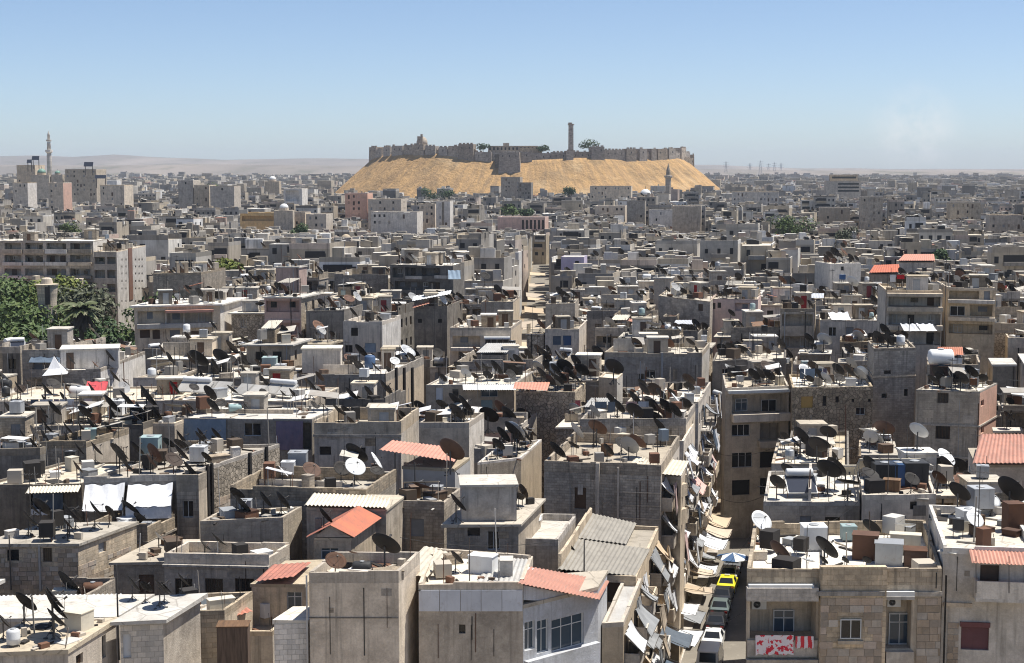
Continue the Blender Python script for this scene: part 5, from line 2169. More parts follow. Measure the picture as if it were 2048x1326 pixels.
# --- far right white house with a red tin canopy
h = hero('R2', 'whitewashed house with red tin canopy over its balcony door', 1887, 1090, 2075, 1096, 18.1, 11, 10.5, 0.5, 1326, 'plaster_white', 'roof_white',
         front=[(1960, 1130, 1998, 1184, 'door:frame_brown'), (1922, 1247, 1978, 1300, 'shutter:shutter_maroon')])
balcony(h, 0, face_uv(h, 0, 1946, 1186)[0], face_uv(h, 0, 2073, 1186)[0], face_uv(h, 0, 1960, 1188)[1], 1.0, 1.0, 'plaster_white')
px_box(h, 'shutter_box', 0, 1920, 1244, 1980, 1253, 0.14, 'shutter_maroon')
block_face(h, 0, 1891, 1245, 1918, 1400, 0.55, 0.36, seed=12)
px_box(h, 'cornice', 0, 1887, 1205, 1944, 1212, 0.15, 'plaster_grey')
a, rz, n, d = on_wall(h, 0, 1938, 1099, 0.02); b, _, _, _ = on_wall(h, 0, 2072, 1105, 0.02)
out = Vector((n.x, n.y, 0)) * 1.25
roof_sheet(h, a + out - Vector((0, 0, .45)), b + out - Vector((0, 0, .45)), b, a, 'tin_red_faded', 0.2, 'tin_canopy')
for px in (1952, 2018):
    p, _, _, _ = on_wall(h, 0, px, 1186, 1.0); q, _, _, _ = on_wall(h, 0, px, 1112, 1.15)
    obj('canopy_post', MB().bar((0, 0, 0), q - p, .025, 5).mesh('canopy_post', ['pole_metal']), h.root, p - h.org)
p, rz, n, d = on_wall(h, 0, 2040, 1184, 0.12); ac_unit(p, rz, 'air conditioner on the white balcony by the picture edge', s=.85)
R2 = h

# --- behind the right foreground
R3 = hero('R3', 'plain plastered roof block under the rack of cream solar panels', 1725, 990, 1872, 988, 18.2, 6.5, 11, 0.35, 1080, 'plaster_beige', 'roof_dusty', front=[(1820, 1003, 1834, 1019, 'hole')])
R4 = hero('R4', 'low grey house with a red-framed solar heater on its roof', 1527, 1003, 1720, 1003, 17.5, 11, 11, 0.3, 1065, 'concrete', 'roof_white', front=[(1600, 1032, 1622, 1056, 'shutter:shutter_grey'), (1650, 1034, 1680, 1056, 'hole')])
R4b = hero('R4b', 'small white-roofed house topped by tilted black dishes', 1543, 925, 1662, 928, 17.6, 9, 12, 0.25, 960, 'plaster_grey', 'roof_white', auto=.4)
R5 = hero('R5', 'tall bare concrete house carrying a big white roof tank', 1832, 779, 1960, 783, 18.6, 7, 30, 0.15, 955, 'concrete', 'roof_white', front=[(1875, 786, 1897, 806, 'bars'), (1871, 849, 1900, 878, 'bars'), (1873, 915, 1898, 940, 'hole')], side_wall='plaster_pink',
          right=[(1962, 800, 1968, 812, 'hole'), (1962, 850, 1968, 866, 'hole')], band=[15.3, 12.2])
R5b = hero('R5b', 'low house with red tiled roof below the tall concrete house', 1952, 930, 2080, 930, 16.2, 8, 12, 0.1, 1000, 'plaster_beige', 'roof_dusty', auto=.4, overhang=.05)
px_sheet(R5b, ((1945, 926, 123), (2085, 926, 123), (2075, 868, 131), (1962, 868, 131)), 'tin_red_faded', 0.34, 'tiled_roof', 0.05)
obj('gable_wall', MB().hexa([tuple(at_y(1950, 934, 124) - R5b.org), tuple(at_y(2080, 934, 124) - R5b.org), tuple(at_y(2080, 934, 131) - R5b.org), tuple(at_y(1965, 934, 131) - R5b.org)], [tuple(at_y(1950, 929, 124) - R5b.org), tuple(at_y(2080, 929, 124) - R5b.org), tuple(at_y(2075, 872, 130.8) - R5b.org), tuple(at_y(1966, 872, 130.8) - R5b.org)]).mesh('gable_wall', ['plaster_beige']), R5b.root)
R6 = hero('R6', 'old stone house with one yellow shutter and a square roof tower', 1585, 775, 1746, 773, 16.6, 11, 8, 0.35, 880, 'rubble_stone', 'roof_white', front=[(1602, 793, 1626, 816, 'door:door_yellow'), (1645, 792, 1653, 812, 'hole'), (1671, 793, 1678, 805, 'hole'), (1712, 815, 1730, 830, 'pane'), (1703, 798, 1709, 804, 'hole'), (1736, 798, 1742, 804, 'hole')])
R6b = hero('R6b', 'tower-like block house with tiny windows beside the stone house', 1748, 697, 1832, 695, 20.3, 8, 8, 0.3, 870, 'block_wall', 'roof_pale', front=[(1768, 741, 1782, 748, 'hole'), (1763, 787, 1774, 796, 'hole'), (1808, 778, 1816, 792, 'hole')], band=[17.4])
R7 = hero('R7', 'balconied house closing the end of the car-lined street', 1451, 776, 1578, 772, 16.2, 12, 6, 0.3, 1060, 'plaster_beige', 'roof_dusty',
          front=[(1464, 789, 1574, 826, 'loggia:1.3'), (1464, 849, 1500, 872, 'pane'), (1520, 846, 1560, 880, 'loggia:1.2'), (1464, 905, 1505, 935, 'pane'), (1520, 903, 1560, 935, 'hole'), (1464, 960, 1500, 990, 'hole'), (1520, 955, 1560, 990, 'pane')])
add_win(R7, 0, 1470, 797, 1494, 822, 'trans', 1.26); add_win(R7, 0, 1522, 799, 1552, 826, 'pane', 1.26)
px_box(R7, 'balcony_front', 0, 1462, 826, 1578, 841, 0.8, 'plaster_cream')
px_box(R7, 'balcony_front', 0, 1515, 880, 1575, 893, 0.8, 'plaster_grey')
px_box(R7, 'awning_box', 0, 1455, 779, 1577, 785, 0.5, 'frame_white')

# --- centre foreground
C1 = hero('C1', 'square cement stair tower with one small high window', 618, 1142, 797, 1142, 16.8, 4.5, 12, 0.7, 1326, 'plaster_grey', 'roof_white', front=[(694, 1157, 718, 1175, 'bars')], band=None)
px_box(C1, 'plaster_joint', 0, 618, 1234, 797, 1236.5, 0.03, 'cement_dark')
px_box(C1, 'drain_pipe', 0, 613.5, 1150, 616.5, 1420, 0.1, 'metal_grey')
# house with white panel band, its corner cut
A, B = q2(at_y(837, 1180, 88)), q2(at_y(1046, 1180, 88))
C2 = hero('C2', 'grey house front with a band of white metal panels', 837, 1180, 1046, 1180, 15.9, 0, ybot=1326, par=0.5, wall='plaster_grey', roof='roof_white', quad=[A, B, q2(at_y(1062, 1180, 94.5)), q2(at_y(866, 1180, 96.5))], pars=(.55, .1, .5, .5),
          front=[(918, 1249, 931, 1267, 'hole')])
A, B = q2(at_y(1046.5, 1180, 88.05)), q2(at_y(1196, 1180, 92))
C2b = hero('C2b', 'blue-grey glazed corner wing under a salmon tin roof', 1047, 1200, 1196, 1200, 14.9, 0, ybot=1326, par=0.05, wall='plaster_blue', roof='roof_dusty', quad=[A, B, q2(at_y(1214, 1180, 96)), q2(at_y(1063.5, 1180, 94.5))], overhang=.01,
          front=[(1049, 1243, 1070, 1300, 'trans'), (1074, 1240, 1097, 1305, 'trans'), (1103, 1233, 1168, 1297, 'trans')])
for i in range(5):
    px_box(C2, 'wall_panel', 0, 838 + i * 41.6, 1180, 838 + i * 41.6 + 40.6, 1222, 0.06, 'panel_white')
px_box(C2b, 'balcony_front', 0, 1048, 1302, 1192, 1400, 0.35, 'plaster_blue')
px_sheet(C2b, ((1036, 1166, 87.4), (1199, 1199, 91.0), (1219, 1162, 95.5), (1060, 1133, 91.8)), 'tin_red_faded', 0.3, 'tin_roof', 0.035)
g_ = [at_y(1047, 1200, 88.1) - C2b.org, at_y(1195, 1206, 92) - C2b.org, at_y(1195, 1199, 92) - C2b.org, at_y(1047, 1171, 88.1) - C2b.org]
k_ = Vector((0.3, 3.4, 0.2))
obj('gable_wall', MB().hexa([g_[0], g_[1], g_[1] + k_, g_[0] + k_], [g_[3], g_[2], g_[2] + k_, g_[3] + k_]).mesh('gable_wall', ['plaster_blue']), C2b.root)
px_sheet(C2, ((948, 1170, 89.2), (1042, 1174, 88.6), (1056, 1118, 94.0), (985, 1114, 95)), 'tin_grey', 0.28, 'tin_roof')
obj('sheet_edge_wall', MB().hexa([tuple(at_y(1040, 1176, 88.4) - C2.org), tuple(at_y(1048, 1176, 88.4) - C2.org), tuple(at_y(1066, 1130, 95) - C2.org), tuple(at_y(1059, 1130, 95) - C2.org)], [tuple(at_y(1040, 1158, 88.4) - C2.org), tuple(at_y(1048, 1158, 88.4) - C2.org), tuple(at_y(1066, 1112, 95) - C2.org), tuple(at_y(1059, 1112, 95) - C2.org)]).mesh('sheet_edge_wall', ['plaster_beige']), C2.root)
C3 = hero('C3', 'narrow dark house with a sloping pale tin roof between taller ones', 800, 1168, 905, 1160, 14.5, 6, 12, 0.2, 1300, 'cement_dark', 'roof_dusty', overhang=.02)  # dark wall put in for the black shade of a gap
px_sheet(C3, ((794, 1149, 90), (855, 1153, 90), (899, 1099, 96.5), (848, 1092, 96.5)), 'tin_cream', 0.3, 'tin_roof')
for (x, y, Y) in ((855, 1155, 90), (897, 1102, 96)):
    p = at_y(x, y, Y)
    obj('roof_post', MB().bar((0, 0, -3), (0, 0, 0), .06, 5).mesh('roof_post', ['pole_metal']), C3.root, p - C3.org)
C4 = hero('C4', 'small gabled house with bright red tin roof', 627, 1075, 702, 1075, 15.7, 5.2, 13, 0.0, 1130, 'plaster_grey', 'roof_dusty', overhang=.01, front=[(642, 1096, 678, 1120, 'trans')], side_wall='plaster_beige')
Yf = C4.quad[0].y
A, B, Cq, Dq = [Vector((p.x, p.y, 16.02)) for p in inset(C4.quad, -.35)]
rf = Vector(((A.x + B.x) / 2, (A.y + B.y) / 2, 16.85)); rb = Vector(((Cq.x + Dq.x) / 2, (Cq.y + Dq.y) / 2, 16.85))
for (e0, e1, r0, r1) in ((Dq, A, rf, rb), (B, Cq, rb, rf)):
    roof_sheet(C4, e0, e1, r0, r1, 'tin_red', 0.34, 'tin_roof')
g0 = [Vector((p.x, p.y, 15.92)) - C4.org for p in (C4.quad[0], C4.quad[1])]
g0.append(Vector((rf.x, C4.quad[0].y, 16.72)) - C4.org)
g1 = [Vector((p.x + 5.1 * math.sin(R(13)), p.y + 5.1 * math.cos(R(13)), p.z)) for p in g0]
obj('gable', MB().add(g0 + g1, [(0, 1, 2), (5, 4, 3), (0, 2, 5, 3), (1, 4, 5, 2)]).mesh('gable', ['plaster_grey']), C4.root)
obj('chimney', MB().box((0, 0, .5), (.4, .3, 1)).mesh('chimney', ['cement_dark']), C4.root, at_y(637, 1066, Yf + 1) - C4.org)
C5 = hero('C5', 'low house under a cream corrugated roof behind the red gable', 613, 1016, 772, 1018, 16.4, 5, 12, 0.0, 1050, 'plaster_grey', 'roof_dusty', overhang=.01, front=[(690, 1022, 760, 1034, 'shutter:tank_white')])
Yf = C5.quad[0].y
px_sheet(C5, ((608, 1010, Yf - .5), (772, 1015, Yf - .5), (786, 991, Yf + 4.8), (626, 986, Yf + 4.8)), 'tin_cream', 0.26, 'tin_roof', .05)
C6 = hero('C6', 'grey house carrying a tall square plastered roof room', 893, 1048, 1037, 1046, 15.9, 8, 12, 0.0, 1110, 'concrete', 'roof_dusty', overhang=.25, front=[(935, 1056, 960, 1072, 'hole'), (975, 1062, 1000, 1100, 'pane')], side_wall='plaster_beige')
p = at_y(976, 1040, C6.quad[0].y + 2.6)
C6top = hut(C6, (p.x, p.y), (3.75, 3.4), 2.35, 'plaster_grey', 'roof_pale', door=False)
C7 = hero('C7', 'long street house under two wide grey corrugated roofs', 1116, 1143, 1272, 1150, 12.6, 15.0, 11, 0.4, 1200, 'plaster_beige', 'roof_dusty', pars=(.3, .2, .3, 1.6), front=[(1180, 1165, 1200, 1205, 'hole'), (1215, 1165, 1240, 1205, 'door:frame_brown')], side_wall='plaster_cream', right_auto=.8)
px_sheet(C7, ((1115, 1138, 103), (1270, 1151, 103), (1300, 1098, 110.5), (1153, 1077, 111)), 'asbestos', 0.3, 'tin_roof', .04)
px_sheet(C7, ((1152, 1075, 111.2), (1252, 1088, 111), (1273, 1046, 118), (1183, 1026, 118.5)), 'asbestos', 0.3, 'tin_roof', .04)
C8 = hero('C8', 'large soot-stained block house with pale corrugated corner roof', 1088, 921, 1322, 930, 15.9, 14, 12, 0.9, 1045, 'block_wall', 'roof_dusty', front=[(1149, 975, 1172, 1018, 'door:frame_brown')], side_wall='plaster_cream', right_auto=.8)
px_sheet(C8, ((1243, 941, 122.5), (1362, 951, 122.5), (1378, 922, 130), (1274, 913, 130)), 'tin_cream', 0.3, 'tin_roof', .03)
px_box(C8, 'wall_pier', 0, 1192, 925, 1199, 1140, 0.35, 'plaster_grey'); px_box(C8, 'wall_pier', 0, 1234, 935, 1238, 1140, 0.2, 'plaster_grey')
for i in range(4):
    px_box(C8, 'stone_course', 0, 1245, 958 + i * 26, 1321, 960 + i * 26, 0.03, 'plaster_grey')
C8e = hero('C8e', 'narrow open-fronted stair bay at the street corner', 1325, 950, 1362, 955, 15.2, 3.5, 12, 0.2, 1060, 'plaster_cream', 'roof_pale', front=[(1328, 970, 1356, 995, 'loggia:1.5'), (1328, 1020, 1356, 1050, 'loggia:1.5')])
S1 = hero('S1', 'narrow cream wall-ended house edging the street', 1204, 1246, 1247, 1244, 12.2, 10.5, 10.7, 0.3, 1326, 'plaster_cream', 'tin_grey', side_wall='plaster_cream', right_auto=.9)
C9 = hero('C9', 'grey plastered house with two small square windows side by side', 628, 842, 802, 842, 16.5, 8, 8, 1.15, 930, 'plaster_grey', 'roof_pale', front=[(639, 893, 662, 910, 'hole'), (706, 895, 731, 911, 'hole')], wall2='plaster_grey')
px_box(C9, 'cornice', 0, 626, 868, 803, 873, 0.15, 'concrete')
C10 = hero('C10', 'roof shack under a long red tin sheet roof', 806, 933, 910, 938, 16.8, 5, 12, 0.0, 985, 'tin_grey', 'roof_dusty', overhang=.02, front=[(815, 938, 835, 970, 'hole'), (850, 938, 900, 958, 'hole')])
Yf = C10.quad[0].y
px_sheet(C10, ((758, 899, Yf - .8), (908, 923, Yf - .8), (926, 897, Yf + 5), (783, 880, Yf + 5)), 'tin_red_faded', 0.3, 'tin_roof', .04)
for x, y, Y in ((790, 906, Yf - .5), (903, 924, Yf - .5), (920, 900, Yf + 4.6)):
    obj('roof_post', MB().bar((0, 0, -2.4), (0, 0, 0), .06, 5).mesh('roof_post', ['pole_metal']), C10.root, at_y(x, y, Y) - C10.org)
C20 = hero('C20', 'wide grey house with a white roof hut and red door', 1209, 704, 1404, 705, 16.9, 11, 12, 0.6, 785, 'concrete', 'roof_white', front=[(1277, 740, 1311, 760, 'pane')], side_wall='plaster_white')  # white side plaster paints in the sunlight on the right side
p = at_z(1298, 697, 17.2); hut(C20, (p.x, p.y + 1.2), (2.2, 2), 2.0, 'plaster_white', 'roof_white')
px_box(C20, 'drain_pipe', 0, 1322, 705, 1326, 800, .2, 'metal_grey')
C21 = hero('C21', 'little pale roof house with a side wall whitened as sunlit', 1197, 754, 1234, 757, 16.9, 4.5, 12, 0.2, 800, 'plaster_grey', 'roof_white', front=[(1210, 758, 1222, 766, 'bars')], side_wall='plaster_white')  # grey front and white side: shade and sun put into the plaster
C22 = hero('C22', 'white-roofed house with patched canopies along its front', 852, 770, 1028, 768, 16.5, 11, 12, 0.15, 828, 'plaster_grey', 'roof_white', front=[(872, 775, 886, 800, 'door:tank_white'), (905, 778, 917, 796, 'hole'), (962, 772, 996, 794, 'trans'), (962, 800, 985, 822, 'shutter:tank_teal')])
a, rz, n, d = on_wall(C22, 0, 925, 769, 0.02); b, _, _, _ = on_wall(C22, 0, 1030, 769, 0.02); o3 = Vector((n.x, n.y, 0)) * 1.3
roof_sheet(C22, a + o3 - Vector((0, 0, .4)), b + o3 - Vector((0, 0, .4)), b, a, 'tank_white', 0.25, 'tin_canopy')
C23 = hero('C23', 'block house under a small salmon tin roof', 1032, 783, 1150, 783, 16.2, 7, 12, 0.2, 825, 'rubble_stone', 'roof_dusty', front=[(1120, 786, 1140, 797, 'hole')])
px_sheet(C23, ((1026, 777, 158), (1094, 781, 158), (1100, 764, 166), (1030, 764, 166)), 'tin_red_faded', 0.3, 'tin_roof')
C24 = hero('C24', 'broad low block wall house crowded with black dishes', 1160, 838, 1372, 836, 16.6, 9, 12, 0.7, 890, 'block_wall', 'roof_dusty', auto=.2, floors=1, side_wall='plaster_beige')
C25 = hero('C25', 'plain grey cube house with a right side whitened as sunlit', 838, 845, 938, 845, 16.8, 6, 12, 0.5, 890, 'plaster_grey', 'roof_white', side_wall='plaster_white')  # the sunlit edge is painted as white plaster on the side
C26 = hero('C26', 'grey house end topped by a cluster of large dishes', 955, 925, 1042, 915, 16.0, 9, 12, 0.2, 955, 'plaster_grey', 'roof_pale', auto=.3, floors=2, side_wall='plaster_cream')

# --- left foreground
L1 = hero('L1', 'flat roof with big black dishes at the bottom left corner', -60, 1305, 136, 1299, 15.3, 5.6, 11, 0.0, 1326, 'plaster_grey', 'roof_dusty', overhang=.1, right=[(152, 1308, 166, 1330, 'bars'), (204, 1270, 212, 1316, 'hole')], side_wall='plaster_cream')
L1b = hero('L1b', 'white corrugated roof between the two dish-covered roofs', -70, 1238, 236, 1236, 13.9, 5, 11, 0.1, 1240, 'plaster_grey', 'roof_white', overhang=.02)
px_sheet(L1b, ((-70, 1234, 89.3), (238, 1231, 89.3), (246, 1188, 94.5), (-60, 1192, 94.5)), 'tank_white', 0.26, 'tin_roof', .04)
L2 = hero('L2', 'white-tiled hut with black dishes on its pale slab', 240, 1240, 326, 1236, 15.6, 4.6, 14, 0.0, 1326, 'tile_white', 'roof_white', overhang=.3, front=[(246, 1268, 262, 1316, 'shutter:tank_white')], side_wall='plaster_grey')
L4 = hero('L4', 'old rubble-stone house with dishes on its flat roof', -40, 1088, 156, 1086, 15.3, 6.6, 21, 0.0, 1182, 'ashlar', 'roof_pale', overhang=.12, front=[(14, 1099, 38, 1122, 'hole'), (86, 1096, 104, 1124, 'bars')], right=[(197, 1085, 212, 1105, 'shutter:metal_grey')])
block_face(L4, 0, 0, 1097, 156, 1182, 0.42, 0.3, skip=((13, 1098, 39, 1123), (85, 1095, 105, 1125)), seed=21, nm='rubble_stone', limit=150, jitter=.5)
block_face(L4, 1, 157, 1092, 262, 1182, 0.42, 0.3, skip=((195, 1075, 214, 1140),), seed=22, nm='rubble_stone', limit=150, jitter=.5)
px_box(L4, 'drain_pipe', 0, 78, 1090, 82, 1182, .12, 'metal_grey')
L3 = hero('L3', 'long old stone house with black drainpipes down its lit side', 167, 953, 352, 948, 16.3, 15.5, 21.8, 0.5, 1045, 'concrete', 'roof_pale', front=[(180, 972, 330, 1000, 'loggia:1.2')], side_wall='rubble_stone', pars=(.5, .3, .3, .3),
          right=[(375, 977, 386, 1000, 'hole'), (390, 960, 398, 985, 'bars'), (437, 924, 444, 940, 'bars'), (352, 985, 362, 1012, 'hole'), (470, 920, 478, 935, 'hole'), (505, 905, 512, 920, 'hole')])
for x0, y0, y1 in ((366, 945, 1070), (413, 928, 1060), (421, 926, 1060), (497, 905, 1010), (530, 893, 980)):
    px_box(L3, 'drain_pipe', 1, x0, y0, x0 + 4, y1, .16, 'metal_dark')
block_face(L3, 1, 386, 985, 470, 1060, 0.45, 0.3, skip=((370, 970, 400, 1003), (410, 900, 428, 1070)), seed=31, nm='rubble_stone', limit=150, jitter=.5)
L5 = hero('L5', 'cement terrace with a white top and barred windows below', 328, 1106, 538, 1110, 14.3, 3.5, 14, 0.75, 1185, 'concrete', 'roof_white', front=[(410, 1157, 446, 1192, 'bars'), (470, 1157, 508, 1195, 'bars'), (350, 1157, 385, 1192, 'bars')], wall2='plaster_grey')
px_box(L5, 'cornice', 0, 327, 1129, 539, 1133, .3, 'concrete')
L5b = hero('L5b', 'stained cement house with leaning dishes by the brick yard wall', 400, 1042, 566, 1034, 15.8, 3.5, 14, 0.25, 1088, 'concrete', 'roof_white', front=[(462, 1040, 484, 1084, 'door:metal_rust')])
L6 = hero('L6', 'house with tin canopy and slate curtain left of the tarpaulins', -40, 970, 163, 967, 15.9, 10, 21, 0.2, 1045, 'cement_dark', 'roof_pale', front=[(62, 982, 128, 1030, 'loggia:1.2')])
L7 = hero('L7', 'beige house with framed window below a rusty red tin sheet', 503, 1168, 612, 1168, 14.6, 6, 12, 0.0, 1235, 'plaster_beige', 'roof_dusty', overhang=.02, front=[(574, 1184, 604, 1222, 'trans')])
Yf = L7.quad[0].y
px_sheet(L7, ((508, 1163, Yf - .7), (586, 1153, Yf - .7), (622, 1124, Yf + 4), (545, 1129, Yf + 4)), 'tin_red', 0.3, 'tin_roof')
L7b = hero('L7b', 'small white yard hut beside the cement stair tower', 548, 1242, 613, 1240, 14.4, 3, 12, 0.1, 1326, 'tile_white', 'roof_white', overhang=.03)
L8 = hero('L8', 'brown block yard-walled house with grey tanks and open dishes', 460, 970, 732, 978, 16.0, 8, 12, 1.0, 1022, 'block_wall', 'roof_pale', auto=.15, floors=1)
L11 = hero('L11', 'grey roof storey hung with blue and purple curtains', 352, 836, 624, 838, 16.9, 8.5, 13, 0.15, 905, 'concrete', 'roof_white', front=[(488, 846, 522, 872, 'pane'), (552, 845, 622, 900, 'loggia:1.2')])
L12 = hero('L12', 'dark grey wall house amid the thickest dishes', 202, 844, 286, 846, 16.6, 6, 14, 0.6, 882, 'cement_dark', 'roof_dusty', side_wall='plaster_cream')
L13 = hero('L13', 'low brown block house behind the tin canopy', 82, 883, 172, 881, 16.9, 7, 16, 0.6, 930, 'block_wall', 'roof_dusty', side_wall='plaster_beige')
L13b = hero('L13b', 'low dark wall house at the far left beside brown blocks', -30, 898, 80, 896, 16.5, 7, 16, 0.6, 935, 'cement_dark', 'roof_dusty')
L14 = hero('L14', 'brick-fronted house with white upper room and pale tarpaulin', 84, 740, 201, 737, 16.7, 17, 4, 0.4, 778, 'block_wall', 'roof_white', side_wall='plaster_white')
p = at_z(180, 716, 18.2); hut(L14, (p.x - 1, p.y + 4), (6.5, 4.5), 2.2, 'plaster_white', 'roof_white')
L15 = hero('L15', 'grey house end left of the lone tall pole', 266, 755, 346, 754, 16.6, 9, 12, 0.3, 785, 'plaster_grey', 'roof_pale', auto=.3, floors=1)
L16 = hero('L16', 'dark house whose right wall is whitened as sunlit', 348, 756, 554, 757, 16.6, 12, 12, 0.3, 795, 'cement_dark', 'roof_white', front=[(352, 762, 362, 772, 'hole'), (405, 764, 435, 782, 'hole'), (365, 762, 372, 772, 'hole')], side_wall='plaster_white')  # sun on the right wall is painted in with white plaster
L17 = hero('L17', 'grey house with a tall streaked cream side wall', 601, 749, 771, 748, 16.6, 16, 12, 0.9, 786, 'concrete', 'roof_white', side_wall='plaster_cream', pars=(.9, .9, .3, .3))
p = at_z(641, 740, 17.0); hut(L17, (p.x, p.y + 1.8), (4.4, 3.2), 2.7, 'plaster_grey', 'roof_white', door=False)
for x in (806, 822, 790):
    px_box(L17, 'drain_pipe', 1, x, 735, x + 2.5, 820, .2, 'metal_dark')
L9 = hero('L9', 'low cluttered yard roof in front of the barred windows', 372, 1262, 545, 1262, 12.2, 5, 12, 0.3, 1326, 'plaster_beige', 'roof_dusty')
L18 = hero('L18', 'pale house wall with corner ledge right of the tiled hut', 330, 1225, 449, 1220, 14.1, 4.2, 13, 0.5, 1290, 'ashlar', 'roof_pale', side_wall='plaster_cream')
px_sheet(L18, ((440, 1240, 90), (506, 1222, 91), (462, 1190, 95), (428, 1200, 95)), 'tin_red', 0.3, 'tin_canopy')
C28 = hero('C28', 'dim block house below the red tin shack', 780, 1000, 888, 1003, 15.7, 5, 12, 0.6, 1060, 'block_wall', 'roof_dusty', auto=.25, floors=2)
C29 = hero('C29', 'low cement terrace left of the wide corrugated roofs', 1042, 1076, 1116, 1078, 14.0, 8, 11, 0.5, 1128, 'concrete', 'roof_white', auto=.4, floors=2)
L19 = hero('L19', 'flat roof full of dishes at the left edge of the roofs', -30, 852, 198, 850, 16.3, 11, 14, 0.3, 880, 'plaster_grey', 'roof_pale')
L20 = hero('L20', 'pale lean house between the dark wall and curtained storey', 289, 846, 349, 846, 16.6, 7, 14, 0.3, 880, 'plaster_cream', 'roof_pale')
L21 = hero('L21', 'wide flat roof crowded with black dishes at far left', -40, 803, 343, 801, 16.3, 11, 12, 0.25, 835, 'plaster_grey', 'roof_pale', auto=.3, floors=1)
L22 = hero('L22', 'white terrace roof with rows of tilted solar frames', 346, 800, 612, 803, 16.6, 10.5, 12, 0.15, 833, 'plaster_grey', 'roof_white')
C27 = hero('C27', 'low dark house buried under a thicket of dishes', 1098, 760, 1196, 762, 16.4, 8, 12, 0.2, 780, 'cement_dark', 'roof_pale')

# cracks, cables and patches on the nearest walls
dr_ = random.Random(8)
for Hs, f, x0, x1, y0, y1, n_ in ((C1, 0, 625, 790, 1150, 1320, 5), (C2, 0, 845, 1040, 1225, 1320, 5), (C8, 0, 1095, 1315, 940, 1040, 6), (R1, 0, 1640, 1880, 1145, 1180, 3), (R2, 0, 1892, 1940, 1110, 1200, 2), (C9, 0, 632, 798, 850, 930, 5), (L5, 0, 332, 535, 1115, 1180, 4), (R5, 0, 1836, 1956, 790, 940, 4), (R3, 0, 1728, 1868, 1000, 1070, 3), (L8, 0, 465, 728, 980, 1020, 4), (L3, 0, 175, 345, 1005, 1040, 3), (C6, 0, 897, 1030, 1052, 1100, 3), (C24, 0, 1165, 1368, 845, 885, 4), (L17, 0, 605, 765, 755, 785, 3), (C20, 0, 1212, 1400, 712, 780, 5)):
    for k in range(n_):
        x = dr_.uniform(x0, x1)
        ya = dr_.uniform(y0, y0 + (y1 - y0) * .4)
        yb = min(y1, ya + (y1 - y0) * dr_.uniform(.4, 1))
        if dr_.random() < .6:
            px_box(Hs, 'wall_cable', f, x, ya, x + dr_.choice((.8, 1.2, 1.8)), yb, .03, dr_.choice(('cable_black', 'cable_black', 'metal_grey', 'metal_rust')))
        else:
            w = dr_.uniform(8, 26); h = dr_.uniform(6, 22)
            px_box(Hs, 'render_patch', f, max(x0, x - w / 2), ya, min(x1, x + w / 2), min(y1, ya + h), .012, dr_.choice(('plaster_grey', 'cement_dark', 'plaster_beige', 'concrete', 'block_wall')))
# ------------------------------------------------------------------ middle distance
M1 = hero('M1', 'long balconied apartment block behind the park trees', -70, 481, 186, 482, 24.6, 14, 2, 0.25, 560, 'concrete', 'roof_white', name='apartment_block', cat='building', overhang=None,
          front=[(x0, y0, x1, y1, st) for (y0, y1) in ((486, 499), (510, 524), (537, 551), (564, 578)) for (x0, x1, st) in ((-40, -4, 'loggia:1.4'), (9, 42, 'loggia:1.4'), (50, 86, 'loggia:1.4'), (93, 132, 'loggia:1.4'), (140, 181, 'loggia:1.4'))], side_wall='plaster_white')
for (y0, y1) in ((499, 507), (524, 531), (551, 558)):
    for (x0, x1) in ((-44, -2), (6, 45), (48, 89), (91, 134), (138, 184)):
        px_box(M1, 'balcony_front', 0, x0, y0, x1, y1, .5, RNG.choice(('plaster_grey', 'concrete', 'plaster_white')))
for x0, y0, x1, y1 in ((55, 490, 60, 497), (78, 489, 84, 499), (150, 488, 160, 499), (20, 489, 24, 497), (56, 515, 66, 524), (80, 514, 87, 524), (100, 514, 110, 524), (122, 514, 131, 524), (148, 539, 158, 551), (168, 541, 176, 549), (20, 513, 30, 524)):
    add_win(M1, 0, x0, y0, x1, y1, 'hole', 1.36)
sheet_mat('stripe_brown', (0.2, 0.12, 0.09), (0.16, 0.1, 0.08))
M1b = hero('M1b', 'blank white end wall of the apartment block with brown stripe', 187, 503, 233, 503, 22.6, 26, 0, 0.2, 655, 'plaster_grey', 'roof_pale', name='apartment_block', cat='building',
           front=[(x0, y0, x1, y1, 'loggia:1.4') for (y0, y1) in ((514, 528), (540, 556), (568, 584), (596, 612)) for (x0, x1) in ((189, 210), (214, 231))], side_wall='plaster_white',
           right=[(x, y, x + w, y + 4.5, 'hole') for x, w in ((243, 2), (251, 2), (270, 2.5), (277, 2.5), (283, 2.5)) for y in (517, 531, 545, 560, 575, 600, 620)])
px_box(M1b, 'brown_stripe', 1, 257, 496, 264.5, 600, .12, 'stripe_brown')
M3 = hero('M3', 'balconied beige house just right of the park', 268, 612, 440, 608, 20.0, 12, 8, 0.1, 690, 'plaster_beige', 'roof_white', overhang=.4,
          front=[(275, 622, 330, 648, 'loggia:1.4'), (334, 624, 366, 648, 'loggia:.8'), (370, 624, 425, 646, 'loggia:1.2'), (280, 660, 300, 676, 'shutter:frame_brown'), (305, 660, 320, 678, 'door:frame_brown'), (340, 660, 360, 676, 'shutter:shutter_grey'), (380, 662, 398, 684, 'door:frame_brown'), (404, 662, 418, 684, 'hole')], side_wall='plaster_white')  # lit right side painted paler than the beige front
px_box(M3, 'balcony_front', 0, 274, 646, 428, 655, 1.0, 'plaster_white'); px_box(M3, 'sun_blind', 0, 330, 619, 426, 624, 1.2, 'tin_red_faded')
M4 = hero('M4', 'dark rubble-stone house with a row of roof dishes', 612, 622, 688, 620, 19.8, 10, 10, 0.3, 662, 'cement_dark', 'roof_white', nd=5)
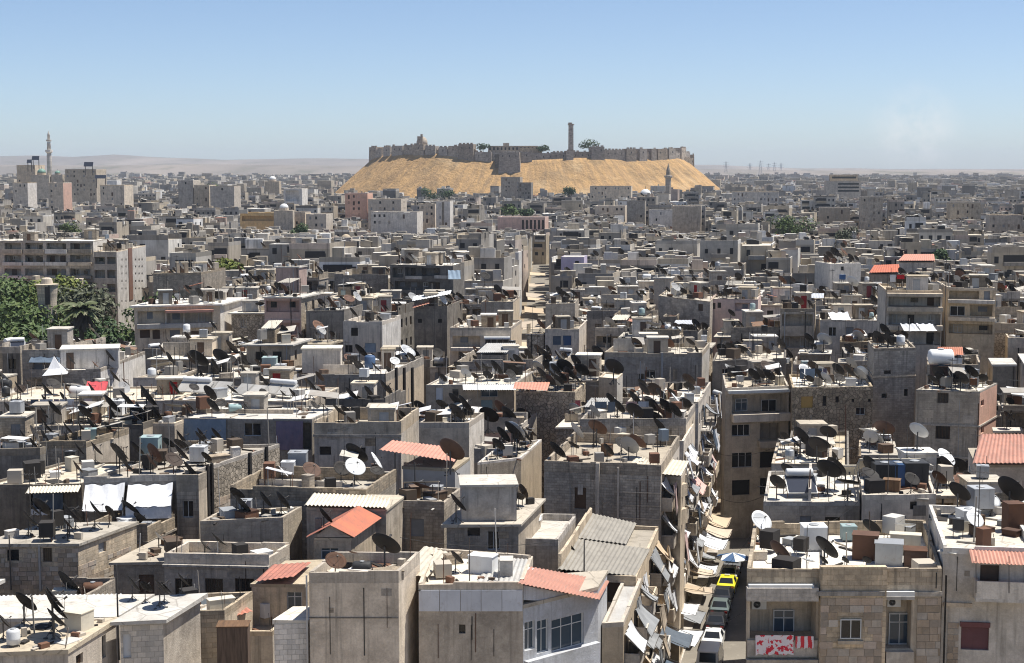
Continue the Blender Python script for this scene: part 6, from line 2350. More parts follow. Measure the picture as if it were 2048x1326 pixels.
M5 = hero('M5', 'cream house with blue shutters and open roof room', 686, 642, 764, 642, 19.0, 9, 12, 0.6, 705, 'plaster_cream', 'roof_pale', front=[(735, 650, 755, 668, 'shutter:cloth_blue'), (702, 655, 716, 672, 'hole'), (730, 686, 752, 705, 'shutter:cloth_blue'), (690, 690, 705, 705, 'hole')], side_wall='plaster_white')  # sunlit right side painted whiter than the cream front
M6 = hero('M6', 'wide dark-fronted house hung with pale sheets', 780, 529, 906, 531, 22.4, 10, 10, 0.2, 590, 'cement_dark', 'roof_white', front=[(785, 535, 806, 555, 'loggia:1.2'), (810, 535, 880, 552, 'loggia:1.4'), (790, 563, 880, 580, 'loggia:1.4')])
px_box(M6, 'balcony_front', 0, 812, 552, 845, 558, .4, 'plaster_white'); px_box(M6, 'balcony_front', 0, 870, 551, 902, 557, .4, 'plaster_white')
M7 = hero('M7', 'dark house with crooked white canopies on its roof', 828, 613, 894, 612, 19.6, 11, 10, 0.4, 708, 'cement_dark', 'roof_dusty', front=[(836, 638, 844, 646, 'hole'), (876, 638, 884, 646, 'hole')])
Yf = M7.quad[0].y
px_sheet(M7, ((824, 602, Yf), (900, 588, Yf), (903, 580, Yf + 5), (826, 593, Yf + 5)), 'tank_white', .4, 'tin_canopy')
px_sheet(M7, ((825, 616, Yf - .6), (858, 607, Yf - .6), (860, 602, Yf + 1), (826, 610, Yf + 1)), 'tin_red_faded', .4, 'tin_canopy')
M8 = hero('M8', 'balconied grey house left of the narrow central street', 900, 655, 1022, 655, 17.8, 11, 8, 0.4, 705, 'plaster_grey', 'roof_pale', front=[(905, 672, 960, 694, 'loggia:1.2'), (970, 678, 1018, 694, 'pane')], side_wall='plaster_cream')
px_box(M8, 'balcony_front', 0, 902, 694, 1020, 701, .9, 'plaster_grey'); px_box(M8, 'sun_blind', 0, 968, 673, 1020, 677, 1.0, 'tank_white')
M8b = hero('M8b', 'cement roof storey below a row of pale solar panels', 962, 604, 1026, 603, 19.8, 10, 6, 0.2, 648, 'concrete', 'roof_pale', side_wall='plaster_cream')
M10 = hero('M10', 'grey house with blue shutters right of the central street', 1090, 658, 1158, 657, 17.6, 11, 8, 0.5, 705, 'plaster_grey', 'roof_dusty', front=[(1106, 672, 1122, 690, 'shutter:cloth_slate'), (1126, 671, 1143, 691, 'shutter:tank_blue')])
M10b = hero('M10b', 'house with pale panel fence right of the central street', 1091, 608, 1150, 606, 19.4, 9, 6, 0.2, 640, 'concrete', 'roof_pale')
M11 = hero('M11', 'two-tone house with long bare side wall and twin windows', 1317, 591, 1420, 603, 19.6, 12, 12, 0.2, 650, 'ashlar', 'roof_white', front=[(1396, 608, 1406, 622, 'door:frame_brown'), (1334, 592, 1342, 600, 'hole')])
M11b = hero('M11b', 'peach and grey annex beside the long bare wall', 1421, 597, 1516, 599, 19.6, 9, 12, 0.2, 640, 'plaster_pink', 'roof_pale', front=[(1424, 606, 1431, 618, 'hole'), (1435, 605, 1442, 616, 'hole'), (1470, 606, 1510, 622, 'loggia:.8')])
M12 = hero('M12', 'tall balconied house with long cream sun blind', 1772, 580, 1885, 581, 24.8, 11, 8, 0.3, 700, 'plaster_beige', 'roof_dusty', front=[(1777, 593, 1881, 613, 'loggia:1.4'), (1777, 628, 1881, 650, 'loggia:1.4'), (1777, 664, 1881, 690, 'loggia:1.4')])
px_box(M12, 'sun_blind', 0, 1773, 586, 1884, 592, 1.1, 'plaster_cream')
for y in (613, 650):
    px_box(M12, 'balcony_front', 0, 1774, y, 1884, y + 9, 1.0, 'plaster_beige')
M13 = hero('M13', 'tall balconied house with glazed bay beside cream blind house', 1895, 574, 1992, 576, 24.8, 11, 8, 0.3, 700, 'plaster_beige', 'roof_pale', front=[(1898, 580, 1958, 598, 'loggia:1.2'), (1968, 582, 1980, 600, 'shutter:shutter_grey'), (1900, 612, 1930, 632, 'pane'), (1940, 610, 1985, 632, 'loggia:1.2'), (1898, 648, 1985, 668, 'loggia:1.2')])
for y in (599, 634):
    px_box(M13, 'balcony_front', 0, 1896, y, 1990, y + 7, .9, 'plaster_grey')
M14 = hero('M14', 'plain white-sided house with dishes along its top', 1660, 528, 1722, 526, 21.0, 9, -8, 0.2, 575, 'plaster_white', 'roof_pale', front=[(1682, 533, 1688, 541, 'hole')], nd=4)
M15 = hero('M15', 'house with flat salmon-red roof sheet far right', 1800, 524, 1872, 524, 19.0, 8, 8, 0.0, 545, 'plaster_beige', 'roof_dusty', overhang=.02)
px_sheet(M15, ((1796, 521, M15.quad[0].y - .5), (1870, 521, M15.quad[0].y - .5), (1868, 508, M15.quad[0].y + 26), (1808, 508, M15.quad[0].y + 26)), 'tin_red_faded', .5, 'tin_roof')
M15b = hero('M15b', 'house with red roof sheet just below the salmon roof', 1738, 549, 1800, 548, 18.6, 8, 8, 0.0, 575, 'plaster_beige', 'roof_dusty', overhang=.02)
px_sheet(M15b, ((1738, 545, M15b.quad[0].y - .5), (1800, 544, M15b.quad[0].y - .5), (1798, 528, M15b.quad[0].y + 18), (1748, 530, M15b.quad[0].y + 18)), 'tin_red', .5, 'tin_roof')
M16 = hero('M16', 'small bright lilac house right of the central street', 1122, 514, 1168, 514, 19.8, 8, 8, 0.1, 535, 'plaster_lilac', 'roof_white', front=[(1150, 522, 1158, 529, 'hole'), (1112, 518, 1128, 532, 'hole')])
M18 = hero('M18', 'long blank brown wall house right of the white end wall', 306, 547, 402, 545, 20.6, 14, 8, 0.4, 572, 'block_wall', 'roof_pale')
M19 = hero('M19', 'grey house with solar panel frames above the dark long roof', 1425, 722, 1572, 716, 16.6, 9, 10, 0.3, 765, 'cement_dark', 'roof_pale', auto=.4, floors=1)
M20 = hero('M20', 'grey house with white tarpaulin shade among the right roofs', 1640, 640, 1760, 640, 18.4, 9, 10, 0.3, 672, 'plaster_grey', 'roof_white', auto=.4, floors=1)

# ------------------------------------------------------------------ far landmarks
def far(key, label, xl, xr, y, Y, depth, ybot, wall, roof='roof_pale', auto=.8, ang=8, floors=5, fh=3.1, **k):
    z = CAMZ - (y - HORIZON) / FPX * Y
    return hero(key, label, xl, y, xr, y, z - .4, depth, ang, .4, ybot, wall, roof, auto=auto, floors=floors, subs=False, fh=fh, name=k.pop('name', 'building'), cat='building', **k)


F1 = far('F1', 'pink tower block below the citadel mound', 690, 735, 386, 800, 12, 440, 'plaster_pink', floors=6)
F2 = far('F2', 'cream terraced flats right of the pink tower', 736, 802, 398, 790, 14, 462, 'plaster_cream', 'roof_white', floors=5, right_auto=.8)
F2b = far('F2b', 'lower white terrace in front of the cream terraced flats', 742, 834, 424, 740, 14, 470, 'plaster_white', 'roof_white', floors=4)
F3 = far('F3', 'white house with one dark vertical stripe', 872, 900, 402, 760, 9, 458, 'plaster_white', 'roof_white', auto=.5, floors=5)
px_box(F3, 'dark_stripe', 0, 884, 404, 888, 460, .2, 'cement_dark')
F3b = far('F3b', 'grey flats left of the dark-striped white house', 838, 870, 408, 780, 10, 455, 'plaster_grey', floors=5)
F4 = far('F4', 'yellow school-like building with deep window band', 480, 566, 425, 700, 12, 460, 'plaster_yellow', 'roof_pale', auto=0, floors=1, front=[(484, 432, 560, 442, 'loggia:2.0')])
px_box(F4, 'gable_roof', 0, 478, 419, 496, 427, 1.0, 'tin_cream')
F4b = far('F4b', 'beige institution with arched wing right of the yellow one', 567, 610, 424, 705, 10, 455, 'plaster_beige', 'roof_pale', floors=2)
F4c = far('F4c', 'cream villa with pale gable beyond the yellow building', 612, 652, 428, 690, 12, 465, 'plaster_cream', 'roof_white', floors=3)
F5 = far('F5', 'peach hall with a row of tall arched niches', 995, 1090, 434, 720, 14, 464, 'plaster_pink', 'roof_pale', auto=0, floors=1, front=[(1044 + i * 8, 440, 1048 + i * 8, 458, 'hole') for i in range(6)])
F6 = far('F6', 'dark stone block standing before the mound', 1002, 1040, 354, 1290, 16, 392, 'concrete', floors=4, auto=.3)
F6b = far('F6b', 'narrow dark tower house right of the dark stone block', 1036, 1062, 365, 1180, 12, 400, 'cement_dark', floors=4, auto=.4)
F7 = far('F7', 'tall windowless dark tower under the right of the mound', 1254, 1290, 402, 820, 10, 450, 'concrete', floors=4, auto=.15)
F8 = far('F8', 'broad dark unfinished tower block right of the windowless one', 1345, 1402, 412, 760, 14, 470, 'plaster_grey', floors=5, auto=.2)
F8b = far('F8b', 'white stepped house beside the unfinished tower block', 1298, 1345, 420, 790, 10, 455, 'plaster_white', 'roof_white', floors=3)
F9 = far('F9', 'tiered office block with dark ribbon windows on the right skyline', 1652, 1722, 362, 1150, 22, 388, 'plaster_grey', auto=0, floors=1, front=[(1676, 366 + i * 7, 1718, 369.5 + i * 7, 'hole') for i in range(3)])
F9b = far('F9b', 'upper setback floors of the tiered office block', 1660, 1716, 349, 1158, 14, 362, 'plaster_grey', auto=0, floors=1, front=[(1664, 353, 1712, 357, 'hole')])
F10 = far('F10', 'long dark school block left of the tiered offices', 1464, 1558, 383, 980, 14, 408, 'plaster_grey', auto=.95, floors=3)
F11 = far('F11', 'ruined dark tower house right of the lone tree', 1722, 1766, 393, 760, 10, 465, 'concrete', floors=6, auto=.35)
F12 = far('F12', 'thick grey slab tower left of the citadel', 356, 386, 360, 900, 12, 412, 'plaster_grey', floors=5, auto=.15)
F12b = far('F12b', 'balconied flats between two grey slab towers', 388, 418, 370, 900, 12, 410, 'plaster_beige', 'roof_white', floors=4)
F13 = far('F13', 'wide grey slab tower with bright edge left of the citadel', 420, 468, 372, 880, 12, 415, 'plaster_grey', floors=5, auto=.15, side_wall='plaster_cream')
F14 = far('F14', 'white-framed modern block left of the citadel', 567, 604, 377, 900, 12, 405, 'plaster_white', 'roof_white', auto=0, front=[(571, 381, 598, 402, 'loggia:2.0')])
F15 = far('F15', 'large pale flats beside the green-domed mosque', 130, 192, 338, 1080, 18, 375, 'plaster_beige', 'roof_white', floors=6)
F16 = far('F16', 'cream flats left of the green-domed mosque', 33, 70, 330, 1100, 16, 370, 'plaster_cream', 'roof_white', floors=6)
F17 = far('F17', 'tall beige flats below the white minaret', 25, 55, 365, 900, 12, 415, 'plaster_beige', floors=6, auto=.6, side_wall='plaster_white')
F18 = far('F18', 'grey tower flats below the mosque domes', 96, 126, 365, 900, 12, 420, 'plaster_grey', floors=6, auto=.5, side_wall='plaster_pink')
F19 = far('F19', 'square beige flats left of the grey slab tower', 200, 248, 370, 900, 14, 410, 'plaster_beige', floors=4, auto=.6)
F20 = far('F20', 'pale house with flat hat roof near the right edge', 1900, 1962, 404, 780, 12, 440, 'plaster_beige', auto=.5, floors=4)
F21 = far('F21', 'grey flats near the right edge below the horizon', 1980, 2046, 430, 700, 12, 470, 'plaster_grey', auto=.6, floors=4)
F22 = far('F22', 'cream flats with dark loggia below the office block', 1640, 1700, 415, 780, 12, 450, 'plaster_cream', 'roof_white', auto=.6, floors=3)
F23 = far('F23', 'pale warehouse with long white roof beneath the mound', 1190, 1250, 412, 850, 16, 432, 'plaster_cream', 'roof_white', auto=.2, floors=1)
F24 = far('F24', 'dark blocky mansion standing below the mound centre right', 1180, 1262, 372, 1150, 16, 398, 'plaster_grey', auto=.5, floors=3)


def lathe_thing(name, cat, loc, label, parts):
    root = thing(name, cat, loc, label)
    THINGS[-1]['top'] = Vector(loc) + Vector((0, 0, 10))
    for nm, prof, n, mat, sm in parts:
        obj(nm, MB().lathe(prof, n).mesh(nm, [mat], sm), root)
    return root


p = at_y(101, 400, 1100)
zt = zpx(262, 1100)
sc = 1100 / FPX
zz = lambda py: zpx(py, 1100)
mroot = lathe_thing('round_minaret', 'minaret', (p.x, 1100, 0), 'slender white minaret with two balconies on the left skyline', [
    ('shaft', [(1.9, 0), (1.7, zz(312)), (1.5, zz(306))], 12, 'plaster_white', True),
    ('balcony', [(1.5, zz(307)), (2.6, zz(304)), (2.6, zz(300)), (1.4, zz(299.8))], 12, 'plaster_white', False),
    ('upper_shaft', [(1.35, zz(300)), (1.25, zz(286)), (1.25, zz(285))], 12, 'plaster_white', True),
    ('upper_balcony', [(1.2, zz(284)), (1.9, zz(282)), (1.9, zz(280)), (1.0, zz(279.8))], 12, 'plaster_white', False),
    ('lantern', [(0.95, zz(280)), (0.9, zz(272)), (1.0, zz(271.6)), (0.7, zz(268)), (0.15, zz(264)), (0.06, zt)], 10, 'plaster_white', True)])
for i, (x, y, Y, r, mat, lab) in enumerate(((83, 337, 1095, 8.5, 'leaf_mosque', 'green mosque dome just left of the white minaret'), (115, 341, 1096, 5.5, 'leaf_mosque', 'smaller green mosque dome right of the white minaret'), (568, 407, 690, 9, 'tank_white', 'white dome above the yellow building'), (545, 352, 1300, 7, 'tank_white', 'small white dome far left of the citadel'), (1291, 378, 1250, 11, 'tank_white', 'large white mosque dome below the mound right end'), (692, 468, 620, 10, 'plaster_cream', 'low cream vault roof below the pink tower'))):
    if mat == 'leaf_mosque':
        if mat not in MAT:
            simple('leaf_mosque', (0.16, 0.27, 0.22), .5)
    R_ = r / FPX * Y
    p = at_y(x, y, Y)
    dm_ = thing('mosque_dome', 'dome', (p.x, Y, 0), lab)
    THINGS[-1]['top'] = p
    zb = zpx(y + r * .75, Y)
    zt_ = p.z
    hgt = R_ * 1.0
    zb = zt_ - hgt
    obj('dome_shell', MB().lathe([(R_, zb), (R_ * .98, zb + hgt * .25), (R_ * .85, zb + hgt * .55), (R_ * .6, zb + hgt * .8), (R_ * .3, zb + hgt * .95), (0.05, zt_)], 20).mesh('dome_shell', [mat], True), dm_)
    obj('drum', MB().lathe([(R_ * 1.05, zb - R_ * .5), (R_ * 1.05, zb + .02)], 16).mesh('drum', ['plaster_cream']), dm_)
    obj('prayer_hall', MB().box((0, 0, (zb - R_ * .5) / 2), (R_ * 4.2, R_ * 2.6, zb - R_ * .5)).mesh('prayer_hall', ['plaster_beige']), dm_)
    obj('finial', MB().bar((0, 0, zt_ - .2), (0, 0, zt_ + R_ * .5), R_ * .04, 5).mesh('finial', ['pole_metal']), dm_)
    KEEP.append((x - r, x + r, y + r, Y - R_, [Vector((p.x - R_, Y - R_)), Vector((p.x + R_, Y - R_)), Vector((p.x + R_, Y + R_)), Vector((p.x - R_, Y + R_))]))
p = at_y(1336, 400, 1240)
zq = lambda py: zpx(py, 1240)
lathe_thing('round_minaret', 'minaret', (p.x, 1240, 0), 'small stone minaret with pointed cap before the mound', [
    ('shaft', [(2.3, 0), (2.2, zq(356))], 10, 'castle_stone', False), ('balcony', [(2.2, zq(357)), (3.2, zq(354)), (3.2, zq(351)), (1.8, zq(350.5))], 10, 'castle_stone', False),
    ('cap', [(1.7, zq(351)), (1.6, zq(341)), (1.2, zq(338)), (.1, zq(327))], 10, 'castle_stone', False)])
KEEP.append((1330, 1342, 385, 1238, [Vector((p.x - 3, 1237)), Vector((p.x + 3, 1237)), Vector((p.x + 3, 1243)), Vector((p.x - 3, 1243))]))

# solar panel tops near the mosque
for x0, x1, y0, y1, Y in ((64, 78, 312, 320, 1100), (168, 186, 324, 333, 1085), (54, 63, 319, 326, 1102), (190, 212, 350, 357, 1000)):
    a, b = at_y(x0, y1, Y), at_y(x1, y0, Y)
    t_ = thing('solar_array', 'solar panel', ((a.x + b.x) / 2, Y, a.z), None, 'dark roof panels near the mosque', 'dark tilted roof panel array')
    w = b.x - a.x
    obj('panel', MB().hexa([(-w / 2, -1, 0), (w / 2, -1, 0), (w / 2, -.8, 0), (-w / 2, -.8, 0)], [(-w / 2, .8, b.z - a.z), (w / 2, .8, b.z - a.z), (w / 2, 1.0, b.z - a.z), (-w / 2, 1.0, b.z - a.z)]).mesh('panel', ['collector']), t_)
    obj('frame', MB().bar((-w * .4, .9, -6), (-w * .4, .9, b.z - a.z - .1), .3, 4).bar((w * .4, .9, -6), (w * .4, .9, b.z - a.z - .1), .3, 4).mesh('frame', ['pole_metal']), t_)

# ------------------------------------------------------------------ park: trees, palm, round tower
PK = [Vector((-92, 212)), Vector((-50, 212)), Vector((-64, 318)), Vector((-118, 318))]
KEEP.append((-300, 262, 678, 211, PK))
pk_rng = random.Random(3)
specs = [(20, 600, 290, 17, 8, 'leaf_green'), (75, 590, 300, 16, 8, 'leaf_yellow'), (130, 575, 300, 17, 7, 'leaf_yellow'), (165, 590, 285, 16.5, 7, 'leaf_grey'), (-10, 610, 275, 16, 8, 'leaf_deep'), (45, 615, 262, 15.5, 7.5, 'leaf_green'),
         (98, 640, 250, 12.5, 6, 'leaf_deep'), (140, 640, 245, 12, 6, 'leaf_deep'), (190, 640, 262, 11.5, 6.5, 'leaf_deep'), (225, 655, 268, 10, 6, 'leaf_green'), (0, 650, 240, 13, 6.5, 'leaf_green'), (45, 662, 232, 11.5, 5.5, 'leaf_deep'), (90, 668, 226, 9.5, 5, 'leaf_grey'), (128, 668, 224, 9.5, 5, 'leaf_grey'), (205, 672, 232, 8.5, 5, 'leaf_green'), (250, 668, 255, 9, 5, 'leaf_deep'), (20, 690, 222, 9, 5, 'leaf_green')]
names = ['tall', 'yellow-green', 'bright yellow-green', 'grey-green', 'deep green', 'broad green', 'dark low', 'dark bushy', 'dark rounded', 'light green', 'leafy green', 'dark short', 'greyish bushy', 'greyish low', 'green low', 'dark small', 'near green']
for i, (px, _, Y, h_, rx, m_) in enumerate(specs):
    X = (px - W / 2) / FPX * Y
    tree((X, Y, 0), h_ + 3.0, rx, m_, 2600, 0.5, 40 + i, None, names[i] + ' park tree', 'park trees', lobes=9)
p = at_y(163, 640, 238)
palm((p.x, 238, 0), zpx(618, 238), 'shaggy palm with dead fronds standing in the park')
p = at_y(94, 570, 264)
ty = 264.0
zk = lambda py: zpx(py, ty)
rk = 21 / FPX * ty
tw = lathe_thing('round_tower', 'tower', (p.x, ty, 0), 'round pale stone tower with flat brim roof among park trees', [
    ('drum', [(rk * .86, 0), (rk * .86, zk(600)), (rk, zk(570))], 20, 'ashlar', False), ('brim', [(rk * 1.06, zk(571)), (rk * 1.1, zk(567.5)), (rk * .6, zk(566.5))], 20, 'roof_pale', False),
    ('cap', [(rk * .58, zk(567)), (rk * .48, zk(557)), (rk * .3, zk(554.5)), (.1, zk(554))], 16, 'plaster_cream', False)])
obj('window', MB().box((0, 0, 0), (.8, .3, 3.2)).mesh('window', ['town_windows_and_shade']), tw, (rk * .3, -rk * .9, zk(588)))

for i, (px, ytop, Y, rx, m_, lab) in enumerate(((312, 578, 270, 5.0, 'leaf_green', 'light green tree at the foot of the white end wall'), (1592, 424, 620, 8.5, 'leaf_green', 'broad green tree left of the ruined dark tower'), (1572, 428, 630, 6, 'leaf_green', 'smaller green tree touching the broad tree'), (1880, 494, 420, 3.6, 'leaf_deep', 'round dark tree above the salmon roof'), (1022, 408, 860, 6.5, 'leaf_green', 'bright green tree below the gate tower'), (1050, 412, 870, 5, 'leaf_deep', 'darker tree right of the bright green tree'), (140, 440, 640, 5, 'leaf_green', 'green tree above the apartment block roof'), (600, 442, 640, 5, 'leaf_deep', 'dark tree below the cream villa'), (430, 366, 1100, 8, 'leaf_green', 'green tree beyond the wide grey slab tower'), (860, 374, 1280, 9, 'leaf_deep', 'dark tree at the foot of the mound left half'), (895, 376, 1280, 8, 'leaf_deep', 'second dark tree at the mound foot'), (1140, 372, 1270, 6, 'leaf_deep', 'tall dark tree at the mound foot right half'), (460, 514, 345, 3.5, 'leaf_yellow', 'yellow-green roof garden tree left of the mound'), (1690, 452, 560, 5, 'leaf_grey', 'greyish tree left of the ruined dark tower base'))):
    p = at_y(px, ytop, Y)
    tree((p.x, Y, 0), p.z, rx, m_, 900 if Y < 700 else 400, .5 if Y < 700 else .9, 80 + i, lab, 'town trees', trunk_h=max(.3, 1 - rx * 1.7 / p.z), lobes=7)
    KEEP.append((px - rx / Y * FPX, px + rx / Y * FPX, ytop + rx * 1.1 / Y * FPX, Y - 1, [Vector((p.x - 1, Y - 1)), Vector((p.x + 1, Y - 1)), Vector((p.x + 1, Y + 1)), Vector((p.x - 1, Y + 1))]))
# ------------------------------------------------------------------ the street with parked cars
SA = R(11.87)
SF = Vector((math.sin(SA), math.cos(SA)))
SN = Vector((math.cos(SA), -math.sin(SA)))


def xl(Y):
    return 5.4 + 0.21 * (Y - 90)


a, b = Vector((xl(70), 70)), Vector((xl(172), 172))
mb = MB()
mb.quad((a.x, a.y, .008), (a.x + 8, a.y - 1.6, .008), (b.x + 8, b.y - 1.6, .008), (b.x, b.y, .008))
set_tags(obj('street', mb.mesh('street', ['tarmac'])), kind='structure')
for off, w in ((0.0, 1.1), (6.9, 1.1)):
    mb = MB()
    p, q = a + SN * off, b + SN * off
    mb.hexa([(p.x, p.y, .004), (p.x + SN.x * w, p.y + SN.y * w, .004), (q.x + SN.x * w, q.y + SN.y * w, .004), (q.x, q.y, .004)], [(p.x, p.y, .13), (p.x + SN.x * w, p.y + SN.y * w, .13), (q.x + SN.x * w, q.y + SN.y * w, .13), (q.x, q.y, .13)])
    set_tags(obj('pavement', mb.mesh('pavement', ['concrete'])), kind='structure')
mb = MB()
mb.quad((-1.3, 222, .008), (5.3, 222, .008), (15.8, 660, .008), (9, 660, .008))
set_tags(obj('street', mb.mesh('street', ['tarmac'])), kind='structure')

SEDAN = [(2.12, .55, .57, .8, .92), (2.05, .7, .73, .86, 1), (0.95, .86, .92, .9, 1), (0.28, .92, 1.40, .74, 1), (-0.95, .92, 1.42, .74, 1), (-1.62, .92, 1.0, .88, 1), (-2.08, .88, .93, .86, .97), (-2.15, .55, .57, .8, .92)]
VAN = [(2.2, .6, .62, .85, .95), (2.12, .9, .95, .88, 1), (1.7, 1.0, 1.15, .88, 1), (1.05, 1.05, 1.9, .84, 1), (-2.0, 1.05, 1.95, .86, 1), (-2.2, 1.0, 1.05, .88, .98), (-2.24, .6, .62, .85, .95)]


def car_meshes(kind, paint):
    st = SEDAN if kind == 'sedan' else VAN
    hw = .86 if kind == 'sedan' else .92
    mb = MB()
    rings = []
    for (x, belt, top, t, wf) in st:
        w = hw * wf
        rings.append([(x, -w, .26), (x, -w * 1.0, belt), (x, -hw * t, top), (x, hw * t, top), (x, w, belt), (x, w, .26)])
    vs = [p for r in rings for p in r]
    fs = []
    for i in range(len(rings) - 1):
        for k in range(6):
            fs.append((i * 6 + k, (i + 1) * 6 + k, (i + 1) * 6 + (k + 1) % 6, i * 6 + (k + 1) % 6))
    fs.append(tuple(range(6)))
    fs.append(tuple(range(len(vs) - 1, len(vs) - 7, -1)))
    mb.add(vs, fs)
    body = mb.mesh('body', [paint])
    def patch(i, ka, kb, ins, nm, off=.012):
        P = [Vector(rings[i][ka]), Vector(rings[i][kb]), Vector(rings[i + 1][kb]), Vector(rings[i + 1][ka])]
        c = sum(P, Vector()) / 4
        n = (P[1] - P[0]).cross(P[3] - P[0]).normalized()
        if n.dot(c - Vector((c.x * .6, 0, .7))) < 0:
            n = -n
        Q = [c + (p - c) * ins + n * off for p in P]
        m = MB()
        m.add(Q + [q - n * .03 for q in Q], [(0, 1, 2, 3), (7, 6, 5, 4), (0, 4, 5, 1), (1, 5, 6, 2), (2, 6, 7, 3), (3, 7, 4, 0)])
        return m.mesh(nm, ['glass_dark'])
    gl = []
    if kind == 'sedan':
        gl = [('windscreen', patch(2, 2, 3, .9, 'windscreen')), ('rear_window', patch(4, 2, 3, .88, 'rear_window')), ('side_window', patch(3, 1, 2, .86, 'side_window')), ('side_window', patch(3, 3, 4, .86, 'side_window'))]
    else:
        gl = [('windscreen', patch(2, 2, 3, .88, 'windscreen')), ('rear_window', patch(4, 2, 3, .8, 'rear_window')), ('side_window', patch(3, 1, 2, .84, 'side_window')), ('side_window', patch(3, 3, 4, .84, 'side_window'))]
    return body, gl


def wheel_mesh():
    m = MB().lathe([(.2, -.1), (.29, -.1), (.32, -.06), (.32, .06), (.29, .1), (.2, .1)], 16)
    m.v = [(x, z, y) for (x, y, z) in m.v]
    return m.mesh('wheel', ['rubber'], True)


def rim_mesh():
    m = MB().lathe([(.02, -.112), (.19, -.112), (.2, .112), (.02, .112)], 12)
    m.v = [(x, z, y) for (x, y, z) in m.v]
    return m.mesh('rim', ['chrome'])


def car(px, py, kind, paint, label, rack=False, name='parked_car'):
    p = at_z(px, py, .75)
    root = thing(name, 'van' if kind == 'van' else 'car', (p.x, p.y, .01), label, 'cars parked along the street', None, math.atan2(SF.y, SF.x) + RNG.uniform(-.03, .03))
    body, gl = cached(('car', kind, paint), lambda: car_meshes(kind, paint))
    obj('body', body, root)
    for nm, me in gl:
        obj(nm, me, root)
    hw = .86 if kind == 'sedan' else .92
    for x in (1.32, -1.32):
        for y in (-hw + .08, hw - .08):
            w = obj('wheel', cached('cwheel', wheel_mesh), root, (x, y, .31))
            obj('rim', cached('crim', rim_mesh), w)
    for y in (-.6, .6):
        obj('headlight', cached('chl', lambda: MB().box((0, 0, 0), (.05, .3, .14)).mesh('headlight', ['lamp_clear'])), root, (2.1, y, .64))
        obj('taillight', cached('ctl', lambda: MB().box((0, 0, 0), (.05, .26, .16)).mesh('taillight', ['lamp_red'])), root, (-2.13 if kind == 'sedan' else -2.22, y, .72))
    obj('number_plate', cached('cpl', lambda: MB().box((0, 0, 0), (.03, .5, .12)).mesh('number_plate', ['plate'])), root, (-2.16 if kind == 'sedan' else -2.25, 0, .6))
    obj('bumper', cached(('cbu', kind), lambda: MB().box((0, 0, 0), (.12, 1.6, .16)).mesh('bumper', ['rubber'])), root, (-2.16 if kind == 'sedan' else -2.24, 0, .4))
    if rack:
        obj('taxi_sign', MB().box((0, 0, 0), (.2, .5, .14)).mesh('taxi_sign', ['paint_white']), root, (-.3, 0, 1.5))


CARS = [(1420, 1318, 'van', 'paint_white', 'white van at the bottom of the parked row', 0), (1427, 1272, 'sedan', 'paint_white', 'white car behind the van in the parked row', 0), (1433, 1240, 'sedan', 'paint_black', 'black car directly beyond the white car', 0), (1441, 1211, 'sedan', 'paint_green_grey', 'grey-green car in the middle of the parked row', 0),
        (1446, 1187, 'sedan', 'paint_black', 'black car just below the yellow taxi', 0), (1455, 1164, 'sedan', 'paint_yellow', 'bright yellow taxi in the parked row', 1), (1459, 1144, 'sedan', 'paint_silver', 'silver car just above the yellow taxi', 0), (1466, 1124, 'sedan', 'paint_grey', 'dark grey car nearest the blue and white parasol', 0)]
for c in CARS:
    car(*c[:5], rack=bool(c[5]))
p = at_z(1466, 1112, 2.4)
par_ = thing('parasol', 'parasol', (p.x, p.y, .01), 'blue and white parasol at the end of the parked row')
THINGS[-1]['top'] = p
mb = MB()
n = 8
vs = [(0, 0, 2.75)] + [(1.75 * math.cos(i * math.pi / 4), 1.75 * math.sin(i * math.pi / 4), 2.25) for i in range(8)] + [(0, 0, 2.72)] + [(1.75 * math.cos(i * math.pi / 4), 1.75 * math.sin(i * math.pi / 4), 2.2) for i in range(8)]
mb.v = vs
for i in range(8):
    mb.f.append((0, 1 + i, 1 + (i + 1) % 8)); mb.m.append(i % 2)
    mb.f.append((9, 10 + (i + 1) % 8, 10 + i)); mb.m.append(i % 2)
    mb.f.append((1 + i, 10 + i, 10 + (i + 1) % 8, 1 + (i + 1) % 8)); mb.m.append(i % 2)
obj('canopy', mb.mesh('canopy', ['cloth_white', 'tank_blue']), par_)
obj('pole', MB().bar((0, 0, 0), (0, 0, 2.75), .03, 6).mesh('pole', ['pole_metal']), par_)

# houses further up on the left of the street
def street_house(key, label, Ya, Yb, z, wdt, wall='plaster_beige', ybot=800):
    q = [Vector((xl(Ya) - wdt - .3, Ya)), Vector((xl(Ya) - .3, Ya)), Vector((xl(Yb) - .3, Yb)), Vector((xl(Yb) - wdt - .3, Yb))]
    return hero(key, label, 0, 0, 0, 0, z, 0, quad=q, par=.6, ybot=ybot, wall=wall, side_wall='plaster_cream', right_auto=.9, roof='roof_pale', auto=.3)


S2 = street_house('S2', 'cream-sided street house beyond the corrugated corner roof', 138.5, 148, 15.2, 7, ybot=880)
S3 = street_house('S3', 'last cream-sided house before the street end', 152.5, 167, 16.6, 7, 'plaster_grey', 830)

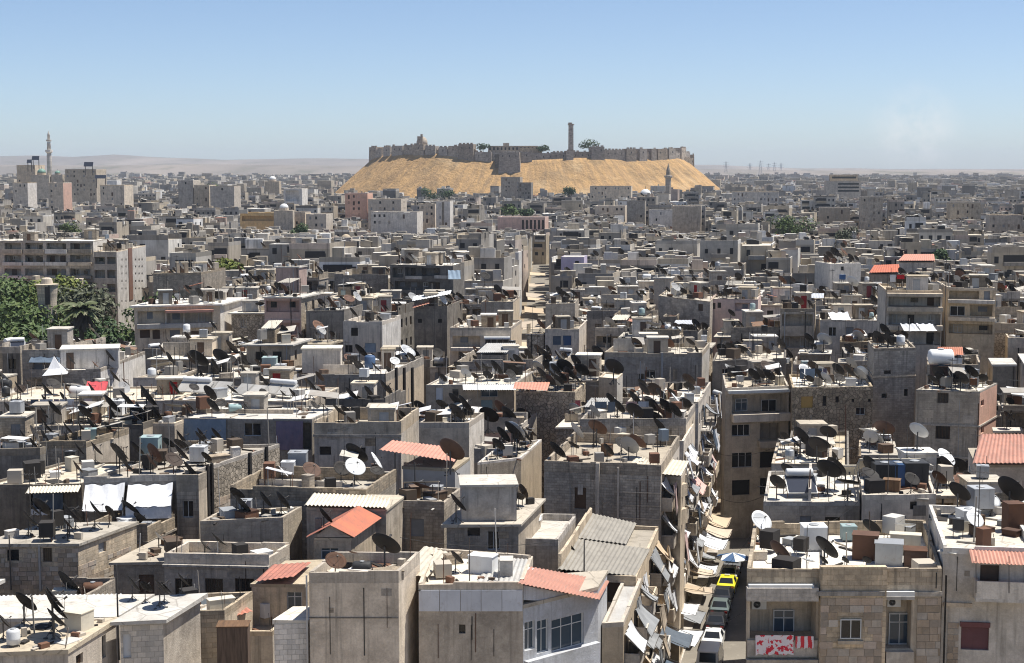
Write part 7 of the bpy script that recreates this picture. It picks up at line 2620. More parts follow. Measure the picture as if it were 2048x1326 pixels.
# balconies and awnings down the sunny side of the street
sr = random.Random(12)
for Hs in (C7, C8, S1, S2, S3):
    L = (Hs.quad[2] - Hs.quad[1]).length
    for f in range(4):
        v = Hs.z - 2.7 - 3.0 * f
        if v < 2.5:
            continue
        u = .4
        while u < L - 1.8:
            w = min(sr.uniform(2.0, 3.2), L - u - .2)
            if sr.random() < .85 and w > 1.4:
                balcony(Hs, 1, u, u + w, v, sr.uniform(.8, 1.15), .9, sr.choice(('plaster_cream', 'plaster_white', 'plaster_beige', 'concrete')), sr.random() < .3)
                d = (Hs.quad[2] - Hs.quad[1]).normalized(); nn = Vector((d.y, -d.x))
                for rep in range(sr.choice((1, 1, 2))):
                    m = pick(sr, (('cloth_white', 3.6), ('cloth_grey', 2.6), ('cloth_tan', 2.2), ('cloth_pink', .25), ('cloth_slate', 1.2), ('cloth_blue', .12), ('cloth_orange', .2)))
                    zz_ = v + sr.uniform(1.9, 2.5)
                    if rep == 0 and sr.random() < .6:
                        o_, dr_ = sr.uniform(.7, 1.4), sr.uniform(.8, 2.0)
                        k0, k1 = 0, w * sr.uniform(.55, 1)
                        off = .06
                    else:
                        o_, dr_ = sr.uniform(.15, .5), sr.uniform(1.3, 2.4)
                        k0 = w * sr.uniform(0, .5); k1 = min(w, k0 + sr.uniform(.6, 1.6))
                        off = sr.choice((.06, .9, 1.0))
                    P0 = Hs.quad[1] + d * (u + k0) + nn * off; P1 = Hs.quad[1] + d * (u + k1) + nn * off
                    awning((P0.x, P0.y, zz_), (P1.x, P1.y, zz_ + sr.uniform(-.15, .15)), (nn.x * o_, nn.y * o_, 0), dr_, m, desc=m.split('_')[1] + (' cloth street awning' if off < .1 else ' drape on a street balcony'), sag=sr.uniform(.1, .45), skew=sr.uniform(-.35, .35))
            u += w + sr.uniform(.1, .5)

# low shop canopies over the left pavement
Y_ = 99.0
while Y_ < 160:
    w_ = sr.uniform(2.2, 3.6)
    zz_ = sr.uniform(3.0, 4.6)
    m = pick(sr, (('cloth_white', 2), ('cloth_grey', 2), ('cloth_tan', 3), ('cloth_pink', .6), ('cloth_slate', 1)))
    o_ = sr.uniform(1.8, 2.7)
    awning((xl(Y_) + .1, Y_, zz_), (xl(Y_ + w_) + .1, Y_ + w_, zz_), (SN.x * o_, SN.y * o_, 0), sr.uniform(.3, .9), m, desc=m.split('_')[1] + ' low shop canopy', skew=sr.uniform(-.3, .3), sag=sr.uniform(.2, .5))
    Y_ += w_ + sr.uniform(.1, 1.2)
q = [Vector((xl(131.5) + 8.6, 131.5)), Vector((xl(131.5) + 14.5, 131.5)), Vector((xl(160) + 14.5, 160)), Vector((xl(160) + 8.6, 160))]
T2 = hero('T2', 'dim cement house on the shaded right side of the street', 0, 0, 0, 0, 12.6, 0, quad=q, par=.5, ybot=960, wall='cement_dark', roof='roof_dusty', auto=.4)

# cables slung across the street and between roofs
def cable(p, q, sag, label, r=.018):
    p, q = Vector(p), Vector(q)
    root = thing('cable', 'cable', p, label, 'slung cables')
    m = MB()
    n = 12
    pts = []
    for i in range(n + 1):
        t = i / n
        v = (q - p) * t
        v.z -= sag * 4 * t * (1 - t)
        pts.append(v)
    vs, fs = [], []
    for v in pts:
        for k in range(4):
            vs.append(v + Vector((0, math.cos(k * 1.571) * r, math.sin(k * 1.571) * r)))
    for i in range(n):
        for k in range(4):
            fs.append((i * 4 + k, (i + 1) * 4 + k, (i + 1) * 4 + (k + 1) % 4, i * 4 + (k + 1) % 4))
    m.add(vs, fs)
    obj('wire', m.mesh('wire', ['cable_black']), root)
    return root


for i, (x0, y0, Y0, x1, y1, Y1, s, lab) in enumerate(((1395, 1180, 118, 1530, 1030, 104, .6, 'thin cable rising from the street to the open pale dish'), (1430, 990, 135, 1540, 985, 112, .7, 'slack cable across the street at awning height'), (1425, 905, 150, 1560, 890, 135, .6, 'slack cable across the far end of the street'), (1380, 1260, 112, 1500, 1215, 92, .4, 'cable over the parked cars near the bottom'), (800, 1075, 101, 1120, 1080, 104, .5, 'loose cable between the red gable and grey corrugated roofs'), (1600, 1060, 101, 1720, 1000, 103, .5, 'bundled pale cable above the near right roof'), (980, 820, 150, 1010, 720, 180, .3, 'cable running up beside the white-roofed house'))):
    cable(at_y(x0, y0, Y0), at_y(x1, y1, Y1), s, lab)

# ------------------------------------------------------------------ bedding, tarpaulins, curtains
g = NG('bedding_print')
u = g.uv(1, 1, False)
v = g.n('ShaderNodeTexVoronoi', feature='F1'); v.inputs['Scale'].default_value = 2.7; g.l(u, v.inputs['Vector'])
w_ = g.noise(u, 5.0, 3, .6, .3, .7)
k = g.math('LESS_THAN', g.math('ADD', v.outputs['Distance'], g.math('MULTIPLY', w_, .55)), .66)
g.base(g.mix(k, (.75, .68, .68), (.62, .04, .06)))
g = NG('striped_print')
u = g.uv(1, 1, False)
sp_ = g.n('ShaderNodeSeparateXYZ'); g.l(u, sp_.inputs[0])
g.base(g.mix(g.math('GREATER_THAN', g.math('FRACT', g.math('MULTIPLY', sp_.outputs[0], 2.6)), .45), (.72, .66, .66), (.6, .05, .06)))


def hang(Hs, face, x0, y0, x1, y1, out, mat, label, name, cat, rag=.05, wav=.05):
    a, rz, n, d = on_wall(Hs, face, x0, y0, out); b, _, _, _ = on_wall(Hs, face, x1, y0, out)
    c, _, _, _ = on_wall(Hs, face, x1, y1, out); e, _, _, _ = on_wall(Hs, face, x0, y1, out)
    org = (a + b) / 2
    root = thing(name, cat, org, label)
    obj('cloth', cloth_sheet(a, b, c, e, 14, 6, 0, wav, org, ragged=rag).mesh('cloth', [mat], True), root)
    obj('top_rail', MB().bar(a - org, b - org, .02, 5).mesh('top_rail', ['pole_metal']), root)


hang(R1, 0, 1511, 1270, 1587, 1309, .24, 'bedding_print', 'red and white flowered quilt hung over the balcony', 'hanging_quilt', 'quilt')
hang(R1, 0, 1591, 1272, 1627, 1296, .24, 'striped_print', 'narrow red striped cloth hung beside the flowered quilt', 'hanging_cloth', 'cloth')
hang(L11, 0, 368, 838, 452, 882, .06, 'cloth_blue', 'pale blue sheet hung on the curtained roof storey', 'hanging_sheet', 'curtain')
hang(L11, 0, 552, 842, 606, 900, .1, 'cloth_purple', 'dull purple curtain closing the roof storey opening', 'hanging_curtain', 'curtain')
hang(L6, 0, 66, 982, 126, 1018, .1, 'cloth_slate', 'dark slate curtain under the cream tin canopy', 'hanging_curtain', 'curtain')
hang(L6, 0, 62, 1018, 108, 1030, .25, 'cloth_white', 'pale hem sheet below the dark slate curtain', 'hanging_sheet', 'curtain')
a, rz, n, d = on_wall(L6, 0, 58, 973, .05); b, _, _, _ = on_wall(L6, 0, 162, 970, .05)
roof_sheet(L6, a + Vector((n.x, n.y, 0)) * 1.3 - Vector((0, 0, .25)), b + Vector((n.x, n.y, 0)) * 1.3 - Vector((0, 0, .25)), b, a, 'tin_cream', .24, 'tin_canopy')
for (x0, x1, o_, dr, lab) in ((170, 250, 2.2, 1.6, 'white tarpaulin sagging over the balcony by the slate curtain'), (256, 346, 2.3, 1.3, 'white canvas awning with hanging valance on the stone house')):
    a, rz, n, d = on_wall(L3, 0, x0, 968, .05); b, _, _, _ = on_wall(L3, 0, x1, 966, .05)
    awning(a, b, Vector((n.x, n.y, 0)) * o_, dr, 'cloth_white', lab, valance=.9 if x0 > 200 else 0, sag=.2, name='tarpaulin')
a = at_y(84, 752, 176); b = at_y(134, 748, 176)
t_ = thing('tarpaulin', 'tarpaulin', (a + b) / 2, 'pale plastic tent sheet on the brick-fronted house')
pk = at_y(108, 712, 178) - (a + b) / 2
ring = [a - (a + b) / 2, b - (a + b) / 2, at_y(140, 740, 181) - (a + b) / 2, at_y(95, 738, 181) - (a + b) / 2]
mb = MB()
for i in range(4):
    p, q = ring[i], ring[(i + 1) % 4]
    for k in range(5):
        s0, s1 = p.lerp(q, k / 5), p.lerp(q, (k + 1) / 5)
        m0, m1 = s0.lerp(pk, .5) - Vector((0, 0, .35)), s1.lerp(pk, .5) - Vector((0, 0, .35))
        mb.quad(s0, s1, m1, m0); mb.add([m0, m1, pk], [(0, 1, 2)])
obj('cloth', mb.mesh('cloth', ['cloth_white'], False), t_)
for (x, y, Y, w, o_, dr, mat, lab) in ((1655, 632, 205, 2.6, 2.2, .8, 'cloth_white', 'white patterned tarpaulin shade among the right roofs'), (1800, 655, 186, 2.0, 1.6, .7, 'cloth_white', 'left of two white awnings on the cream-blind house'), (1832, 655, 186, 2.0, 1.6, .7, 'cloth_white', 'right of two white awnings on the cream-blind house'), (896, 548, 276, 2.2, 1.4, 1.5, 'cloth_blue', 'pale blue torn sheet beside the dark-fronted house')):
    p = at_y(x, y - 8, Y)
    awning(p, p + Vector((w, 0, 0)), (0.1, -o_, 0), dr, mat, lab, name='tarpaulin')
# shade cloth and stalls filling the narrow central street
for i in range(9):
    Y = 262 + i * 26
    x = 2.0 + (Y - 226) * 0.024
    z = 5 + (i % 3) * 1.5
    awning((x - 2.4, Y, z), (x - 2.4, Y + 14, z), (4.6, 0.2, 0), sr.uniform(-.5, .8), 'cloth_tan', desc='tan shade cloth over the central street')
# ------------------------------------------------------------------ things on the roofs
def special_tanks():
    p = at_z(1882, 768, R5.z); tank((p.x, p.y, R5.z + .02), 'box', 'metal_rust', 1.8, 0, 'big rusty box tank under the white drum', stand=.05)
    tank((p.x - .1, p.y, R5.z + 1.98), 'lying', 'tank_white', 1.5, 0, 'huge white lying drum tank on the tall concrete house', stand=.0)
    p = at_z(1935, 772, R5.z); tank((p.x, p.y, R5.z + .02), 'box', 'metal_grey', 1.6, .1, 'big grey box tank right of the white drum', stand=.1)
    for i, (x, m, s) in enumerate(((1772, 'tank_black', 1.5), (1800, 'tank_blue', 1.5), (1832, 'tank_black', 1.6))):
        p = at_z(x, 975, R3.z); tank((p.x, p.y + .6, R3.z + .02), 'box', m, s, 0, '%s box tank under the cream solar panels' % ('left black', 'dark blue', 'right black')[i], stand=.1)
    p = at_z(1790, 972, R3.z)
    solar((p.x, p.y + 2.2, R3.z + .3), math.pi, 3, 'rack of three cream solar panels above the water tanks', w=1.45, h=1.6, mat='tin_cream', with_tank=False)
    p = at_z(1707, 972, R4.z)
    solar((p.x, p.y + 1.5, R4.z + .02), math.pi, 1, 'small cream solar panel left of the rack', w=1.4, h=1.5, mat='tin_cream', with_tank=False)
    p = at_z(1608, 1000, R4.z)
    solar((p.x, p.y + 1.2, R4.z + .02), 0.0, 1, 'red-framed solar heater with white tank', w=2.1, h=1.9, frame='metal_rust')
    p = at_z(1632, 1104, R1.z); tank((p.x, p.y + .8, R1.z + .02), 'box', 'metal_pale', 1.45, 0, 'pale grey box tank on the near right roof', stand=.05)
    p = at_z(1700, 1085, R1.z); tank((p.x, p.y + .5, R1.z + .02), 'box', 'tank_teal', .9, 0, 'small teal tank on the near right roof', stand=.1)
    for i, (x, y, sz, m, lab) in enumerate(((1735, 1122, (1.5, 1.2, 1.5), 'metal_rust', 'rusty cabinet on the near right roof'), (1782, 1132, (1.6, 1.4, 1.3), 'metal_grey', 'grey dented box among roof junk'), (1835, 1137, (1.3, 1.2, 1.0), 'metal_rust', 'low rusty box in the roof corner'), (1815, 1112, (1.8, .8, 1.2), 'tin_cream', 'cream bench-like box behind the roof junk'), (1520, 1125, (1.0, .5, .5), 'plaster_cream', 'cream block stool on the near right roof'))):
        p = at_z(x, y, R1.z); storage_box((p.x, p.y + .6, R1.z + .02), sz, m, sr.uniform(-.3, .3), lab, lab)
    p = at_z(1935, 1060, R2.z); tank((p.x, p.y, R2.z + .02), 'box', 'metal_pale', 1.1, .2, 'pale box tank on the whitewashed house', stand=.2)
    p = at_z(1960, 1030, R2.z); tank((p.x, p.y, R2.z + .02), 'box', 'metal_grey', 1.3, .1, 'taller grey tank on the whitewashed house', stand=.5)
    p = at_z(2025, 1062, R2.z); storage_box((p.x, p.y, R2.z + .02), (1.0, 1.0, 1.7), 'metal_rust', .1, 'rusty upright cabinet on the whitewashed house', 'rusty upright cabinet on the whitewashed house')
    for i in range(7):
        p = at_z(sr.uniform(1905, 2030), sr.uniform(1045, 1075), R2.z); storage_box((p.x, p.y, R2.z + .02), (sr.uniform(.4, 1.1), sr.uniform(.4, .9), sr.uniform(.2, .6)), sr.choice(('tank_white', 'cloth_grey', 'metal_rust', 'tin_cream', 'plank_wood')), sr.random() * 3, 'low junk box')
    p = at_z(468, 1318, 12.6); storage_box((p.x, p.y, 12.3), (1.7, 1.2, 2.3), 'plank_wood', .05, '', 'tall dark brown wooden cabinet in the bottom yard')
    for i, (x, y, m, s, lab) in enumerate(((595, 948, 'metal_grey', 1.4, 'grey box tank left of the open dishes'), (575, 958, 'metal_pale', 1.0, 'low pale tank left of the grey box tank'))):
        p = at_z(x, y, L8.z); tank((p.x, p.y + .5, L8.z + .02), 'box', m, s, 0, lab, stand=.3)
    for i, (x, y, host, k, m, s, lab) in enumerate(((302, 912, L3, 'box', 'tank_teal', 1.5, 'teal box tank amid dishes on the long stone house'), (398, 925, L3, 'box', 'metal_pale', 1.2, 'pale box tank at the roof edge of the long stone house'), (235, 832, L21, 'box', 'metal_pale', 1.4, 'pale upright tank behind the thickest dishes'), (540, 744, L16, 'box', 'tank_teal', 1.6, 'tall pale-teal tank on the sunlit-sided dark house'), (562, 750, L16, 'box', 'metal_pale', 1.1, 'pale tank right of the tall teal tank'), (432, 748, L16, 'drum', 'tank_black', 1.2, 'left black drum on the sunlit-sided dark house'), (454, 748, L16, 'drum', 'tank_black', 1.2, 'right black drum on the sunlit-sided dark house'), (740, 738, L17, 'drum', 'tank_blue', 1.3, 'blue drum behind the streaked side wall'), (160, 800, L21, 'lying', 'tank_white', 1.3, 'white lying drum by the red cloth'), (1112, 752, C27, 'box', 'metal_grey', 1.4, 'grey box tank inside the dish thicket'), (1325, 700, C20, 'box', 'tank_white', 1.0, 'white tank on the wide grey house'))):
        p = at_z(x, y, host.z); tank((p.x, p.y, host.z + .02), k, m, s, sr.uniform(-.1, .1), lab, stand=.15)
    p = at_z(195, 795, L21.z)
    c_ = thing('hanging_cloth', 'cloth', (p.x, p.y, L21.z + .1), 'bright red cloth thrown over a frame by the white drum')
    obj('cloth', cloth_sheet((-1, 0, 1.6), (1.1, .2, 1.6), (1.1, -1.0, .5), (-1, -1.2, .5), 10, 6, .1, .12).mesh('cloth', ['cloth_red'], True), c_)
    obj('frame', MB().bar((-1, 0, 0), (-1, 0, 1.6), .03, 4).bar((-1, 0, 1.6), (1.1, .2, 1.6), .03, 4).bar((1.1, .2, 1.6), (1.1, .2, 0), .03, 4).mesh('frame', ['pole_metal']), c_)
    for i, (x, y, h_) in enumerate(((390, 790, L22), (430, 790, L22), (560, 795, L22), (500, 797, L22))):
        p = at_z(x, y, h_.z); solar((p.x, p.y, h_.z + .02), -R(15 + i * 6), 2, None, 'two-panel solar heater', w=1.8, h=1.8, mat='tin_grey', with_tank=i % 2 == 0)
    for i, (x, y, h_, n_) in enumerate(((990, 600, M8b, 4), (1118, 604, M10b, 3))):
        p = at_z(x, y, h_.z); solar((p.x, p.y + 1.5, h_.z + .02), math.pi, n_, None, 'row of pale panels', w=1.3, h=1.7, mat='panel_white', with_tank=False)
    # tall poles
    for i, (x, yt, yb, host) in enumerate(((393, 690, 775, None), (1632, 640, 690, None), (1888, 520, 690, None), (1770, 578, 690, None), (1628, 600, 680, None), (238, 1130, 1320, None), (1204, 1000, 1100, None), (1168, 1080, 1180, None), (830, 925, 985, None), (22, 1070, 1180, None), (870, 600, 700, None), (800, 690, 760, None), (1690, 890, 990, None))):
        Y = {393: 172, 1632: 185, 1888: 192, 1770: 189, 1628: 200, 238: 86, 1204: 119, 1168: 101, 830: 117, 22: 101, 870: 205, 800: 190, 1690: 112}[x]
        p = at_y(x, yt, Y); q = at_y(x, yb, Y)
        antenna((q.x, Y, q.z), p.z - q.z, None, 'tall thin pole', yagi=i % 2 == 0, r=.06)


DISH_LIST = """28,1013,25,w 56,1040,22,e 62,1020,20,e 138,1030,28,e 189,1022,24,e 26,1206,28,w 105,1215,38,e 108,1240,28,e 6,1247,22,e
264,1171,20,e 290,1177,16,w 319,1177,25,e 346,1180,18,e 363,1162,18,e 472,992,20,w 527,1001,20,e 565,1045,22,e 769,1093,33,w 706,1108,13,u,r 786,1063,30,e 806,1051,25,e 872,1012,24,e 911,1118,18,e
1037,995,12,w 1141,1098,10,e 1152,1074,9,e 1046,1032,11,f,p 927,806,22,e 976,833,22,w 1015,830,20,e 970,870,20,e 1024,866,27,e 961,909,30,w,r 709,936,22,f,p 682,939,18,f 779,924,20,s,p 622,942,20,f,r 470,857,16,e
35,777,16,e 91,781,18,e 45,817,17,w 106,819,20,e 91,855,22,e 20,855,18,e 53,845,15,e 86,828,17,e 133,859,17,e 167,826,17,w 220,811,24,e 251,802,25,e 277,819,17,e 306,798,30,e 327,849,22,w 350,840,20,e 374,870,17,e 399,878,18,e 408,855,25,e
194,893,18,e 239,906,22,e 285,893,20,e 359,908,22,e 156,900,16,e 346,777,17,e 215,712,15,e 146,693,14,e 120,795,16,e 320,830,15,e 60,800,14,e 180,850,17,e 262,868,18,e 305,872,17,s 430,870,16,e 335,888,15,w 212,880,17,e
1601,876,25,e 1589,909,22,e 1634,892,22,w 1655,867,18,w 1758,854,22,w,r 1791,840,27,e 1722,864,19,u,p 1900,968,24,f,r 1966,917,22,f,p 1940,930,20,w 1696,968,26,u 1566,992,15,f,p 1520,1044,24,f,p 1947,1040,20,f,p 1983,1002,18,f,g 1689,719,17,e 1731,715,22,e 1674,741,16,e 1610,743,17,f,g 1534,752,15,e 1696,700,14,e
1556,1106,28,e,r 1649,1099,30,e 1616,1124,14,u,g 1698,1137,9,e 1659,1133,12,e 1744,1141,10,w
1095,715,17,e 1105,735,18,w 1118,712,14,s,p 1128,735,19,w 1150,725,17,e 1175,715,18,e 1195,708,19,e 1240,742,21,w 1088,742,15,e 1140,745,16,e 1162,742,17,w
1255,795,18,e 1265,825,20,w 1285,780,17,e 1300,810,20,e 1310,840,18,w 1330,815,19,e 1350,800,16,s,p 1193,858,22,w,r 1112,903,22,e 1070,800,20,w 1235,815,17,e 1320,790,15,e 1220,800,15,e
640,690,17,e 655,686,16,e 672,690,18,e 690,680,16,e 710,690,15,e 725,700,17,e 610,700,15,e 585,790,15,e 660,775,16,e 700,790,18,e 720,775,14,w 735,785,15,e 470,700,20,e 440,715,20,w 395,720,24,w 640,790,14,e"""


def run_dishes():
    miss = 0
    for tok in DISH_LIST.split():
        f = tok.split(',')
        cx, cy, rp = float(f[0]), float(f[1]), float(f[2])
        mat = {'r': 'metal_rust', 'p': 'metal_pale', 'g': 'metal_grey'}.get(f[4] if len(f) > 4 else '', 'metal_dark')
        best = None
        for Hs in HOUSES:
            for grow in (0.3, 0.0):
                if Hs.z < 11 or Hs.quad[0].y > 260:
                    continue
                p = at_z(cx, cy, Hs.z + 1.25)
                q = inset(Hs.quad, 0.15)
                ok = all((q[(i + 1) % 4] - q[i]).cross(q2(p) - q[i]) > 0 for i in range(4))
                if ok and not taken(p.x, p.y, .1) and (best is None or p.y < best[0]):
                    best = (p.y, Hs)
        if best is None:
            # nearest roof: slide the dish on to it
            bb = None
            for Hs in HOUSES:
                if Hs.z < 11 or Hs.quad[0].y > 260:
                    continue
                p = q2(at_z(cx, cy, Hs.z + 1.25))
                q = inset(Hs.quad, .5)
                c = sum(q, Vector((0, 0))) / 4
                dmin = min((p - (q[i].lerp(q[(i + 1) % 4], t / 6))).length for i in range(4) for t in range(7))
                if bb is None or dmin < bb[0]:
                    bb = (dmin, Hs)
            if bb[0] < 3.0:
                Hs = bb[1]
                q = inset(Hs.quad, .5)
                p = q2(at_z(cx, cy, Hs.z + 1.25))
                t = min((q[i].lerp(q[(i + 1) % 4], k / 8) for i in range(4) for k in range(9)), key=lambda v: (v - p).length)
                c3 = proj((t.x, t.y, Hs.z + 1.25))
                px_dish(Hs, c3[0], c3[1], rp, f[3], mat)
            else:
                miss += 1
            continue
        px_dish(best[1], cx, cy, rp, f[3], mat)
    print('dishes without a roof', miss)


DEB = MB()
SHE = MB()
g = NG('shelter_mix')
_r = g.n('ShaderNodeNewGeometry').outputs['Random Per Island']
_rp = g.n('ShaderNodeValToRGB')
_rp.color_ramp.interpolation = 'CONSTANT'
_el = _rp.color_ramp.elements
_el[0].color = (.66, .65, .63, 1)
_el[1].position = .4
_el[1].color = (.5, .47, .41, 1)
for _p, _c in ((.6, (.33, .31, .28)), (.78, (.2, .12, .08)), (.88, (.6, .6, .62)), (.96, (.45, .22, .16))):
    _el.new(_p).color = (*_c, 1)
g.l(_r, _rp.inputs[0])
g.base(g.mix(g.math('MULTIPLY', g.noise(g.uv(1, 1, False), 1.2, 6, .7, .45, .7), .6), _rp.outputs[0], (.22, .18, .14)))
g = NG('dish_mix')
_r = g.n('ShaderNodeNewGeometry').outputs['Random Per Island']
_rp = g.n('ShaderNodeValToRGB')
_rp.color_ramp.interpolation = 'CONSTANT'
_el = _rp.color_ramp.elements
_el[0].color = (.03, .027, .025, 1)
_el[1].position = .6
_el[1].color = (.05, .035, .027, 1)
for _p, _c in ((.78, (.12, .065, .045)), (.86, (.3, .3, .3)), (.93, (.55, .55, .54))):
    _el.new(_p).color = (*_c, 1)
g.l(_r, _rp.inputs[0])
g.base(_rp.outputs[0])
g.b.inputs['Roughness'].default_value = .7
g = NG('debris_mix')
_r = g.n('ShaderNodeNewGeometry').outputs['Random Per Island']
_rp = g.n('ShaderNodeValToRGB')
_rp.color_ramp.interpolation = 'CONSTANT'
_el = _rp.color_ramp.elements
_el[0].color = (.45, .4, .33, 1)
_el[1].position = .22
_el[1].color = (.04, .036, .033, 1)
for _p, _c in ((.46, (.5, .48, .44)), (.56, (.16, .085, .055)), (.74, (.3, .28, .25)), (.86, (.1, .075, .055)), (.95, (.66, .64, .61)), (.975, (.2, .24, .28))):
    _el.new(_p).color = (*_c, 1)
g.l(_r, _rp.inputs[0])
g.base(_rp.outputs[0])


def clutter():
    """boxes, low walls and extra dishes over the near roofs"""
    rng = random.Random(77)
    n = 0
    for Hs in HOUSES:
        Y = Hs.quad[0].y
        w0 = (Hs.quad[1] - Hs.quad[0]).length
        w1 = (Hs.quad[2] - Hs.quad[1]).length
        if Y > 340 or w0 < 2.6 or w1 < 2.6 or getattr(Hs, 'key', '') in ('C4', 'C5', 'C7', 'L1b', 'C10', 'M15', 'M15b', 'C3', 'R5b', 'C2b', 'L7'):
            continue
        x, y = proj((Hs.org.x, Hs.org.y, Hs.z))
        if not (-30 < x < W + 30):
            continue
        area = w0 * w1
        hero_ = hasattr(Hs, 'key')
        if area > 45:
            # dividing walls and steps on the roof
            q = inset(Hs.quad, .25)
            for _ in range(rng.choice((0, 1, 1, 2)) if not hero_ else rng.choice((0, 1))):
                a = rng.uniform(.2, .8)
                if rng.random() < .5:
                    p, r_ = q[0].lerp(q[1], a), q[3].lerp(q[2], a)
                else:
                    p, r_ = q[0].lerp(q[3], a), q[1].lerp(q[2], a)
                r_ = p.lerp(r_, rng.uniform(.4, .95))
                d = (r_ - p)
                hh = rng.choice((.4, .8, 1.1, 1.6))
                c = (p + r_) / 2 - q2(Hs.org)
                obj('roof_wall', MB().box((0, 0, hh / 2), (d.length, .18, hh)).mesh('roof_wall', [rng.choice(('block_wall', 'plaster_grey', 'plaster_white', 'concrete'))]), Hs.root, (c.x, c.y, Hs.z + .021 - Hs.org.z), math.atan2(d.y, d.x))
        for _ in range(rng.choice((0, 1, 1, 2, 3)) if Y < 200 else rng.choice((0, 1))):
            if n >= 230:
                break
            p = roof_point(rng, Hs, .7)
            n += 1
            m = rng.choice(('metal_rust', 'plank_wood', 'tin_cream', 'metal_grey', 'tank_white', 'block_wall', 'cloth_grey', 'plaster_white'))
            word = {'metal_rust': 'rusty', 'plank_wood': 'brown wooden', 'tin_cream': 'cream', 'metal_grey': 'grey metal', 'tank_white': 'white', 'block_wall': 'block-built', 'cloth_grey': 'dull grey', 'plaster_white': 'off-white'}[m]
            storage_box(p, (rng.uniform(.5, 1.6), rng.uniform(.5, 1.2), rng.uniform(.3, 1.1)), m, rng.random() * 3, word + ' roof box')
        if hero_ and Y < 290:
            k = rng.choice((0, 1, 2)) if Y < 130 else rng.choice((1, 2, 3))
            for _ in range(k):
                if len(DISHES) < 300:
                    rnd_dish(rng, roof_point(rng, Hs, .7), .9)
            if rng.random() < .6:
                rnd_tank(rng, roof_point(rng, Hs, .8))
            if rng.random() < .3:
                antenna(roof_point(rng, Hs, .8), rng.uniform(2.5, 5), yagi=rng.random() < .5, rz=rng.random() * 3)

        # add-on rooms
        if area > 42 and Y > 96:
            for _ in range(rng.choice((0, 1, 1, 2)) if area < 110 else rng.choice((1, 2, 3))):
                p = roof_point(rng, Hs, 1.5)
                if taken(p.x, p.y, 1.2):
                    continue
                hut(Hs, (p.x, p.y), (rng.uniform(1.5, 2.8), rng.uniform(1.5, 2.4)), rng.uniform(1.5, 2.4), rng.choice(('plaster_white', 'plaster_grey', 'block_wall', 'concrete', 'cement_dark', 'plaster_cream')), rng.choice(('roof_white', 'roof_pale', 'roof_dusty')), rng=rng)
        # sheet shelters
        if Y > 104:
            for _ in range(rng.choice((0, 0, 1, 1, 2))):
                p = roof_point(rng, Hs, 1.0)
                sx, sy, hz = rng.uniform(.6, 1.5), rng.uniform(.5, 1.1), rng.uniform(1.0, 1.9)
                t0, t1 = rng.uniform(-.3, .3), rng.uniform(-.3, .3)
                cr = [(-sx, -sy), (sx, -sy), (sx, sy), (-sx, sy)]
                top = [(p.x + a, p.y + b, p.z + hz + a * t0 + b * t1) for a, b in cr]
                SHE.hexa([(a, b, c - .04) for a, b, c in top], top)
                for a, b, c in top:
                    DEB.bar((a * .97 + p.x * .03, b * .97 + p.y * .03, p.z), (a * .97 + p.x * .03, b * .97 + p.y * .03, c - .05), .03, 3)
        # further dishes, tanks, poles and starter bars past the ones picked out singly
        if Y > 100:
            dens = .06 if Y < 150 else .1
            if x < 560 and 120 < Y < 190:
                dens = .11
            nd_ = min(11, int(area * dens * rng.uniform(.4, 1.6) + rng.random()))
            for _ in range(nd_):
                p = roof_point(rng, Hs, .5)
                occupy(p.x, p.y, .5)
                stuff_dish(rng, p, rng.uniform(.45, .9))
        for _ in range(min(5, int(area * .035 * rng.uniform(.3, 1.8) + rng.random()))):
            p = roof_point(rng, Hs, .6)
            occupy(p.x, p.y, .7)
            sx = rng.uniform(.6, 1.2)
            sz = rng.uniform(.7, 1.2)
            e0 = rng.choice((.1, .3, .5))
            DEB.box((p.x, p.y, p.z + e0 + sz / 2), (sx, sx * rng.uniform(.8, 1.2), sz), rng.random())
            for sx_, sy_ in ((-.4, -.4), (.4, -.4), (.4, .4), (-.4, .4)):
                DEB.bar((p.x + sx_ * sx, p.y + sy_ * sx, p.z), (p.x + sx_ * sx, p.y + sy_ * sx, p.z + e0 + .05), .03, 3)
        for _ in range(min(6, int(area * .05 * rng.uniform(.2, 1.8) + rng.random()))):
            p = roof_point(rng, Hs, .3)
            DEB.bar(p, p + Vector((rng.uniform(-.12, .12), rng.uniform(-.1, .1), rng.uniform(1.2, 3.6))), rng.choice((.025, .035, .05)), 4)
        if rng.random() < .5:
            for c_ in inset(Hs.quad, .12):
                if rng.random() < .6:
                    for _ in range(3):
                        DEB.bar((c_.x + rng.uniform(-.1, .1), c_.y + rng.uniform(-.1, .1), Hs.z), (c_.x + rng.uniform(-.2, .2), c_.y + rng.uniform(-.2, .2), Hs.z + rng.uniform(.9, 1.7)), .014, 3)
        # loose bits
        for _ in range(rng.randint(8, 18) if Y < 180 else rng.randint(4, 9)):
            p = roof_point(rng, Hs, .35)
            k = rng.random()
            if k < .35:
                DEB.box((p.x, p.y, p.z + .06), (rng.uniform(.6, 2.2), rng.uniform(.05, .2), rng.uniform(.05, .12)), rng.random() * 3)
            elif k < .8:
                hgt = rng.uniform(.1, .5)
                DEB.box((p.x, p.y, p.z + hgt / 2), (rng.uniform(.2, .7), rng.uniform(.2, .6), hgt), rng.random() * 3)
            elif k < .9:
                DEB.bar(p, p + Vector((rng.uniform(-.1, .1), rng.uniform(-.1, .1), rng.uniform(.5, 1.6))), .03, 4)
            else:
                DEB.box((p.x, p.y, p.z + .03), (rng.uniform(.8, 2.0), rng.uniform(.6, 1.4), .05), rng.random() * 3)
    # washing lines
    cand = [h for h in HOUSES if 115 < h.quad[0].y < 260 and (h.quad[1] - h.quad[0]).length > 6 and 0 < proj(h.org)[0] < W]
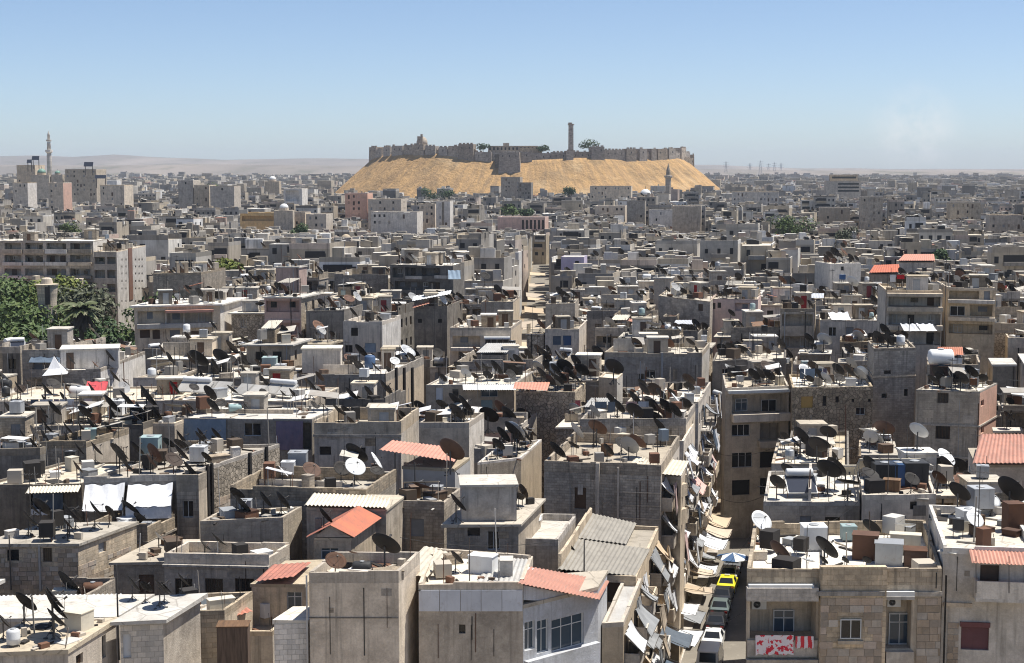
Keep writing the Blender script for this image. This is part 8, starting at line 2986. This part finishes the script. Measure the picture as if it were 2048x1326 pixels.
    for Hs in cand[::7][:14]:
        q = inset(Hs.quad, .6)
        b_ = rng.uniform(.2, .7)
        a0, a1 = q[0].lerp(q[3], b_), q[1].lerp(q[2], b_)
        a1 = a0.lerp(a1, rng.uniform(.5, .9))
        root = thing('washing_line', 'washing line', (a0.x, a0.y, Hs.z + .02), None, 'washing lines on roofs', 'rooftop washing line with clothes')
        d = Vector((a1.x - a0.x, a1.y - a0.y, 0))
        for o_ in (Vector((0, 0, 0)), d):
            obj('post', cached('wpost', lambda: MB().bar((0, 0, 0), (0, 0, 1.9), .035, 5).mesh('post', ['pole_metal'])), root, o_)
        obj('line', MB().bar((0, 0, 1.85), d + Vector((0, 0, 1.85)), .012, 4).mesh('line', ['cable_black']), root)
        L = d.length; dn = d.normalized()
        u = .3
        while u < L - .8:
            w = rng.uniform(.4, 1.3)
            if rng.random() < .75:
                hh = rng.uniform(.5, 1.2)
                obj('garment', cloth_sheet(dn * u + Vector((0, 0, 1.84)), dn * (u + w) + Vector((0, 0, 1.84)), dn * (u + w) + Vector((0, 0, 1.84 - hh)), dn * u + Vector((0, 0, 1.84 - hh)), 4, 3, 0, .04, rng=rng).mesh('garment', [rng.choice(('cloth_white', 'cloth_white', 'cloth_blue', 'cloth_red', 'cloth_slate', 'cloth_tan', 'cloth_pink', 'cloth_purple'))], True), root)
            u += w + .12
    set_tags(obj('roof_shelters', SHE.mesh('roof_shelters', ['shelter_mix'])), 'countless little tin and plastic shelter sheets on the roofs', 'shelters', kind='stuff')
    set_tags(obj('roof_debris', DEB.mesh('roof_debris', ['debris_mix'])), 'scattered rubble, planks and scraps lying on the roofs', 'debris', kind='stuff')
for _h in list(HERO.values()):
    if hasattr(_h, 'dress'):
        dress_roof(_h.dress[0], _h, *_h.dress[1:])
special_tanks()
_ND = len(DISH_LIST.split()) + 40
for _ in range(_ND):
    DISHES.append(1)          # keep room for the dishes placed one by one
run_fill(n_houses() + 62, small_lots(), random.Random(6), True)
run_fill(338, lots(), random.Random(5))
del DISHES[:_ND]
run_dishes()
clutter()
far_town()
# ------------------------------------------------------------------ labels made from place, for what was placed in loops
ROWS = [(1080, 'nearest row'), (930, 'street-awning level'), (800, 'red-shack level'), (690, 'big-roof-tank level'), (600, 'palm level'), (520, 'kiosk level'), (440, 'apartment-roof level'), (-999, 'citadel-foot level')]
COLS = [(260, 'below the white minaret'), (680, 'left of citadel'), (870, 'below citadel left end'), (1030, 'below citadel palace'), (1230, 'below square minaret'), (1440, 'below citadel right end'), (1750, 'below tiered offices'), (99999, 'by right edge')]
ORD = ['first', 'second', 'third', 'fourth', 'fifth', 'sixth', 'seventh', 'eighth', 'ninth', 'tenth', 'eleventh', 'twelfth', 'thirteenth', 'fourteenth', 'fifteenth', 'sixteenth', 'seventeenth', 'eighteenth', 'nineteenth', 'twentieth']


def ordinal(i):
    return ORD[i] if i < len(ORD) else '%dth' % (i + 1)


cells = {}
for T in THINGS:
    x, y = proj(T.get('top') or T['p'])
    T['px'] = x
    r = next(w for lim, w in ROWS if y > lim)
    c = next(w for lim, w in COLS if x <= lim)
    cells.setdefault((T['cat'], r, c), []).append(T)
for (cat, r, c), lst in cells.items():
    lst.sort(key=lambda t: t['px'])
    for i, T in enumerate(lst):
        if T['label'] is None:
            if len(lst) == 1:
                lab = '%s at %s %s' % (T['desc'], r, c)
            else:
                lab = '%s, %s from left at %s %s' % (T['desc'], ordinal(i), r, c)
            wl_ = lab.split()
            if len(wl_) > 16:
                d = T['desc'].split(' with ')[0]
                lab = '%s, %s from left at %s %s' % (d, ordinal(i), r, c)
            T['o']['label'] = lab
            if cat in ('house', 'building') and not T['o'].get('group'):
                T['o']['group'] = 'houses of the town'
seen = {}
for T in THINGS:
    l = T['o'].get('label')
    seen.setdefault(l, []).append(T['o'].name)
print('dup labels', sum(1 for v in seen.values() if len(v) > 1), [(k, len(v)) for k, v in seen.items() if len(v) > 1][:5], 'long', sum(1 for k in seen if len(k.split()) > 16))
print('objects', len(bpy.data.objects), 'tris', sum(len(m.loops) - 2 * len(m.polygons) for m in bpy.data.meshes))
